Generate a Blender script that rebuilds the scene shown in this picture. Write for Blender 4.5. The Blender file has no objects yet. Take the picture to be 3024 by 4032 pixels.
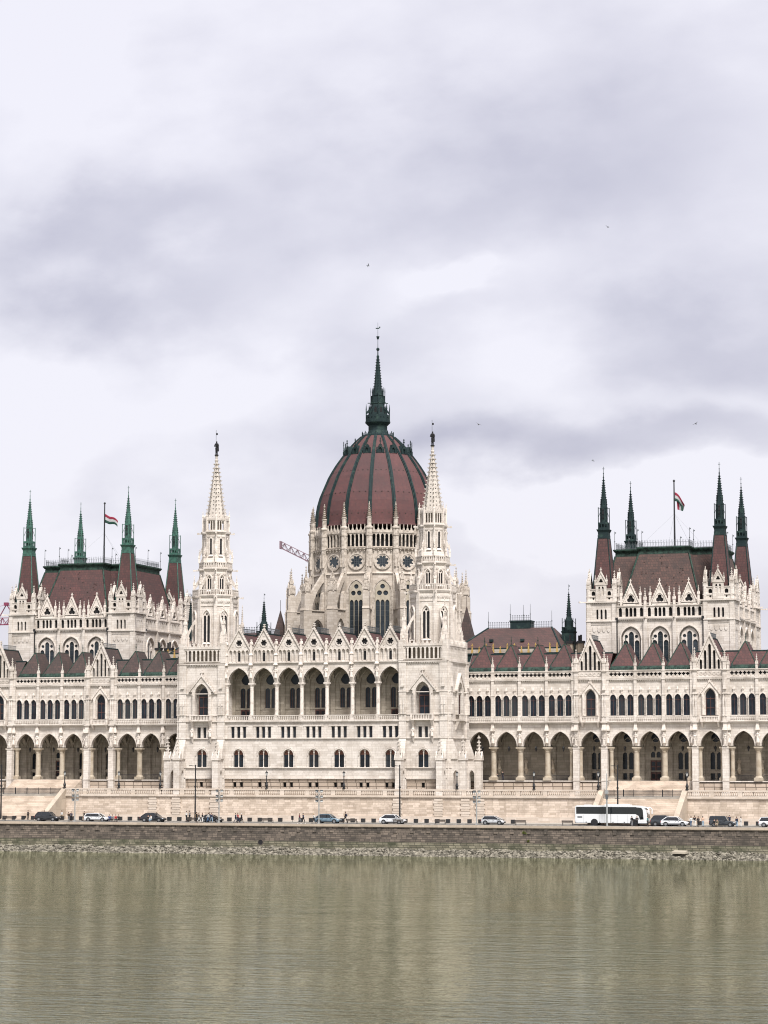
import bpy, math, random
from math import sin, cos, pi, radians, sqrt, atan2
from mathutils import Vector, Matrix
from mathutils.geometry import tessellate_polygon
random.seed(11)
S = bpy.context.scene
COL = S.collection
AX = -14.0        # symmetry axis of the building
YW = 13.7         # face of the arcaded wings
YC = 25.0         # face of the raised side blocks

# ------------------------------------------------------------------ materials
def nodes(name):
    m = bpy.data.materials.new(name); m.use_nodes = True
    nt = m.node_tree; b = nt.nodes['Principled BSDF']
    return m, nt, b
def N(nt, t, **kw):
    n = nt.nodes.new(t)
    for k, v in kw.items():
        if k in n.inputs: n.inputs[k].default_value = v
        else: setattr(n, k, v)
    return n
def rgb(c): return (c[0], c[1], c[2], 1.0)
def mixc(nt, fac, a, b, bt='MIX'):
    n = nt.nodes.new('ShaderNodeMix'); n.data_type = 'RGBA'; n.blend_type = bt
    for i, v in ((0, fac), (6, a), (7, b)):
        if hasattr(v, 'is_linked') or hasattr(v, 'links'): nt.links.new(v, n.inputs[i])
        else: n.inputs[i].default_value = rgb(v) if isinstance(v, tuple) else v
    return n.outputs[2]
def ramp(nt, src, p0, p1):
    n = nt.nodes.new('ShaderNodeMapRange'); n.interpolation_type = 'SMOOTHSTEP'
    n.inputs[1].default_value = p0; n.inputs[2].default_value = p1
    nt.links.new(src, n.inputs[0]); return n.outputs[0]
def wallvec(nt, sx=1.0, sz=1.0, off=0.0):
    g = N(nt, 'ShaderNodeNewGeometry'); s = N(nt, 'ShaderNodeSeparateXYZ')
    nt.links.new(g.outputs['Position'], s.inputs[0])
    a = N(nt, 'ShaderNodeMath', operation='ADD'); nt.links.new(s.outputs[0], a.inputs[0]); nt.links.new(s.outputs[1], a.inputs[1])
    c = N(nt, 'ShaderNodeCombineXYZ')
    m1 = N(nt, 'ShaderNodeMath', operation='MULTIPLY'); m1.inputs[1].default_value = sx; nt.links.new(a.outputs[0], m1.inputs[0])
    m2 = N(nt, 'ShaderNodeMath', operation='MULTIPLY_ADD'); m2.inputs[1].default_value = sz; m2.inputs[2].default_value = off; nt.links.new(s.outputs[2], m2.inputs[0])
    nt.links.new(m1.outputs[0], c.inputs[0]); nt.links.new(m2.outputs[0], c.inputs[1])
    return c.outputs[0], g.outputs['Position']
def noise(nt, vec, scale, detail=4, rough=.6):
    n = N(nt, 'ShaderNodeTexNoise'); n.inputs['Scale'].default_value = scale; n.inputs['Detail'].default_value = detail
    n.inputs['Roughness'].default_value = rough; nt.links.new(vec, n.inputs['Vector']); return n.outputs[0]
ALB = .765        # overall reflectance trim
def A_(c): return tuple(v*ALB for v in c) if c else c
def masonry(name, c1, c2, mortar, stain, bw=1.1, bh=.42, msize=.02, stain_amt=.5, rough=.85, stscale=.35, bump=.3, off=0.0, smooth=.05, bias=0.0):
    c1, c2, mortar, stain = A_(c1), A_(c2), A_(mortar), A_(stain)
    m, nt, b = nodes(name)
    v, pos = wallvec(nt)
    br = N(nt, 'ShaderNodeTexBrick'); br.inputs['Scale'].default_value = 1.0
    br.inputs['Color1'].default_value = rgb(c1); br.inputs['Color2'].default_value = rgb(c2); br.inputs['Mortar'].default_value = rgb(mortar)
    br.inputs['Mortar Size'].default_value = msize; br.inputs['Mortar Smooth'].default_value = smooth; br.inputs['Brick Width'].default_value = bw; br.inputs['Row Height'].default_value = bh
    br.inputs['Bias'].default_value = bias; br.offset = .5
    # courses with irregular block lengths
    wv = N(nt, 'ShaderNodeVectorMath', operation='MULTIPLY_ADD')
    nn = N(nt, 'ShaderNodeTexWhiteNoise', noise_dimensions='1D'); sp = N(nt, 'ShaderNodeSeparateXYZ'); nt.links.new(v, sp.inputs[0])
    dv = N(nt, 'ShaderNodeMath', operation='DIVIDE'); dv.inputs[1].default_value = bh; nt.links.new(sp.outputs[1], dv.inputs[0])
    fl = N(nt, 'ShaderNodeMath', operation='FLOOR'); nt.links.new(dv.outputs[0], fl.inputs[0]); nt.links.new(fl.outputs[0], nn.inputs['W'])
    cb = N(nt, 'ShaderNodeCombineXYZ'); nt.links.new(nn.outputs['Value'], cb.inputs[0])
    nt.links.new(cb.outputs[0], wv.inputs[0]); wv.inputs[1].default_value = (bw * 3.3, 0, 0); nt.links.new(v, wv.inputs[2])
    nt.links.new(wv.outputs[0], br.inputs['Vector'])
    n1 = ramp(nt, noise(nt, pos, stscale, 6, .65), .42, .72)
    f = N(nt, 'ShaderNodeMath', operation='MULTIPLY'); f.inputs[1].default_value = stain_amt; nt.links.new(n1, f.inputs[0])
    c = mixc(nt, f.outputs[0], br.outputs[0], stain)
    # rain streaks running down the face
    sv = N(nt, 'ShaderNodeVectorMath', operation='MULTIPLY'); nt.links.new(v, sv.inputs[0]); sv.inputs[1].default_value = (1.7, .13, 1)
    f2 = N(nt, 'ShaderNodeMath', operation='MULTIPLY'); f2.inputs[1].default_value = stain_amt*.8; nt.links.new(ramp(nt, noise(nt, sv.outputs[0], 1.0, 5, .7), .5, .78), f2.inputs[0])
    c = mixc(nt, f2.outputs[0], c, stain)
    # fine grain
    c = mixc(nt, ramp(nt, noise(nt, pos, 3.0, 5, .7), .35, .75), c, mixc(nt, .12, c, (.1, .09, .07)))
    nt.links.new(c, b.inputs['Base Color']); b.inputs['Roughness'].default_value = rough
    if bump:
        bp = N(nt, 'ShaderNodeBump'); bp.inputs['Strength'].default_value = bump; bp.inputs['Distance'].default_value = .05
        nt.links.new(br.outputs['Fac'], bp.inputs['Height']); bp.invert = True
        nt.links.new(bp.outputs[0], b.inputs['Normal'])
    return m
def plain(name, c, c2=None, scale=1.0, rough=.6, metal=0.0, det=4, lo=.35, hi=.7, spec=.5, wall=False, sx=1, sz=1):
    c, c2 = A_(c), A_(c2)
    m, nt, b = nodes(name)
    b.inputs['Roughness'].default_value = rough; b.inputs['Metallic'].default_value = metal
    b.inputs['Specular IOR Level'].default_value = spec
    if c2 is None: b.inputs['Base Color'].default_value = rgb(c)
    else:
        if wall: v, _ = wallvec(nt, sx, sz)
        else: v = N(nt, 'ShaderNodeNewGeometry').outputs['Position']
        nt.links.new(mixc(nt, ramp(nt, noise(nt, v, scale, det), lo, hi), c, c2), b.inputs['Base Color'])
    return m
M = {}
M['stone'] = masonry('limestone', (.78,.71,.645), (.56,.49,.425), (.43,.37,.315), (.38,.32,.265), 1.25, .45, .014, .52, stscale=.25, bias=-.4)
M['stone2'] = masonry('weathered_limestone', (.66,.585,.51), (.50,.43,.36), (.40,.335,.28), (.37,.31,.25), 1.3, .5, .014, .5, stscale=.2)
M['spirestone'] = plain('spire_limestone', (.60,.54,.48), (.42,.37,.32), 1.2, .85, lo=.45, hi=.75)
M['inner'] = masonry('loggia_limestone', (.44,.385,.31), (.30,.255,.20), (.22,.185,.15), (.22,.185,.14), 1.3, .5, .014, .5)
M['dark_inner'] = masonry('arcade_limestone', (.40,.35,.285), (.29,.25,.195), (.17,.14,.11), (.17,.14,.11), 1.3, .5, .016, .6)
M['carved'] = plain('carved_limestone', (.78,.70,.63), (.44,.375,.315), 1.6, .85, lo=.46, hi=.78)
M['oldcarved'] = plain('weathered_carved_limestone', (.62,.545,.47), (.32,.27,.22), 1.8, .85, lo=.4, hi=.7)
M['shaft'] = plain('sandstone_column', (.50,.43,.34), (.36,.29,.21), .8, .8)
M['rustic'] = masonry('rusticated_stone', (.66,.54,.44), (.45,.36,.28), (.14,.105,.08), (.34,.27,.21), 1.9, .72, .075, .4, smooth=.25, bump=.8)
M['terrace'] = masonry('terrace_stone', (.78,.65,.54), (.47,.375,.29), (.40,.32,.25), (.30,.235,.18), 1.15, .40, .018, .55, stscale=.35, bias=-.2)
M['plinth'] = masonry('plinth_stone', (.74,.64,.55), (.60,.50,.41), (.5,.42,.34), (.45,.38,.31), 2.0, .5, .012, .4)
M['tile'] = masonry('red_roof_tile', (.122,.047,.044), (.078,.034,.034), (.052,.027,.026), (.050,.029,.028), .55, .5, .03, .6, stscale=.22, bump=.3)
M['tile_dome'] = masonry('dome_roof_tile', (.126,.046,.045), (.104,.040,.041), (.09,.037,.038), (.062,.032,.034), .6, .62, .012, .7, stscale=.12, bump=0)
M['tile_old'] = masonry('weathered_roof_tile', (.122,.062,.050), (.070,.040,.035), (.045,.03,.027), (.044,.030,.028), .5, .5, .03, .85, stscale=.35, bump=.3)
M['tile_brown'] = masonry('brown_roof_tile', (.090,.051,.045), (.055,.036,.033), (.035,.026,.024), (.038,.03,.028), .5, .5, .03, .7, stscale=.3, bump=.3)
M['tile_link'] = masonry('maroon_roof_tile', (.110,.050,.045), (.070,.036,.033), (.045,.028,.026), (.05,.032,.03), .5, .5, .03, .7, stscale=.25, bump=.3)
M['copper'] = plain('dark_copper', (.016,.031,.033), (.036,.066,.056), 1.0, .75, spec=.2, lo=.5, hi=.7)
M['copper_mid'] = plain('green_copper', (.040,.078,.060), (.012,.020,.017), 1.5, .75, spec=.2)
M['copper_bright'] = plain('verdigris', (.045,.145,.105), (.022,.055,.045), 2.0, .6)
M['iron'] = plain('black_iron', (.012,.012,.014), None, rough=.45)
M['irongrey'] = plain('grey_iron', (.10,.11,.12), None, rough=.5)
M['glass'] = plain('window_glass', (.006,.009,.014), (.018,.028,.04), .5, .15, spec=.3)
M['glass2'] = plain('leaded_glass', (.016,.023,.030), (.035,.046,.056), 1.2, .35, spec=.25)
for _g, _c in (('glass', (.028,.032,.036)), ('glass2', (.04,.05,.06))):
    _nt = M[_g].node_tree; _b = _nt.nodes['Principled BSDF']; _o = N(_nt, 'ShaderNodeObjectInfo'); _l = _b.inputs['Base Color'].links[0].from_socket
    _nt.links.new(mixc(_nt, ramp(_nt, _o.outputs['Random'], .45, 1.0), _l, _c), _b.inputs['Base Color'])
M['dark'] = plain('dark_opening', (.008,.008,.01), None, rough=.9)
M['wood'] = plain('brown_door_wood', (.10,.035,.025), (.06,.022,.017), 2, .6)
M['blind'] = plain('brick_red_blind', (.20,.075,.045), (.15,.06,.04), 2, .7)
M['gold'] = plain('ochre_stone', (.55,.36,.10), (.40,.25,.08), 1.5, .6)

# ------------------------------------------------------------------ mesh builder
class Fr:
    def __init__(s, x, y, a=0.0, z=0.0):
        s.x, s.y, s.a, s.z = x, y, a, z; s.c, s.s = cos(a), sin(a)
    def p(s, u, d, z): return (s.x + u*s.c + d*s.s, s.y + u*s.s - d*s.c, z + s.z)
    def fwd(s, d): return Fr(s.x + d*s.s, s.y - d*s.c, s.a, s.z)
F0 = Fr(0, 0)
class MB:
    def __init__(s): s.v = []; s.f = []; s.m = []; s.cur = 0
    def q(s, pts, m=None):
        i = len(s.v); s.v += pts; s.f.append(tuple(range(i, i+len(pts)))); s.m.append(s.cur if m is None else m)
    def box(s, f, u0, u1, d0, d1, z0, z1, m=None):
        if u0 > u1: u0, u1 = u1, u0
        if d0 > d1: d0, d1 = d1, d0
        P = f.p; i = len(s.v)
        s.v += [P(u0,d0,z0),P(u1,d0,z0),P(u1,d1,z0),P(u0,d1,z0),P(u0,d0,z1),P(u1,d0,z1),P(u1,d1,z1),P(u0,d1,z1)]
        for t in ((0,1,2,3),(7,6,5,4),(4,5,1,0),(5,6,2,1),(6,7,3,2),(7,4,0,3)):
            s.f.append(tuple(i+k for k in t)); s.m.append(s.cur if m is None else m)
    def frus(s, f, b, zb, t, zt, m=None):
        # b, t = (u0,u1,d0,d1)
        P = f.p; i = len(s.v)
        for (u0,u1,d0,d1), z in ((b, zb), (t, zt)): s.v += [P(u0,d0,z),P(u1,d0,z),P(u1,d1,z),P(u0,d1,z)]
        for k in ((0,1,2,3),(7,6,5,4),(4,5,1,0),(5,6,2,1),(6,7,3,2),(7,4,0,3)):
            s.f.append(tuple(i+j for j in k)); s.m.append(s.cur if m is None else m)
    def hexa(s, pts, m=None):
        i = len(s.v); s.v += pts
        for k in ((0,1,2,3),(7,6,5,4),(4,5,1,0),(5,6,2,1),(6,7,3,2),(7,4,0,3)):
            s.f.append(tuple(i+j for j in k)); s.m.append(s.cur if m is None else m)
    def plate(s, f, outer, holes, d0, d1, m=None, back=True, mside=None):
        loops = [outer] + list(holes)
        vl = [[Vector((a, b, 0)) for a, b in L] for L in loops]
        tris = tessellate_polygon(vl); flat = [p for L in loops for p in L]
        mm = s.cur if m is None else m
        for d, on in ((d1, True), (d0, back)):
            if not on: continue
            i = len(s.v); s.v += [f.p(a, d, b) for a, b in flat]
            for t in tris:
                A, B, Cc = (flat[t[0]], flat[t[1]], flat[t[2]])
                cr = (B[0]-A[0])*(Cc[1]-A[1]) - (B[1]-A[1])*(Cc[0]-A[0])
                if abs(cr) < 1e-9: continue
                t = t if (cr > 0) == (d == d1) else (t[0], t[2], t[1])
                s.f.append((i+t[0], i+t[1], i+t[2])); s.m.append(mm)
        for L in loops:
            i = len(s.v); n = len(L)
            s.v += [f.p(a, d0, b) for a, b in L] + [f.p(a, d1, b) for a, b in L]
            for k in range(n):
                j = (k+1) % n
                s.f.append((i+k, i+j, i+n+j, i+n+k)); s.m.append(mm if mside is None else mside)
    def ngon(s, cx, cy, prof, n=8, rot=None, m=None, cap=True):
        # prof = [(r,z)...] circumradius; rot so that a flat face looks to -Y
        if rot is None: rot = pi/n
        i = len(s.v)
        for r, z in prof:
            for k in range(n):
                a = rot + 2*pi*k/n; s.v.append((cx + r*sin(a), cy - r*cos(a), z))
        mm = s.cur if m is None else m
        for L in range(len(prof)-1):
            for k in range(n):
                j = (k+1) % n; s.f.append((i+L*n+k, i+L*n+j, i+(L+1)*n+j, i+(L+1)*n+k)); s.m.append(mm)
        if cap:
            s.f.append(tuple(i+(len(prof)-1)*n+k for k in range(n))); s.m.append(mm)
            s.f.append(tuple(i+k for k in reversed(range(n)))); s.m.append(mm)
    def tube(s, a, b, r, n=6, m=None, r2=None):
        a, b = Vector(a), Vector(b); d = (b-a).normalized()
        x = d.orthogonal().normalized(); y = d.cross(x); i = len(s.v); r2 = r if r2 is None else r2
        for p, rr in ((a, r), (b, r2)):
            for k in range(n):
                t = 2*pi*k/n; s.v.append(tuple(p + x*(rr*cos(t)) + y*(rr*sin(t))))
        mm = s.cur if m is None else m
        for k in range(n):
            j = (k+1) % n; s.f.append((i+k, i+j, i+n+j, i+n+k)); s.m.append(mm)
        s.f.append(tuple(i+k for k in reversed(range(n)))); s.m.append(mm)
        s.f.append(tuple(i+n+k for k in range(n))); s.m.append(mm)
    def ball(s, c, r, n=8, k=5, sc=(1,1,1), m=None):
        i = len(s.v); mm = s.cur if m is None else m
        for a in range(1, k):
            t = pi*a/k
            for b in range(n):
                p = 2*pi*b/n; s.v.append((c[0]+r*sc[0]*sin(t)*cos(p), c[1]+r*sc[1]*sin(t)*sin(p), c[2]+r*sc[2]*cos(t)))
        top = len(s.v); s.v.append((c[0], c[1], c[2]+r*sc[2])); s.v.append((c[0], c[1], c[2]-r*sc[2]))
        for a in range(k-2):
            for b in range(n):
                j = (b+1) % n; s.f.append((i+a*n+b, i+(a+1)*n+b, i+(a+1)*n+j, i+a*n+j)); s.m.append(mm)
        for b in range(n):
            j = (b+1) % n; s.f.append((top, i+b, i+j)); s.m.append(mm); s.f.append((top+1, i+(k-2)*n+j, i+(k-2)*n+b)); s.m.append(mm)
    def mesh(s, name, mats, smooth=False):
        me = bpy.data.meshes.new(name); me.from_pydata(s.v, [], s.f)
        for mt in (mats if isinstance(mats, (list, tuple)) else [mats]): me.materials.append(M[mt] if isinstance(mt, str) else mt)
        me.polygons.foreach_set('material_index', s.m)
        if smooth: me.polygons.foreach_set('use_smooth', [True]*len(s.f))
        me.update(); return me
ROOTLOC = {}
def link(name, me, parent=None, loc=(0,0,0), rz=0.0, label=None):
    o = bpy.data.objects.new(name, me); COL.objects.link(o)
    o.location = loc; o.rotation_euler = (0, 0, rz)
    if parent is not None:
        o.parent = parent
        if parent.name in ROOTLOC: o.matrix_parent_inverse = Matrix.Translation(-ROOTLOC[parent.name])
    if label: o['label'] = label
    return o
def thing(name, label, cat, loc=(0,0,0), rz=0.0, group=None):
    o = bpy.data.objects.new(name, None); COL.objects.link(o); o.location = loc; o.rotation_euler = (0,0,rz); o.empty_display_size = .5
    o['label'] = label; o['category'] = cat
    if group: o['group'] = group
    return o
def tag(o, label=None, cat=None, group=None, kind=None):
    for k, v in (('label', label), ('category', cat), ('group', group), ('kind', kind)):
        if v: o[k] = v
    return o
def put(name, me, f, u, d, z, parent, rz=0.0):      # place shared mesh (local: u=+x, outward=-y) on a frame
    x, y, zz = f.p(u, d, z); return link(name, me, parent, (x, y, zz), f.a + rz)

# ------------------------------------------------------------------ 2D shapes
def arc(c, w, zs, rise, n=7):
    a = w/2; h = rise; R = (a*a + h*h)/(2*a)
    if R < a: R = a
    out = []
    t1 = atan2(h, R - a) if R > a else pi/2
    for k in range(n+1):                     # left springing up to apex
        t = t1*k/n; out.append((c + (R - a) - R*cos(t), zs + R*sin(t)))
    out[-1] = (c, zs + h)
    return out + [(2*c - x, z) for x, z in reversed(out[:-1])]
def opening(c, w, z0, zs, rise, n=6): return [(c-w/2, z0)] + arc(c, w, zs, rise, n) + [(c+w/2, z0)]
def rect(u0, u1, z0, z1): return [(u0,z0),(u0,z1),(u1,z1),(u1,z0)]
def foil(c, z, r, k=4, lobe=.5, n=5, rot=0.0):
    out = []
    for i in range(k):
        a = rot + 2*pi*i/k; cx, cz = c + r*(1-lobe)*cos(a), z + r*(1-lobe)*sin(a)
        for j in range(n+1):
            t = a - pi*.62 + pi*1.24*j/n; out.append((cx + r*lobe*cos(t), cz + r*lobe*sin(t)))
    return out
def circ(c, z, r, n=16): return [(c + r*cos(2*pi*i/n), z + r*sin(2*pi*i/n)) for i in range(n)]
def ring(mb, f, c, w, zs, rise, t, d0, d1, leg=0.0, m=None, n=8):
    i = arc(c, w, zs, rise, n); o = arc(c, w+2*t, zs, rise+t*1.15, n)
    pts = ([(c-w/2-t, zs-leg)] if leg else []) + o + ([(c+w/2+t, zs-leg), (c+w/2, zs-leg)] if leg else []) + list(reversed(i)) + ([(c-w/2, zs-leg)] if leg else [])
    mb.plate(f, pts, [], d0, d1, m=m, back=False)
def crockets(mb, a, b, n, s, f=None, skip=0):
    for k in range(skip, n):
        t = (k+.5)/n; x, y, z = (a[i]+(b[i]-a[i])*t for i in range(3))
        mb.box(Fr(x, y, 0), -s, s, -s, s, z-s*.7, z+s*.7)
def pinn(mb, x, y, z, w, hs, hp, tiers=4, base=True, a=0.0):
    f = Fr(x, y, a); h = w/2
    if hs > 0: mb.box(f, -h, h, -h, h, z, z+hs)
    zt = z + hs
    g = h*1.25
    mb.box(f, -g, g, -g, g, zt-.08*w, zt+.12*w)
    for k in range(4):                        # gablets
        ff = Fr(x, y, a + k*pi/2); mb.plate(ff, [(-g, zt+.12*w), (0, zt+.12*w+w*1.25), (g, zt+.12*w)], [], h*.8, g, back=False)
    hb = h*.62
    mb.frus(f, (-hb,hb,-hb,hb), zt+.12*w, (-.03,.03,-.03,.03), zt+hp*.9)
    for k in range(1, tiers+1):
        t = k/(tiers+1.2); r = hb*(1-t) + .24*w; zz = zt + hp*.9*t
        s = max(.09*w, .05)
        mb.box(f, -r, r, -s, s, zz-s, zz+s); mb.box(f, -s, s, -r, r, zz-s, zz+s)
    r = .2*w; zf = zt+hp*.9
    mb.box(f, -r, r, -r, r, zf-.06*w, zf+.14*w); mb.box(f, -r*.4, r*.4, -r*.4, r*.4, zf+.14*w, zt+hp)
def figure(mb, f, u, d, z, h, staff=False):   # robed stone figure
    x, y, zz = f.p(u, d, z)
    mb.ngon(x, y, [(.17*h,zz),(.16*h,zz+.1*h),(.12*h,zz+.45*h),(.10*h,zz+.62*h),(.14*h,zz+.78*h),(.06*h,zz+.84*h)], 8)
    mb.ball((x, y, zz+.92*h), .075*h, 7, 5)
    ff = Fr(x, y, f.a, zz)
    for sg in (-1, 1):
        mb.tube(ff.p(sg*.13*h, 0, .78*h), ff.p(sg*.17*h, .05*h, .58*h), .038*h, 5)
        mb.tube(ff.p(sg*.17*h, .05*h, .58*h), ff.p(sg*.06*h, .13*h, .55*h), .034*h, 5)
    if staff: mb.tube(ff.p(.17*h, .1*h, 0), ff.p(.17*h, .1*h, 1.05*h), .02*h, 4)

CACHE = {}
def cached(key, fn):
    if key not in CACHE: CACHE[key] = fn()
    return CACHE[key]
def pinn_mesh(w, hs, hp, tiers=4, mat='carved'):
    def g():
        mb = MB(); pinn(mb, 0, 0, 0, w, hs, hp, tiers); return mb.mesh('pinnacle', mat)
    return cached(('pin', w, hs, hp, tiers, mat), g)
def balus_mesh(L, h=1.0, sp=.32, mat='stone', post=0.0, t=.26, bt=.13):
    def g():
        mb = MB(); f = F0
        mb.box(f, -L/2, L/2, -t/2, t/2, 0, .14*h); mb.box(f, -L/2, L/2, -t/2, t/2, h*.84, h)
        a = L/2 - post
        for sg in (-1, 1):
            if post: mb.box(f, sg*L/2, sg*a, -t/2, t/2, .14*h, .84*h)
        n = max(2, int(round(2*a/sp)))
        for k in range(n):
            u = -a + (k+.5)*2*a/n
            mb.frus(f, (u-bt*.42,u+bt*.42,-bt*.42,bt*.42), .14*h, (u-bt*.62,u+bt*.62,-bt*.6,bt*.6), .5*h)
            mb.frus(f, (u-bt*.6,u+bt*.6,-bt*.6,bt*.6), .5*h, (u-bt*.38,u+bt*.38,-bt*.38,bt*.38), .84*h)
        return mb.mesh('balustrade', mat)
    return cached(('bal', round(L,3), h, sp, mat, post, t), g)
def win_mesh(kind, w, h, rise, glass='glass', frame='iron', bars=(0,), cross=(.62,), extra=None):
    # glass sheet with glazing bars; origin = bottom centre, outward = -y (d>0)
    def g():
        mb = MB(); f = F0
        out = opening(0, w, 0, h-rise, rise) if rise > 0 else rect(-w/2, w/2, 0, h)
        mb.plate(f, out, [], -.06, 0, m=0, back=False)
        for b in bars: mb.box(f, b-.04, b+.04, 0, .05, 0, h-abs(b)/max(w/2, .01)*rise*.9, m=1)
        for c in cross: mb.box(f, -w/2, w/2, 0, .05, h*c-.04, h*c+.04, m=1)
        for sg in (-1, 1): mb.box(f, sg*w/2, sg*(w/2-.07), 0, .06, 0, h-rise, m=1)
        mb.box(f, -w/2, w/2, 0, .06, 0, .1, m=1)
        if extra: extra(mb, f)
        return mb.mesh('window', [glass, frame, 'carved', 'blind'])
    return cached(('win', kind, w, h, rise, glass, frame), g)
# ================================================================== the parliament building (one thing, many parts)
parl = thing('parliament_building', 'vast white neo-gothic riverside building with a ribbed red dome and two pale stone towers', 'building', (AX, 0, 4.9))
ROOTLOC[parl.name] = Vector((AX, 0, 4.9))
def part(name, mb, mats, label=None, smooth=False): return link(name, mb.mesh(name, mats, smooth), parl, label=label)
def sub(name, mb, mats, parent, label=None, smooth=False): return link(name, mb.mesh(name, mats, smooth), parent, label=label)

def pair_window_mesh(w=.84, gap=.22, h=3.3, blind=True):
    def g():
        mb = MB(); f = F0; W = w*2 + gap
        for sg in (-1, 1):
            c = sg*(w+gap)/2
            mb.plate(f, opening(c, w, 0, h-.5, .5), [], -.5, -.42, m=0, back=False)
            if blind: mb.plate(f, opening(c, w-.04, h-.95, h-.5, .48), [], -.4, -.36, m=3, back=False)
            mb.box(f, c-.03, c+.03, -.42, -.37, 0, h-.9, m=1); mb.box(f, c-w/2, c+w/2, -.42, -.37, h*.4-.03, h*.4+.03, m=1)
        mb.ngon(0, .22, [(.14,0),(.14,.1),(.09,.14),(.08,h-.75),(.15,h-.6),(.15,h-.5)], 8, m=2)
        # tympanum between the two lights and the hood
        out = arc(0, W+.1, h-.55, .62*1.6)
        mb.plate(f, [(-W/2-.05, h-.55)] + out + [(W/2+.05, h-.55)], [opening(-(w+gap)/2, w, h-.549, h-.5, .48, 4), opening((w+gap)/2, w, h-.549, h-.5, .48, 4)], -.36, -.18, m=2, back=False)
        mb.box(f, -W/2-.2, W/2+.2, -.5, .12, -.14, 0, m=2)
        return mb.mesh('window', ['glass', 'iron', 'carved', 'blind'])
    return cached(('pairwin', w, gap, h, blind), g)

def strings(mb, f, u0, u1, zs, d=.16, h=.16):
    for z in zs:
        mb.box(f, u0, u1, 0, d*1.5, z, z+h)
def dentils(mb, f, u0, u1, z, d=.28, sp=.34, h=.26):
    mb.box(f, u0, u1, 0, d, z+h, z+h+.2)
    n = int((u1-u0)/sp)
    for k in range(n):
        u = u0 + (k+.5)*(u1-u0)/n; mb.box(f, u-sp*.28, u+sp*.28, 0, d*.7, z, z+h)

# ---------------------------------------------------------------- central pavilion
FP = Fr(AX, .35); BAY = 5.05; NB = 7; HW = 17.9
bays = [(k-3)*BAY for k in range(NB)]
mb = MB()
holes = []
for c in bays:
    for o in (-1.18, 0, 1.18): holes.append(rect(c+o-.33, c+o+.33, 15.6, 17.7))
    holes.append(opening(c, 2.0, 10.1, 12.3, 1.15))
mb.plate(FP, rect(-HW, HW, 7.9, 18.7), holes, -.9, 0)
holes = [rect(c+o-.32, c+o+.32, 6.35, 7.3) for c in bays for o in (-.66, .66)]
mb.plate(FP, rect(-HW, HW, 4.6, 7.9), holes, -.9, .02, m=1)
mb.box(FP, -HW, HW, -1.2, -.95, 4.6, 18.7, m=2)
strings(mb, FP, -HW, HW, (9.9, 15.4)); strings(mb, FP, -HW, HW, (7.9,), .2)
mb.box(FP, -HW, HW, 0, .35, 18.62, 18.85); mb.box(FP, -HW, HW, 0, .2, 18.4, 18.62)
mb.box(FP, -HW, HW, -5.2, 0, 18.6, 18.9)                       # loggia floor
for c in bays:                                                  # window frames
    for o in (-1.77, -.59, .59, 1.77): mb.box(FP, c+o-.17 if abs(o)<1 else c+o-.16, c+o+.17 if abs(o)<1 else c+o+.16, -.3, .07, 15.55, 17.75)
    mb.box(FP, c-2.0, c+2.0, 0, .12, 17.75, 17.93)
    ring(mb, FP, c, 2.15, 12.25, 1.25, .18, 0, .16, leg=.0)
    ring(mb, FP, c, 2.6, 12.25, 1.5, .1, 0, .1, leg=1.9)
arcH = 2.85
for c in bays:
    o = [(c-BAY/2, 29.7), (c-BAY/2, 25.95)] + [(c-2.15, 25.95)] + arc(c, 4.3, 25.96, arcH, 10)[1:-1] + [(c+2.15, 25.95), (c+BAY/2, 25.95), (c+BAY/2, 29.7)]
    mb.plate(FP, o, [], -.75, 0)
    ring(mb, FP, c, 4.3, 25.96, arcH, .22, 0, .14, n=10); ring(mb, FP, c, 4.3, 25.96, arcH, .1, -.3, .05, n=10)
mb.box(FP, -HW, HW, 0, .28, 29.65, 29.85)
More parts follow.
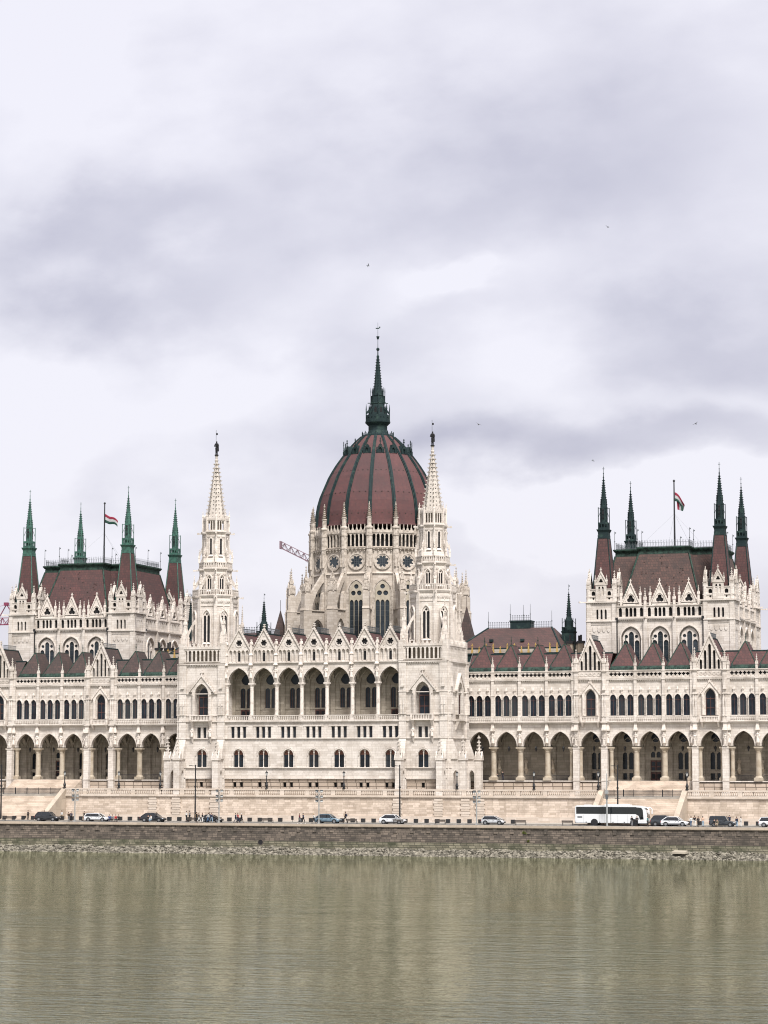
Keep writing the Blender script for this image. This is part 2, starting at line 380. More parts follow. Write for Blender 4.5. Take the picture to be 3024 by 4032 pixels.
# gable storey
for c in bays:
    u0, u1 = c-2.27, c+2.27
    out = [(u0, 29.85), (u0, 32.2), (c, 36.0), (u1, 32.2), (u1, 29.85)]
    hs = [opening(c+o, .56, 30.05, 31.85, .35, 4) for o in (-1.7, -.85, 0, .85, 1.7)] + [circ(c, 33.55, .62)]
    mb.plate(FP, out, hs, -.28, 0)
    mb.box(FP, u0, u1, -.6, -.28, 29.85, 32.2)
    mb.plate(FP, [(u0, 32.2), (c, 36.0), (u1, 32.2)], [], -.6, -.28, back=True)
    for o in (-1.7, -.85, 0, .85, 1.7):                          # colonnettes
        ring(mb, FP, c+o, .56, 31.85, .35, .09, 0, .09, n=4)
    for o in (-2.12, -1.275, -.425, .425, 1.275, 2.12): mb.box(FP, c+o-.09, c+o+.09, -.1, .1, 29.95, 31.75)
    mb.plate(FP, rect(c-.29, c+.29, 30.05, 31.7), [], -.27, -.25, m=2, back=False)
    mb.plate(FP, circ(c, 33.55, .66), [], -.27, -.22, m=2, back=False)
    mb.plate(FP, circ(c, 33.55, .82), [foil(c, 33.55, .64, 6, .36)], -.05, .09)
    for o, z in ((-1.3, 32.9), (1.3, 32.9), (0, 34.9)): mb.plate(FP, circ(c+o, z, .17, 8), [], 0, .07)
    for sg in (-1, 1):                                           # raking copings with crockets
        a = FP.p(c+sg*2.3, .05, 32.1); b = FP.p(c, .05, 36.15)
        for (x0, z0), (x1, z1) in (((c+sg*2.36, 32.05), (c, 35.95)),):
            mb.plate(FP, [(x0, z0), (x0-sg*.02, z0+.3), (x1, z1+.34), (x1, z1)], [], -.6, .22)
        for k in range(9):
            t = (k+.6)/9.6; mb.box(FP, c+sg*2.3*(1-t)-.1, c+sg*2.3*(1-t)+.1, -.12, .14, 32.1+4.05*t+.2, 32.1+4.05*t+.46)
    mb.box(FP, c-.12, c+.12, -.35, -.1, 36.1, 37.0); mb.box(FP, c-.24, c+.24, -.45, 0, 36.55, 36.72); mb.box(FP, c-.2, c+.2, -.42, -.02, 36.95, 37.1)
pav = part('river_pavilion', mb, ['stone', 'rustic', 'dark'])
# loggia interior
mb = MB(); FB = FP.fwd(-3.8)
hs = []
for c in bays:
    hs += [opening(c+o, .98, 21.3, 24.6, .5, 4) for o in (-.64, .64)] + [circ(c, 26.7, 1.0)]
mb.plate(FB, rect(-HW, HW, 18.8, 30.2), hs, -.6, 0)
mb.box(FP, -HW, HW, -3.8, -.75, 29.2, 29.65)
for k in range(NB+1):
    c = -BAY*NB/2 + k*BAY
    fx = Fr(*FP.p(c, -.75, 0)[:2], pi/2)
    mb.plate(fx, [(0, 25.9), (0, 29.3), (3.05, 29.3), (3.05, 25.9)] + list(reversed(arc(1.52, 2.9, 25.9, 2.3, 7))), [], -.3, .3)
    mb.box(FB, c-.42, c+.42, 0, .25, 18.9, 26)
for c in bays:
    ring(mb, FB, c, 4.1, 25.9, 2.6, .25, 0, .3); mb.box(FB, c-2.1, c+2.1, 0, .1, 21.0, 21.16)
    ring(mb, FB, c, 2.5, 25.4, 2.4, .14, 0, .12, leg=4.2)
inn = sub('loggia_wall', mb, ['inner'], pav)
def loggia_win(door):
    mb = MB(); f = F0
    for o in (-.64, .64):
        mb.plate(f, opening(o, .98, 0, 3.3, .5, 4), [], -.2, -.14, m=0, back=False)
        mb.box(f, o-.04, o+.04, -.14, -.1, 0, 3.5, m=1); mb.box(f, o-.49, o-.42, -.14, -.08, 0, 3.3, m=1); mb.box(f, o+.42, o+.49, -.14, -.08, 0, 3.3, m=1)
    mb.plate(f, circ(0, 5.4, 1.0), [], -.2, -.14, m=0, back=False)
    if door:
        mb.box(f, -1.05, 1.05, -.1, .06, -2.4, -.25, m=1); mb.box(f, -.03, .03, .06, .1, -2.4, -.3, m=2)
        for sg in (-1, 1):
            for z in (-2.2, -1.3): mb.box(f, sg*.2, sg*.85, .06, .09, z, z+.7, m=2)
    return mb.mesh('loggia_window', ['glass2', 'wood', 'dark'])
lw = loggia_win(False); ld = loggia_win(True)
for i, c in enumerate(bays): put('loggia_window', ld if i in (0, 3, 6) else lw, FB, c, 0, 21.3, pav)
def column_mesh(h, r, cap, mat, n=12, plinth=.4):
    def g():
        mb = MB()
        mb.box(F0, -r*1.55, r*1.55, -r*1.55, r*1.55, 0, plinth)
        mb.ngon(0, 0, [(r*1.5,plinth),(r*1.3,plinth+.18),(r*1.05,plinth+.3),(r*.97,h-cap),(r*1.12,h-cap+.06),(r*1.0,h-cap+.15),(r*1.5,h-.28)], n)
        mb.box(F0, -r*1.5, r*1.5, -r*1.5, r*1.5, h-.28, h)
        return mb.mesh('column', mat, False)
    return cached(('col', h, r, cap, mat, plinth), g)
cm = column_mesh(7.05, .36, .95, 'carved')
for k in range(NB+1): put('column', cm, FP, -BAY*NB/2+k*BAY, -.38, 18.9, pav)
bl = balus_mesh(BAY-.55, 1.0, .36, 'stone', 0, .26, .16); 
for c in bays: put('balustrade', bl, FP, c, .14, 18.85, pav)
mbp = MB(); mbp.box(F0, -.28, .28, -.1, .3, 0, 1.1); bpm_ = mbp.mesh('balustrade_post', 'stone')
for k in range(NB+1): put('balustrade_post', bpm_, FP, -BAY*NB/2+k*BAY, 0, 18.85, pav)
# triple windows, twin windows, cellar windows
def triple():
    mb = MB(); f = F0
    for o in (-1.18, 0, 1.18):
        mb.box(f, o-.33, o+.33, -.42, -.36, 0, 2.1, m=0); mb.box(f, o-.025, o+.025, -.36, -.32, 0, 2.1, m=1); mb.box(f, o-.33, o+.33, -.36, -.32, 1.35, 1.4, m=1)
    return mb.mesh('window', ['glass', 'iron'])
tw = triple(); pw = pair_window_mesh()
def cellar():
    mb = MB(); f = F0
    mb.box(f, -.32, .32, -.5, -.42, 0, .95, m=0)
    for k in range(4): mb.box(f, -.3+k*.18, -.27+k*.18, -.3, -.27, 0, .95, m=1)
    mb.box(f, -.42, -.32, -.1, .1, -.05, 1.03, m=2); mb.box(f, .32, .42, -.1, .1, -.05, 1.03, m=2); mb.box(f, -.42, .42, -.1, .1, .95, 1.08, m=2)
    return mb.mesh('cellar_window', ['dark', 'iron', 'rustic'])
cw = cellar()
for c in bays:
    put('window', tw, FP, c, 0, 15.6, pav); put('window', pw, FP, c, 0, 10.1, pav)
    for o in (-.66, .66): put('cellar_window', cw, FP, c+o, 0, 6.35, pav)
# statue piers between the gables
def statue_pier():
    mb = MB(); f = F0
    mb.frus(f, (-.12,.12,0,.1), 25.9, (-.34,.34,0,.5), 26.9)
    figure(mb, f, 0, .28, 26.9, 2.0)
    mb.box(f, -.2, .2, 0, .12, 26.9, 29.3)
    mb.frus(f, (-.4,.4,0,.6), 29.3, (-.3,.3,0,.45), 29.7); mb.box(f, -.26, .26, -.2, .38, 29.7, 31.2)
    mb.frus(f, (-.36,.36,-.2,.5), 31.2, (-.2,.2,-.1,.3), 31.6); mb.box(f, -.2, .2, -.25, .26, 31.6, 33.3)
    for k in range(4):
        x, y, _ = f.p(0, 0, 0); ff = Fr(x, y, k*pi/2); mb.plate(ff, [(-.3, 33.2), (0, 33.8), (.3, 33.2)], [], .2, .3, back=False)
    mb.frus(f, (-.22,.22,-.22,.22), 33.3, (-.08,.08,-.08,.08), 34.0); mb.box(f, -.16, .16, -.16, .16, 34.0, 34.2); mb.box(f, -.3, .3, -.06, .3, 26.75, 26.9)
    return mb.mesh('statue_pier', 'carved')
sm = statue_pier()
for k in range(NB+1): put('statue_pier', sm, FP, -BAY*NB/2+k*BAY, .02, 0, pav)
# steep little roofs behind every gable, iron cresting on the ridges
def gable_roof():
    mb = MB(); f = F0
    P = f.p; a0, a1 = -.6, -9.0
    for sg in (-1, 1):
        mb.q([P(sg*2.35, a0, 31.6), P(0, a0, 35.35), P(0, a1, 35.35), P(sg*2.35, a1, 31.6)], 0)
    mb.q([P(-2.35, a1, 31.6), P(2.35, a1, 31.6), P(0, a1, 35.35)], 0)
    mb.box(f, -.1, .1, a1, a0-.3, 35.25, 35.5, 1)
    return mb.mesh('roof', ['tile', 'copper'])
def cresting(L, h=.9, sp=.42):
    def g():
        mb = MB(); f = F0
        mb.box(f, -L/2, L/2, -.02, .02, .12, .17); mb.box(f, -L/2, L/2, -.02, .02, h*.55, h*.6)
        n = int(L/sp)
        for k in range(n+1):
            u = -L/2 + k*L/n; mb.box(f, u-.025, u+.025, -.025, .025, 0, h)
            mb.box(f, u-.07, u+.07, -.05, .05, h*.92, h*1.08)
        return mb.mesh('ridge_cresting', 'irongrey')
    return cached(('crest', round(L,2), h, sp), g)
gr = gable_roof(); cr = cresting(6.5, .9, .36)
for c in bays:
    put('roof', gr, FP, c, 0, 0, pav); put('ridge_cresting', cr, FP, c, -5.0, 35.5, pav, pi/2)
mb = MB(); mb.box(FP, -HW, HW, -18, -.6, 29.6, 31.7); mb.box(FP, -HW, HW, -22, -4.5, 4.9, 29.6)
sub('roof_deck', mb, ['copper'], pav)

# ---------------------------------------------------------------- the two river towers
def corner_buttress(mb, f, u, low=True, z1=29.6):
    # pier climbing the corner, batter, arched strut and free-standing pinnacled pier
    mb.box(f, u-.72, u+.72, -.3, .30, 4.9, z1)
    for z in (9.9, 15.4, 18.65, 19.85, 24.0, 29.5): mb.box(f, u-.78, u+.78, -.3, .38, z, z+.16)
    mb.box(f, u-.45, u+.45, .30, .42, 19.9, 23.2)
    for o in (-.3, .3):                                         # carved shafts on the pier face
        mb.box(f, u+o-.12, u+o+.12, .38, .56, 19.9, 21.6); mb.frus(f, (u+o-.16,u+o+.16,.36,.62), 21.6, (u+o-.03,u+o+.03,.40,.46), 22.9)
    mb.frus(f, (u-.26,u+.26,.30,.55), 25.2, (u-.05,u+.05,.30,.36), 28.0); mb.box(f, u-.32, u+.32, .30, .60, 24.95, 25.3)
    if low:
        mb.frus(f, (u-.72,u+.72,0,1.55), 11.6, (u-.66,u+.66,0,.32), 15.3)
        fx = Fr(*f.p(u, 0, 0)[:2], f.a + pi/2)                   # radial plate with a pointed opening
        # local u runs from the wall outwards (-)
        pts = [(0, 4.9), (0, 11.7), (-2.0, 11.7), (-2.0, 4.9)]
        mb.plate(fx, [(-3.0, 4.9), (-3.0, 11.6), (0, 11.6), (0, 4.9)], [opening(-1.15, 1.0, 4.95, 8.6, .95, 5)], -.5, .5)
def pier_mesh():
    mb = MB(); pinn(mb, 0, 0, 0, 1.15, 6.6, 4.5, 5)
    mb.box(F0, -.64, .64, -.64, .64, 0, .7); mb.box(F0, -.62, .62, -.62, .62, 4.9, 5.06)
    return mb.mesh('pinnacled_pier', 'stone')
PIER = pier_mesh()
def tower_window():
    mb = MB(); f = F0; w, h, r = 1.95, 5.4, 1.6
    mb.plate(f, opening(0, w, 0, h-r, r, 8), [], -.06, 0, m=0, back=False)
    mb.box(f, -.06, .06, 0, .08, 0, 3.6, m=1); mb.box(f, -w/2, w/2, 0, .09, 3.5, 3.72, m=1); mb.box(f, -w/2, w/2, 0, .07, 1.55, 1.7, m=1)
    for sg in (-1, 1): mb.box(f, sg*w/2, sg*(w/2-.12), 0, .08, 0, h-r, m=1)
    return mb
def lancet2(w, h, z=0):     # twin light gothic window with tracery, origin bottom centre
    def g():
        mb = MB(); f = F0; rise = w*.85; zs = h-rise
        mb.plate(f, opening(0, w, 0, zs, rise, 6), [], -.42, -.36, m=0, back=False)
        l = w*.36
        hs = [opening(sg*w*.25, l, .05, zs-.15, l*.9, 3) for sg in (-1, 1)] + [foil(0, zs+rise*.42, w*.17, 4, .5), ]
        mb.plate(f, opening(0, w, 0, zs, rise, 6), hs, -.3, -.18, m=1, back=False)
        ring(mb, f, 0, w, zs, rise, .16, -.4, .04, leg=zs, m=1); mb.frus(f, (-w*.62,w*.62,-.4,.06), -.3, (-w*.62,w*.62,-.4,-.2), .0, m=1)
        return mb.mesh('window', ['dark', 'carved'])
    return cached(('lan2', w, h), g)
def slit(w, h):
    def g():
        mb = MB(); f = F0
        mb.plate(f, opening(0, w, 0, h-w*.8, w*.8, 4), [], -.05, .02, m=0, back=False)
        ring(mb, f, 0, w, h-w*.8, w*.8, .16, 0, .16, leg=h-w*.8-.2, m=1); mb.frus(f, (-w*1.1,w*1.1,0,.3), -.35, (-w*1.0,w*1.0,0,.05), 0, m=1)
        return mb.mesh('window', ['dark', 'carved'])
    return cached(('slit', w, h), g)
OCT = [(i*pi/4) for i in range(8)]
def oct_frames(cx, cy, R):
    a = R*cos(pi/8); return [Fr(cx + a*sin(t), cy - a*cos(t), t) for t in OCT]
def frieze(mb, f, hw, z, h=.55, n=6):
    for k in range(n):
        u = -hw + (k+.5)*2*hw/n; s = hw/n
        mb.plate(f, [(u-s, z+h), (u-s*.9, z+h*.3), (u-s*.55, z), (u, z+h*.6), (u+s*.55, z), (u+s*.9, z+h*.3), (u+s, z+h)], [], 0, .13, back=False)
def gargoyles(mb, cx, cy, R, z, L=1.0, s=.11):
    for i in range(8):
        t = i*pi/4 + pi/8; f = Fr(cx, cy, t)
        mb.frus(f, (-s,s,R-.1,R+L), z, (-s,s,R-.1,R+L), z+.22); mb.box(f, -s*1.5, s*1.5, R+L-.3, R+L+.05, z-.05, z+.3)
def knight(name, parent, x, y, z, h):
    mb = MB(); f = Fr(x, y, 0, z)
    mb.ngon(x, y, [(.34,z-.25),(.42,z-.05),(.30,z+.05)], 8)
    for sg in (-1, 1):
        mb.tube(f.p(sg*.13*h/2.6, 0, 0), f.p(sg*.12, .02, h*.27), .11, 7, r2=.13); mb.tube(f.p(sg*.12, .02, h*.27), f.p(sg*.11, 0, h*.5), .14, 7, r2=.19)
        mb.tube(f.p(sg*.30, 0, h*.79), f.p(sg*.46, .05, h*.62), .10, 6, r2=.08); mb.tube(f.p(sg*.46, .05, h*.62), f.p(sg*.22, .28, h*.6), .085, 6)
    mb.ngon(x, y, [(.24,z+h*.46),(.22,z+h*.56),(.34,z+h*.76),(.30,z+h*.82),(.1,z+h*.86)], 8)
    mb.ball((x, y, z+h*.92), .165, 8, 6, (1,1,1.15)); mb.frus(Fr(x, y, 0), (-.36,.36,-.34,-.2), z+h*.25, (-.3,.3,-.3,-.15), z+h*.8)
    mb.tube(f.p(-.0, .3, 0), f.p(0, .3, h*1.78), .035, 5); mb.box(Fr(x, y, 0), 0.02, .34, .28, .32, z+h*1.42, z+h*1.56)
    return sub(name, mb, 'iron', parent)
def river_tower(cx, side):
    f = Fr(cx, 0); cy = 6.2; hw = 4.6
    mb = MB()
    hs = [opening(0, 2.9, 19.7, 23.9, 2.15, 8), opening(0, 2.0, 10.1, 12.3, 1.15), rect(-.92, -.27, 15.6, 17.6), rect(.27, .92, 15.6, 17.6)]
    mb.plate(f, rect(-hw, hw, 7.9, 30.0), hs, -1.4, 0)
    mb.plate(f, rect(-hw, hw, 4.6, 7.9), [rect(-.35, .35, 6.35, 7.3)], -1.4, .02, m=1)
    mb.box(f, -hw, hw, -12.4, -1.4, 4.6, 30.0); mb.box(f, -hw+1.5, hw-1.5, -11, -1.5, 30.0, 32.2, m=2); mb.box(f, -hw, hw, -12.4, -.05, 32.2, 32.5); mb.box(f, -hw, hw, -12.4, -.05, 29.9, 30.05)  # top slab added to shade the gallery, back wall darkened in colour
    strings(mb, f, -hw, hw, (9.9, 15.4, 23.9)); strings(mb, f, -hw, hw, (7.9,), .2); mb.box(f, -hw, hw, 0, .2, 18.62, 18.8)
    mb.box(f, -hw, hw, 0, .14, 19.75, 19.9)
    # gabled surround of the great window
    out = [(-1.95, 19.8), (-1.95, 24.3), (-2.45, 24.3), (0, 27.3), (2.45, 24.3), (1.95, 24.3), (1.95, 19.8)]
    mb.plate(f, out, [opening(0, 2.75, 19.85, 23.9, 2.0, 8)], 0, .45)
    for sg in (-1, 1):
        mb.plate(f, [(sg*2.6, 24.15), (sg*2.6, 24.45), (0, 27.62), (0, 27.25)], [], 0, .62)
        for k in range(7):
            t = (k+.5)/7.5; mb.box(f, sg*2.6*(1-t)-.11, sg*2.6*(1-t)+.11, .2, .5, 24.4+3.2*t+.1, 24.4+3.2*t+.4)
        mb.box(f, sg*1.95-.22*sg, sg*1.95+.02*sg, .0, .6, 23.7, 24.0); mb.box(f, sg*1.55, sg*1.72, .45, .62, 19.8, 23.7)
    mb.box(f, -.12, .12, .15, .4, 27.5, 28.6); mb.box(f, -.35, .35, .1, .45, 27.95, 28.2)
    ring(mb, f, 0, 2.15, 12.25, 1.25, .18, 0, .16); ring(mb, f, 0, 2.6, 12.25, 1.5, .1, 0, .1, leg=1.9)
    for o in (-1.08, 0, 1.08): mb.box(f, o-.16, o+.16, -.3, .07, 15.5, 17.7)
    mb.box(f, -1.4, 1.4, 0, .12, 17.7, 17.88)
    for sg in (-1, 1): corner_buttress(mb, f, sg*3.95)
    dentils(mb, f, -hw, hw, 29.25)
    # sides
    for sd in (-1, 1):
        if sd == 1: fs = Fr(cx + hw, cy, pi/2)
        else: fs = Fr(cx - hw, cy, -pi/2)
        ow = 6.1
        if sd == side:
            mb.plate(fs, rect(-ow, ow, 4.7, 30.0), [opening(0, 2.9, 19.7, 23.9, 2.15, 8)], 0, .35)
            out = [(-1.95, 19.8), (-1.95, 24.3), (-2.45, 24.3), (0, 27.3), (2.45, 24.3), (1.95, 24.3), (1.95, 19.8)]
            f2 = fs.fwd(.35)
            mb.plate(f2, out, [opening(0, 2.75, 19.85, 23.9, 2.0, 8)], 0, .45)
            for s2 in (-1, 1): mb.plate(f2, [(s2*2.6, 24.15), (s2*2.6, 24.45), (0, 27.62), (0, 27.25)], [], 0, .62)
            strings(mb, f2, -ow, ow, (9.9, 15.4, 18.6, 23.9)); mb.box(f2, -2.2, 2.2, 0, .9, 18.7, 18.95); mb.box(f2, -2.2, 2.2, .75, .9, 19.7, 19.9); [mb.box(f2, q*.4-.08, q*.4+.08, .76, .88, 18.95, 19.7) for q in range(-5, 6)]
            for q in (-1.85, 1.85): mb.frus(f2, (q-.2,q+.2,0,.15), 17.0, (q-.25,q+.25,0,.85), 18.7)
            for s2 in (-1, 1): corner_buttress(mb, f2, s2*5.3)
            dentils(mb, f2, -ow, ow, 29.25)
        else:
            dentils(mb, fs, -ow, ow, 29.25)
    # gallery of open arches around the top of the square stage
    for a, half, off in ((0, hw, 0), (pi/2, 6.2, 0), (-pi/2, 6.2, 0)):
        dd = {0: 6.2, pi/2: hw, -pi/2: hw}[a]; g = Fr(cx + dd*sin(a), cy - dd*cos(a), a); n = 9 if a == 0 else 12
        L = half - .8; s = 2*L/n
        mb.plate(g, rect(-L, L, 30.0, 33.0), [opening(-L+(k+.5)*s, s*.66, 30.15, 31.9, .38, 4) for k in range(n)], .0, .22)
        for k in range(n):
            u = -L+(k+.5)*s; mb.plate(g, [(u-s*.5, 32.5), (u, 33.7), (u+s*.5, 32.5)], [], .05, .32); mb.box(g, u-.05, u+.05, .12, .24, 33.6, 34.0)
        for sg in (-1, 1): mb.box(g, sg*(L), sg*(half+.12), -1.2, .3, 29.8, 33.6)
    # octagonal stages
    O1 = 4.36
    mb.ngon(cx, cy, [(O1,32.2),(O1,42.6),(O1+.12,42.6),(O1+.3,42.95),(O1+.3,43.05)], 8)
    for fr in oct_frames(cx, cy, O1):
        h = O1*sin(pi/8)
        frieze(mb, fr, h*.86, 41.5, .65, 6); mb.box(fr, -h, h, 0, .1, 40.9, 41.02)
        mb.box(fr, -h*.8, h*.8, 0, .16, 33.2, 33.5)
    for i in range(8):
        t = i*pi/4+pi/8; fr = Fr(cx, cy, t); mb.box(fr, -.34, .34, O1-.35, O1+.16, 32.2, 43.0)
    gargoyles(mb, cx, cy, O1, 42.6, 1.05)
    O2 = 3.0
    mb.ngon(cx, cy, [(O2+.2,43.0),(O2,43.5),(O2,47.7),(O2+.4,48.2),(O2+.4,48.4)], 8)
    for fr in oct_frames(cx, cy, O2): frieze(mb, fr, O2*sin(pi/8)*.9, 46.95, .5, 5)
    for i in range(8):
        t = i*pi/4+pi/8; fr = Fr(cx, cy, t); mb.box(fr, -.22, .22, O2-.2, O2+.14, 43.0, 48.0)
        mb.plate(Fr(cx, cy, t - pi/2), [(O2, 46.8), (O2, 45.6), (4.0, 44.3), (4.0, 45.2)], [], -.14, .14)
    gargoyles(mb, cx, cy, O2+.3, 47.9, 1.0)
    O3 = 2.55
    mb.ngon(cx, cy, [(O2+.05,48.3),(O2,49.6),(O3,50.8),(O3,54.9),(O3+.35,55.4),(O3+.35,55.6)], 8)
    for fr in oct_frames(cx, cy, O3): frieze(mb, fr, O3*sin(pi/8)*.9, 54.3, .45, 4)
    for i in range(8):
        t = i*pi/4+pi/8; fr = Fr(cx, cy, t); mb.box(fr, -.18, .18, O3-.2, O3+.12, 50.2, 55.2)
        mb.plate(Fr(cx, cy, t - pi/2), [(O3, 52.9), (O3, 51.7), (3.25, 50.5), (3.25, 51.3)], [], -.12, .12)
    gargoyles(mb, cx, cy, O3+.2, 55.1, .85, .09)
    # crown gallery under the spire
    mb.ngon(cx, cy, [(1.2,55.6),(1.2,58.3)], 8, m=2); mb.ngon(cx, cy, [(2.4,57.9),(2.2,58.3)], 8)  # core in darker stone, shade of the openings put into its colour
    for fr in oct_frames(cx, cy, 2.5):
        h = 2.5*sin(pi/8)
        mb.plate(fr, rect(-h, h, 55.6, 58.2), [opening(o, .34, 55.85, 57.4, .25, 3) for o in (-.5, 0, .5)], -.2, 0)
        for o in (-.5, 0, .5): mb.plate(fr, [(o-.28, 57.9), (o, 58.75), (o+.28, 57.9)], [], -.12, .06)
        mb.box(fr, -h, h, -.2, .08, 57.7, 57.85)
    tw = part('river_tower', mb, ['stone', 'rustic', 'inner'])
    # ---- sub-parts
    m1 = cached('towerwin', lambda: tower_window().mesh('window', ['glass', 'wood']))
    put('window', m1, f, 0, -.85, 19.75, tw)
    if True:
        fs = Fr(cx + side*(hw+.3), cy, side*pi/2); put('window', m1, fs, 0, -.0, 19.75, tw)
    put('window', pw, f, 0, 0, 10.1, tw)
    def rectpair():
        mb = MB()
        for o in (-.595, .595): mb.box(F0, o-.33, o+.33, -.5, -.42, 0, 2.0, 0); mb.box(F0, o-.03, o+.03, -.42, -.38, 0, 2, 1); mb.box(F0, o-.33, o+.33, -.42, -.38, 1.3, 1.36, 1)
        return mb.mesh('window', ['glass', 'iron'])
    put('window', cached('rectpair', rectpair), f, 0, 0, 15.6, tw); put('cellar_window', cw, f, 0, 0, 6.35, tw)
    def balcony():
        mb = MB(); b = F0
        mb.box(b, -2.15, 2.15, 0, 1.0, 0, .22); mb.box(b, -2.15, 2.15, .74, 1.0, 1.0, 1.18)
        for k in range(13):
            u = -1.9+k*3.8/12; mb.box(b, u-.07, u+.07, .8, .94, .2, 1.0)
        for sg in (-1, 1):
            mb.box(b, sg*1.95, sg*2.18, 0, 1.02, .2, 1.2); mb.frus(b, (sg*1.85-.2,sg*1.85+.2,0,.15), -1.3, (sg*1.85-.25,sg*1.85+.25,0,.9), 0)
            mb.box(b, sg*1.85-.2, sg*1.85+.2, 0, .32, -3.2, -1.2); mb.frus(b, (sg*1.85-.08,sg*1.85+.08,0,.1), -4.1, (sg*1.85-.24,sg*1.85+.24,0,.36), -3.2)
            figure(mb, b, sg*1.85, .5, -2.9, 1.7)
        return mb.mesh('balcony', 'carved')
    put('balcony', cached('balcony', balcony), f, 0, .02, 18.75, tw)
    for sg in (-1, 1): put('pinnacled_pier', PIER, f, sg*3.95, 2.45, 4.9, tw)
    f2 = Fr(cx + side*(hw+.35), cy, side*pi/2)
    for s2 in (-1, 1): put('pinnacled_pier', PIER, f2, s2*5.3, 2.45, 4.9, tw)
    for fr in oct_frames(cx, cy, O1): put('window', lancet2(1.5, 6.2), fr, 0, .44, 33.9, tw)
    for fr in oct_frames(cx, cy, O2): put('window', lancet2(.95, 2.9), fr, 0, .44, 44.1, tw)
    for fr in oct_frames(cx, cy, O3): put('window', slit(.42, 3.2), fr, 0, .04, 51.0, tw)
    for R, z in ((O1+.18, 43.05), (O2+.3, 48.4)):
        L = 2*R*sin(pi/8)-.25
        bm = balus_mesh(L, 1.15, .48, 'stone', .16, .2, .18)
        for fr in oct_frames(cx, cy, R-.12): put('balustrade', bm, fr, 0, 0, z, tw)
    # corner pinnacles of the square stage with flying struts
    def corner_pin():
        mb = MB(); mb.box(F0, -.42, .42, -.42, .42, 0, 3.2); mb.box(F0, -.3, .3, -.3, .3, 3.2, 4.6)
        for k in range(4):
            mb.plate(Fr(0, 0, k*pi/2), [(-.46, 2.9), (0, 4.2), (.46, 2.9)], [], .3, .44, back=False)
        for sx in (-1, 1):
            for sy in (-1, 1): pinn(mb, sx*.48, sy*.48, .2, .22, 2.2, 1.2, 2)
        pinn(mb, 0, 0, 4.5, .52, .6, 4.2, 8)
        return mb.mesh('pinnacle', 'carved')
    cpm = cached('cornerpin', corner_pin)
    for su in (-1, 1):
        for dy in (.85, 10.4):
            x, y = cx + su*3.95, dy
            link('pinnacle', cpm, tw, (x, y, 32.2))
            ang = atan2(cy - y, cx - x); L = sqrt((cx-x)**2 + (cy-y)**2) - O1*.96
            mbf = MB(); fb = Fr(x, y, ang)
            n = 6; top = [(L*k/n, 35.0 + 3.9*k/n) for k in range(n+1)]
            low = [(L*k/n, 33.4 + 4.3*sin(pi/2*k/n)) for k in range(n+1)]
            mbf.plate(fb, top + list(reversed(low)), [], -.17, .17)
            sub('flying_buttress', mbf, 'stone', tw)
    pm = pinn_mesh(.42, 1.1, 1.9, 4, 'carved'); pm2 = pinn_mesh(.34, 1.0, 1.7, 4, 'carved'); pm3 = pinn_mesh(.26, 2.9, 1.3, 3, 'carved')
    for i in range(8):
        t = i*pi/4+pi/8
        for R, z, m_ in ((4.1, 44.1, pm), (3.2, 49.5, pm2), (2.55, 55.6, pm3)):
            fr = Fr(cx, cy, t); put('pinnacle', m_, fr, 0, R, z, tw)
    # statues on the corners of the second stage
    mb = MB()
    h0, h1, r0, r1 = 58.0, 69.3, 1.92, .24
    mb.ngon(cx, cy, [(r0,57.4),(r0,h0),(r1,h1),(.30,69.4),(.36,69.7),(.24,69.85),(.22,70.4),(.34,70.55),(.34,70.7)], 8)
    nt_ = 14
    for i in range(8):
        t = i*pi/4+pi/8
        for k in range(nt_):
            q = (k+.4)/nt_; R = r0+(r1-r0)*q; z = h0+(h1-h0)*q; fr = Fr(cx, cy, t)
            mb.frus(fr, (-.09,.09,R-.1,R+.2), z-.05, (-.11,.11,R-.1,R+.36), z+.16)
            fr = Fr(cx, cy, t+pi/8); a = R*cos(pi/8)
            mb.plate(fr, rect(-.1, .1, z-.16, z+.16), [], a-.3, a+.005, m=1, back=False)
    sub('spire', mb, ['spirestone', 'dark'], tw)
    knight('knight_statue', tw, cx, cy, 70.8, 2.7)
    return tw
twL = river_tower(-36.5, -1); twL['label'] = 'pale stone tower left of the dome'
twR = river_tower(7.65, 1); twR['label'] = 'pale stone tower right of the dome'

# ---------------------------------------------------------------- dome
DY = 38.4
NV = 16; VA = [pi/16 + 2*pi*k/16 for k in range(16)]; FA = [2*pi*k/16 for k in range(16)]
prof = [(10.0,58.35),(12.9,58.4),(12.8,58.7),(12.72,59.3),(12.6,61.3),(12.25,63.4),(11.75,65.1),(11.15,66.5),(10.2,68.7),(9.35,70.2),(8.6,71.4),(7.6,72.8),(6.45,74.3),(5.2,75.8),(4.1,76.9),(3.3,77.6)]
mb = MB(); mb.ngon(AX, DY, prof, 16, rot=pi/16)
dome = part('dome', mb, 'tile_dome')
for t in VA:
    mb = MB(); fr = Fr(AX, DY, t)
    for (r0, z0), (r1, z1) in zip(prof[2:-1], prof[3:]):
        w0, w1 = (.36 if r0 > 7 else .30), (.36 if r1 > 7 else .30)
        mb.frus(fr, (-w0,w0,r0-.35,r0+.16), z0, (-w1,w1,r1-.35,r1+.16), z1)
        mb.frus(fr, (-w0*.4,w0*.4,r0+.1,r0+.34), z0, (-w1*.4,w1*.4,r1+.1,r1+.34), z1)
    sub('rib', mb, 'copper', dome)
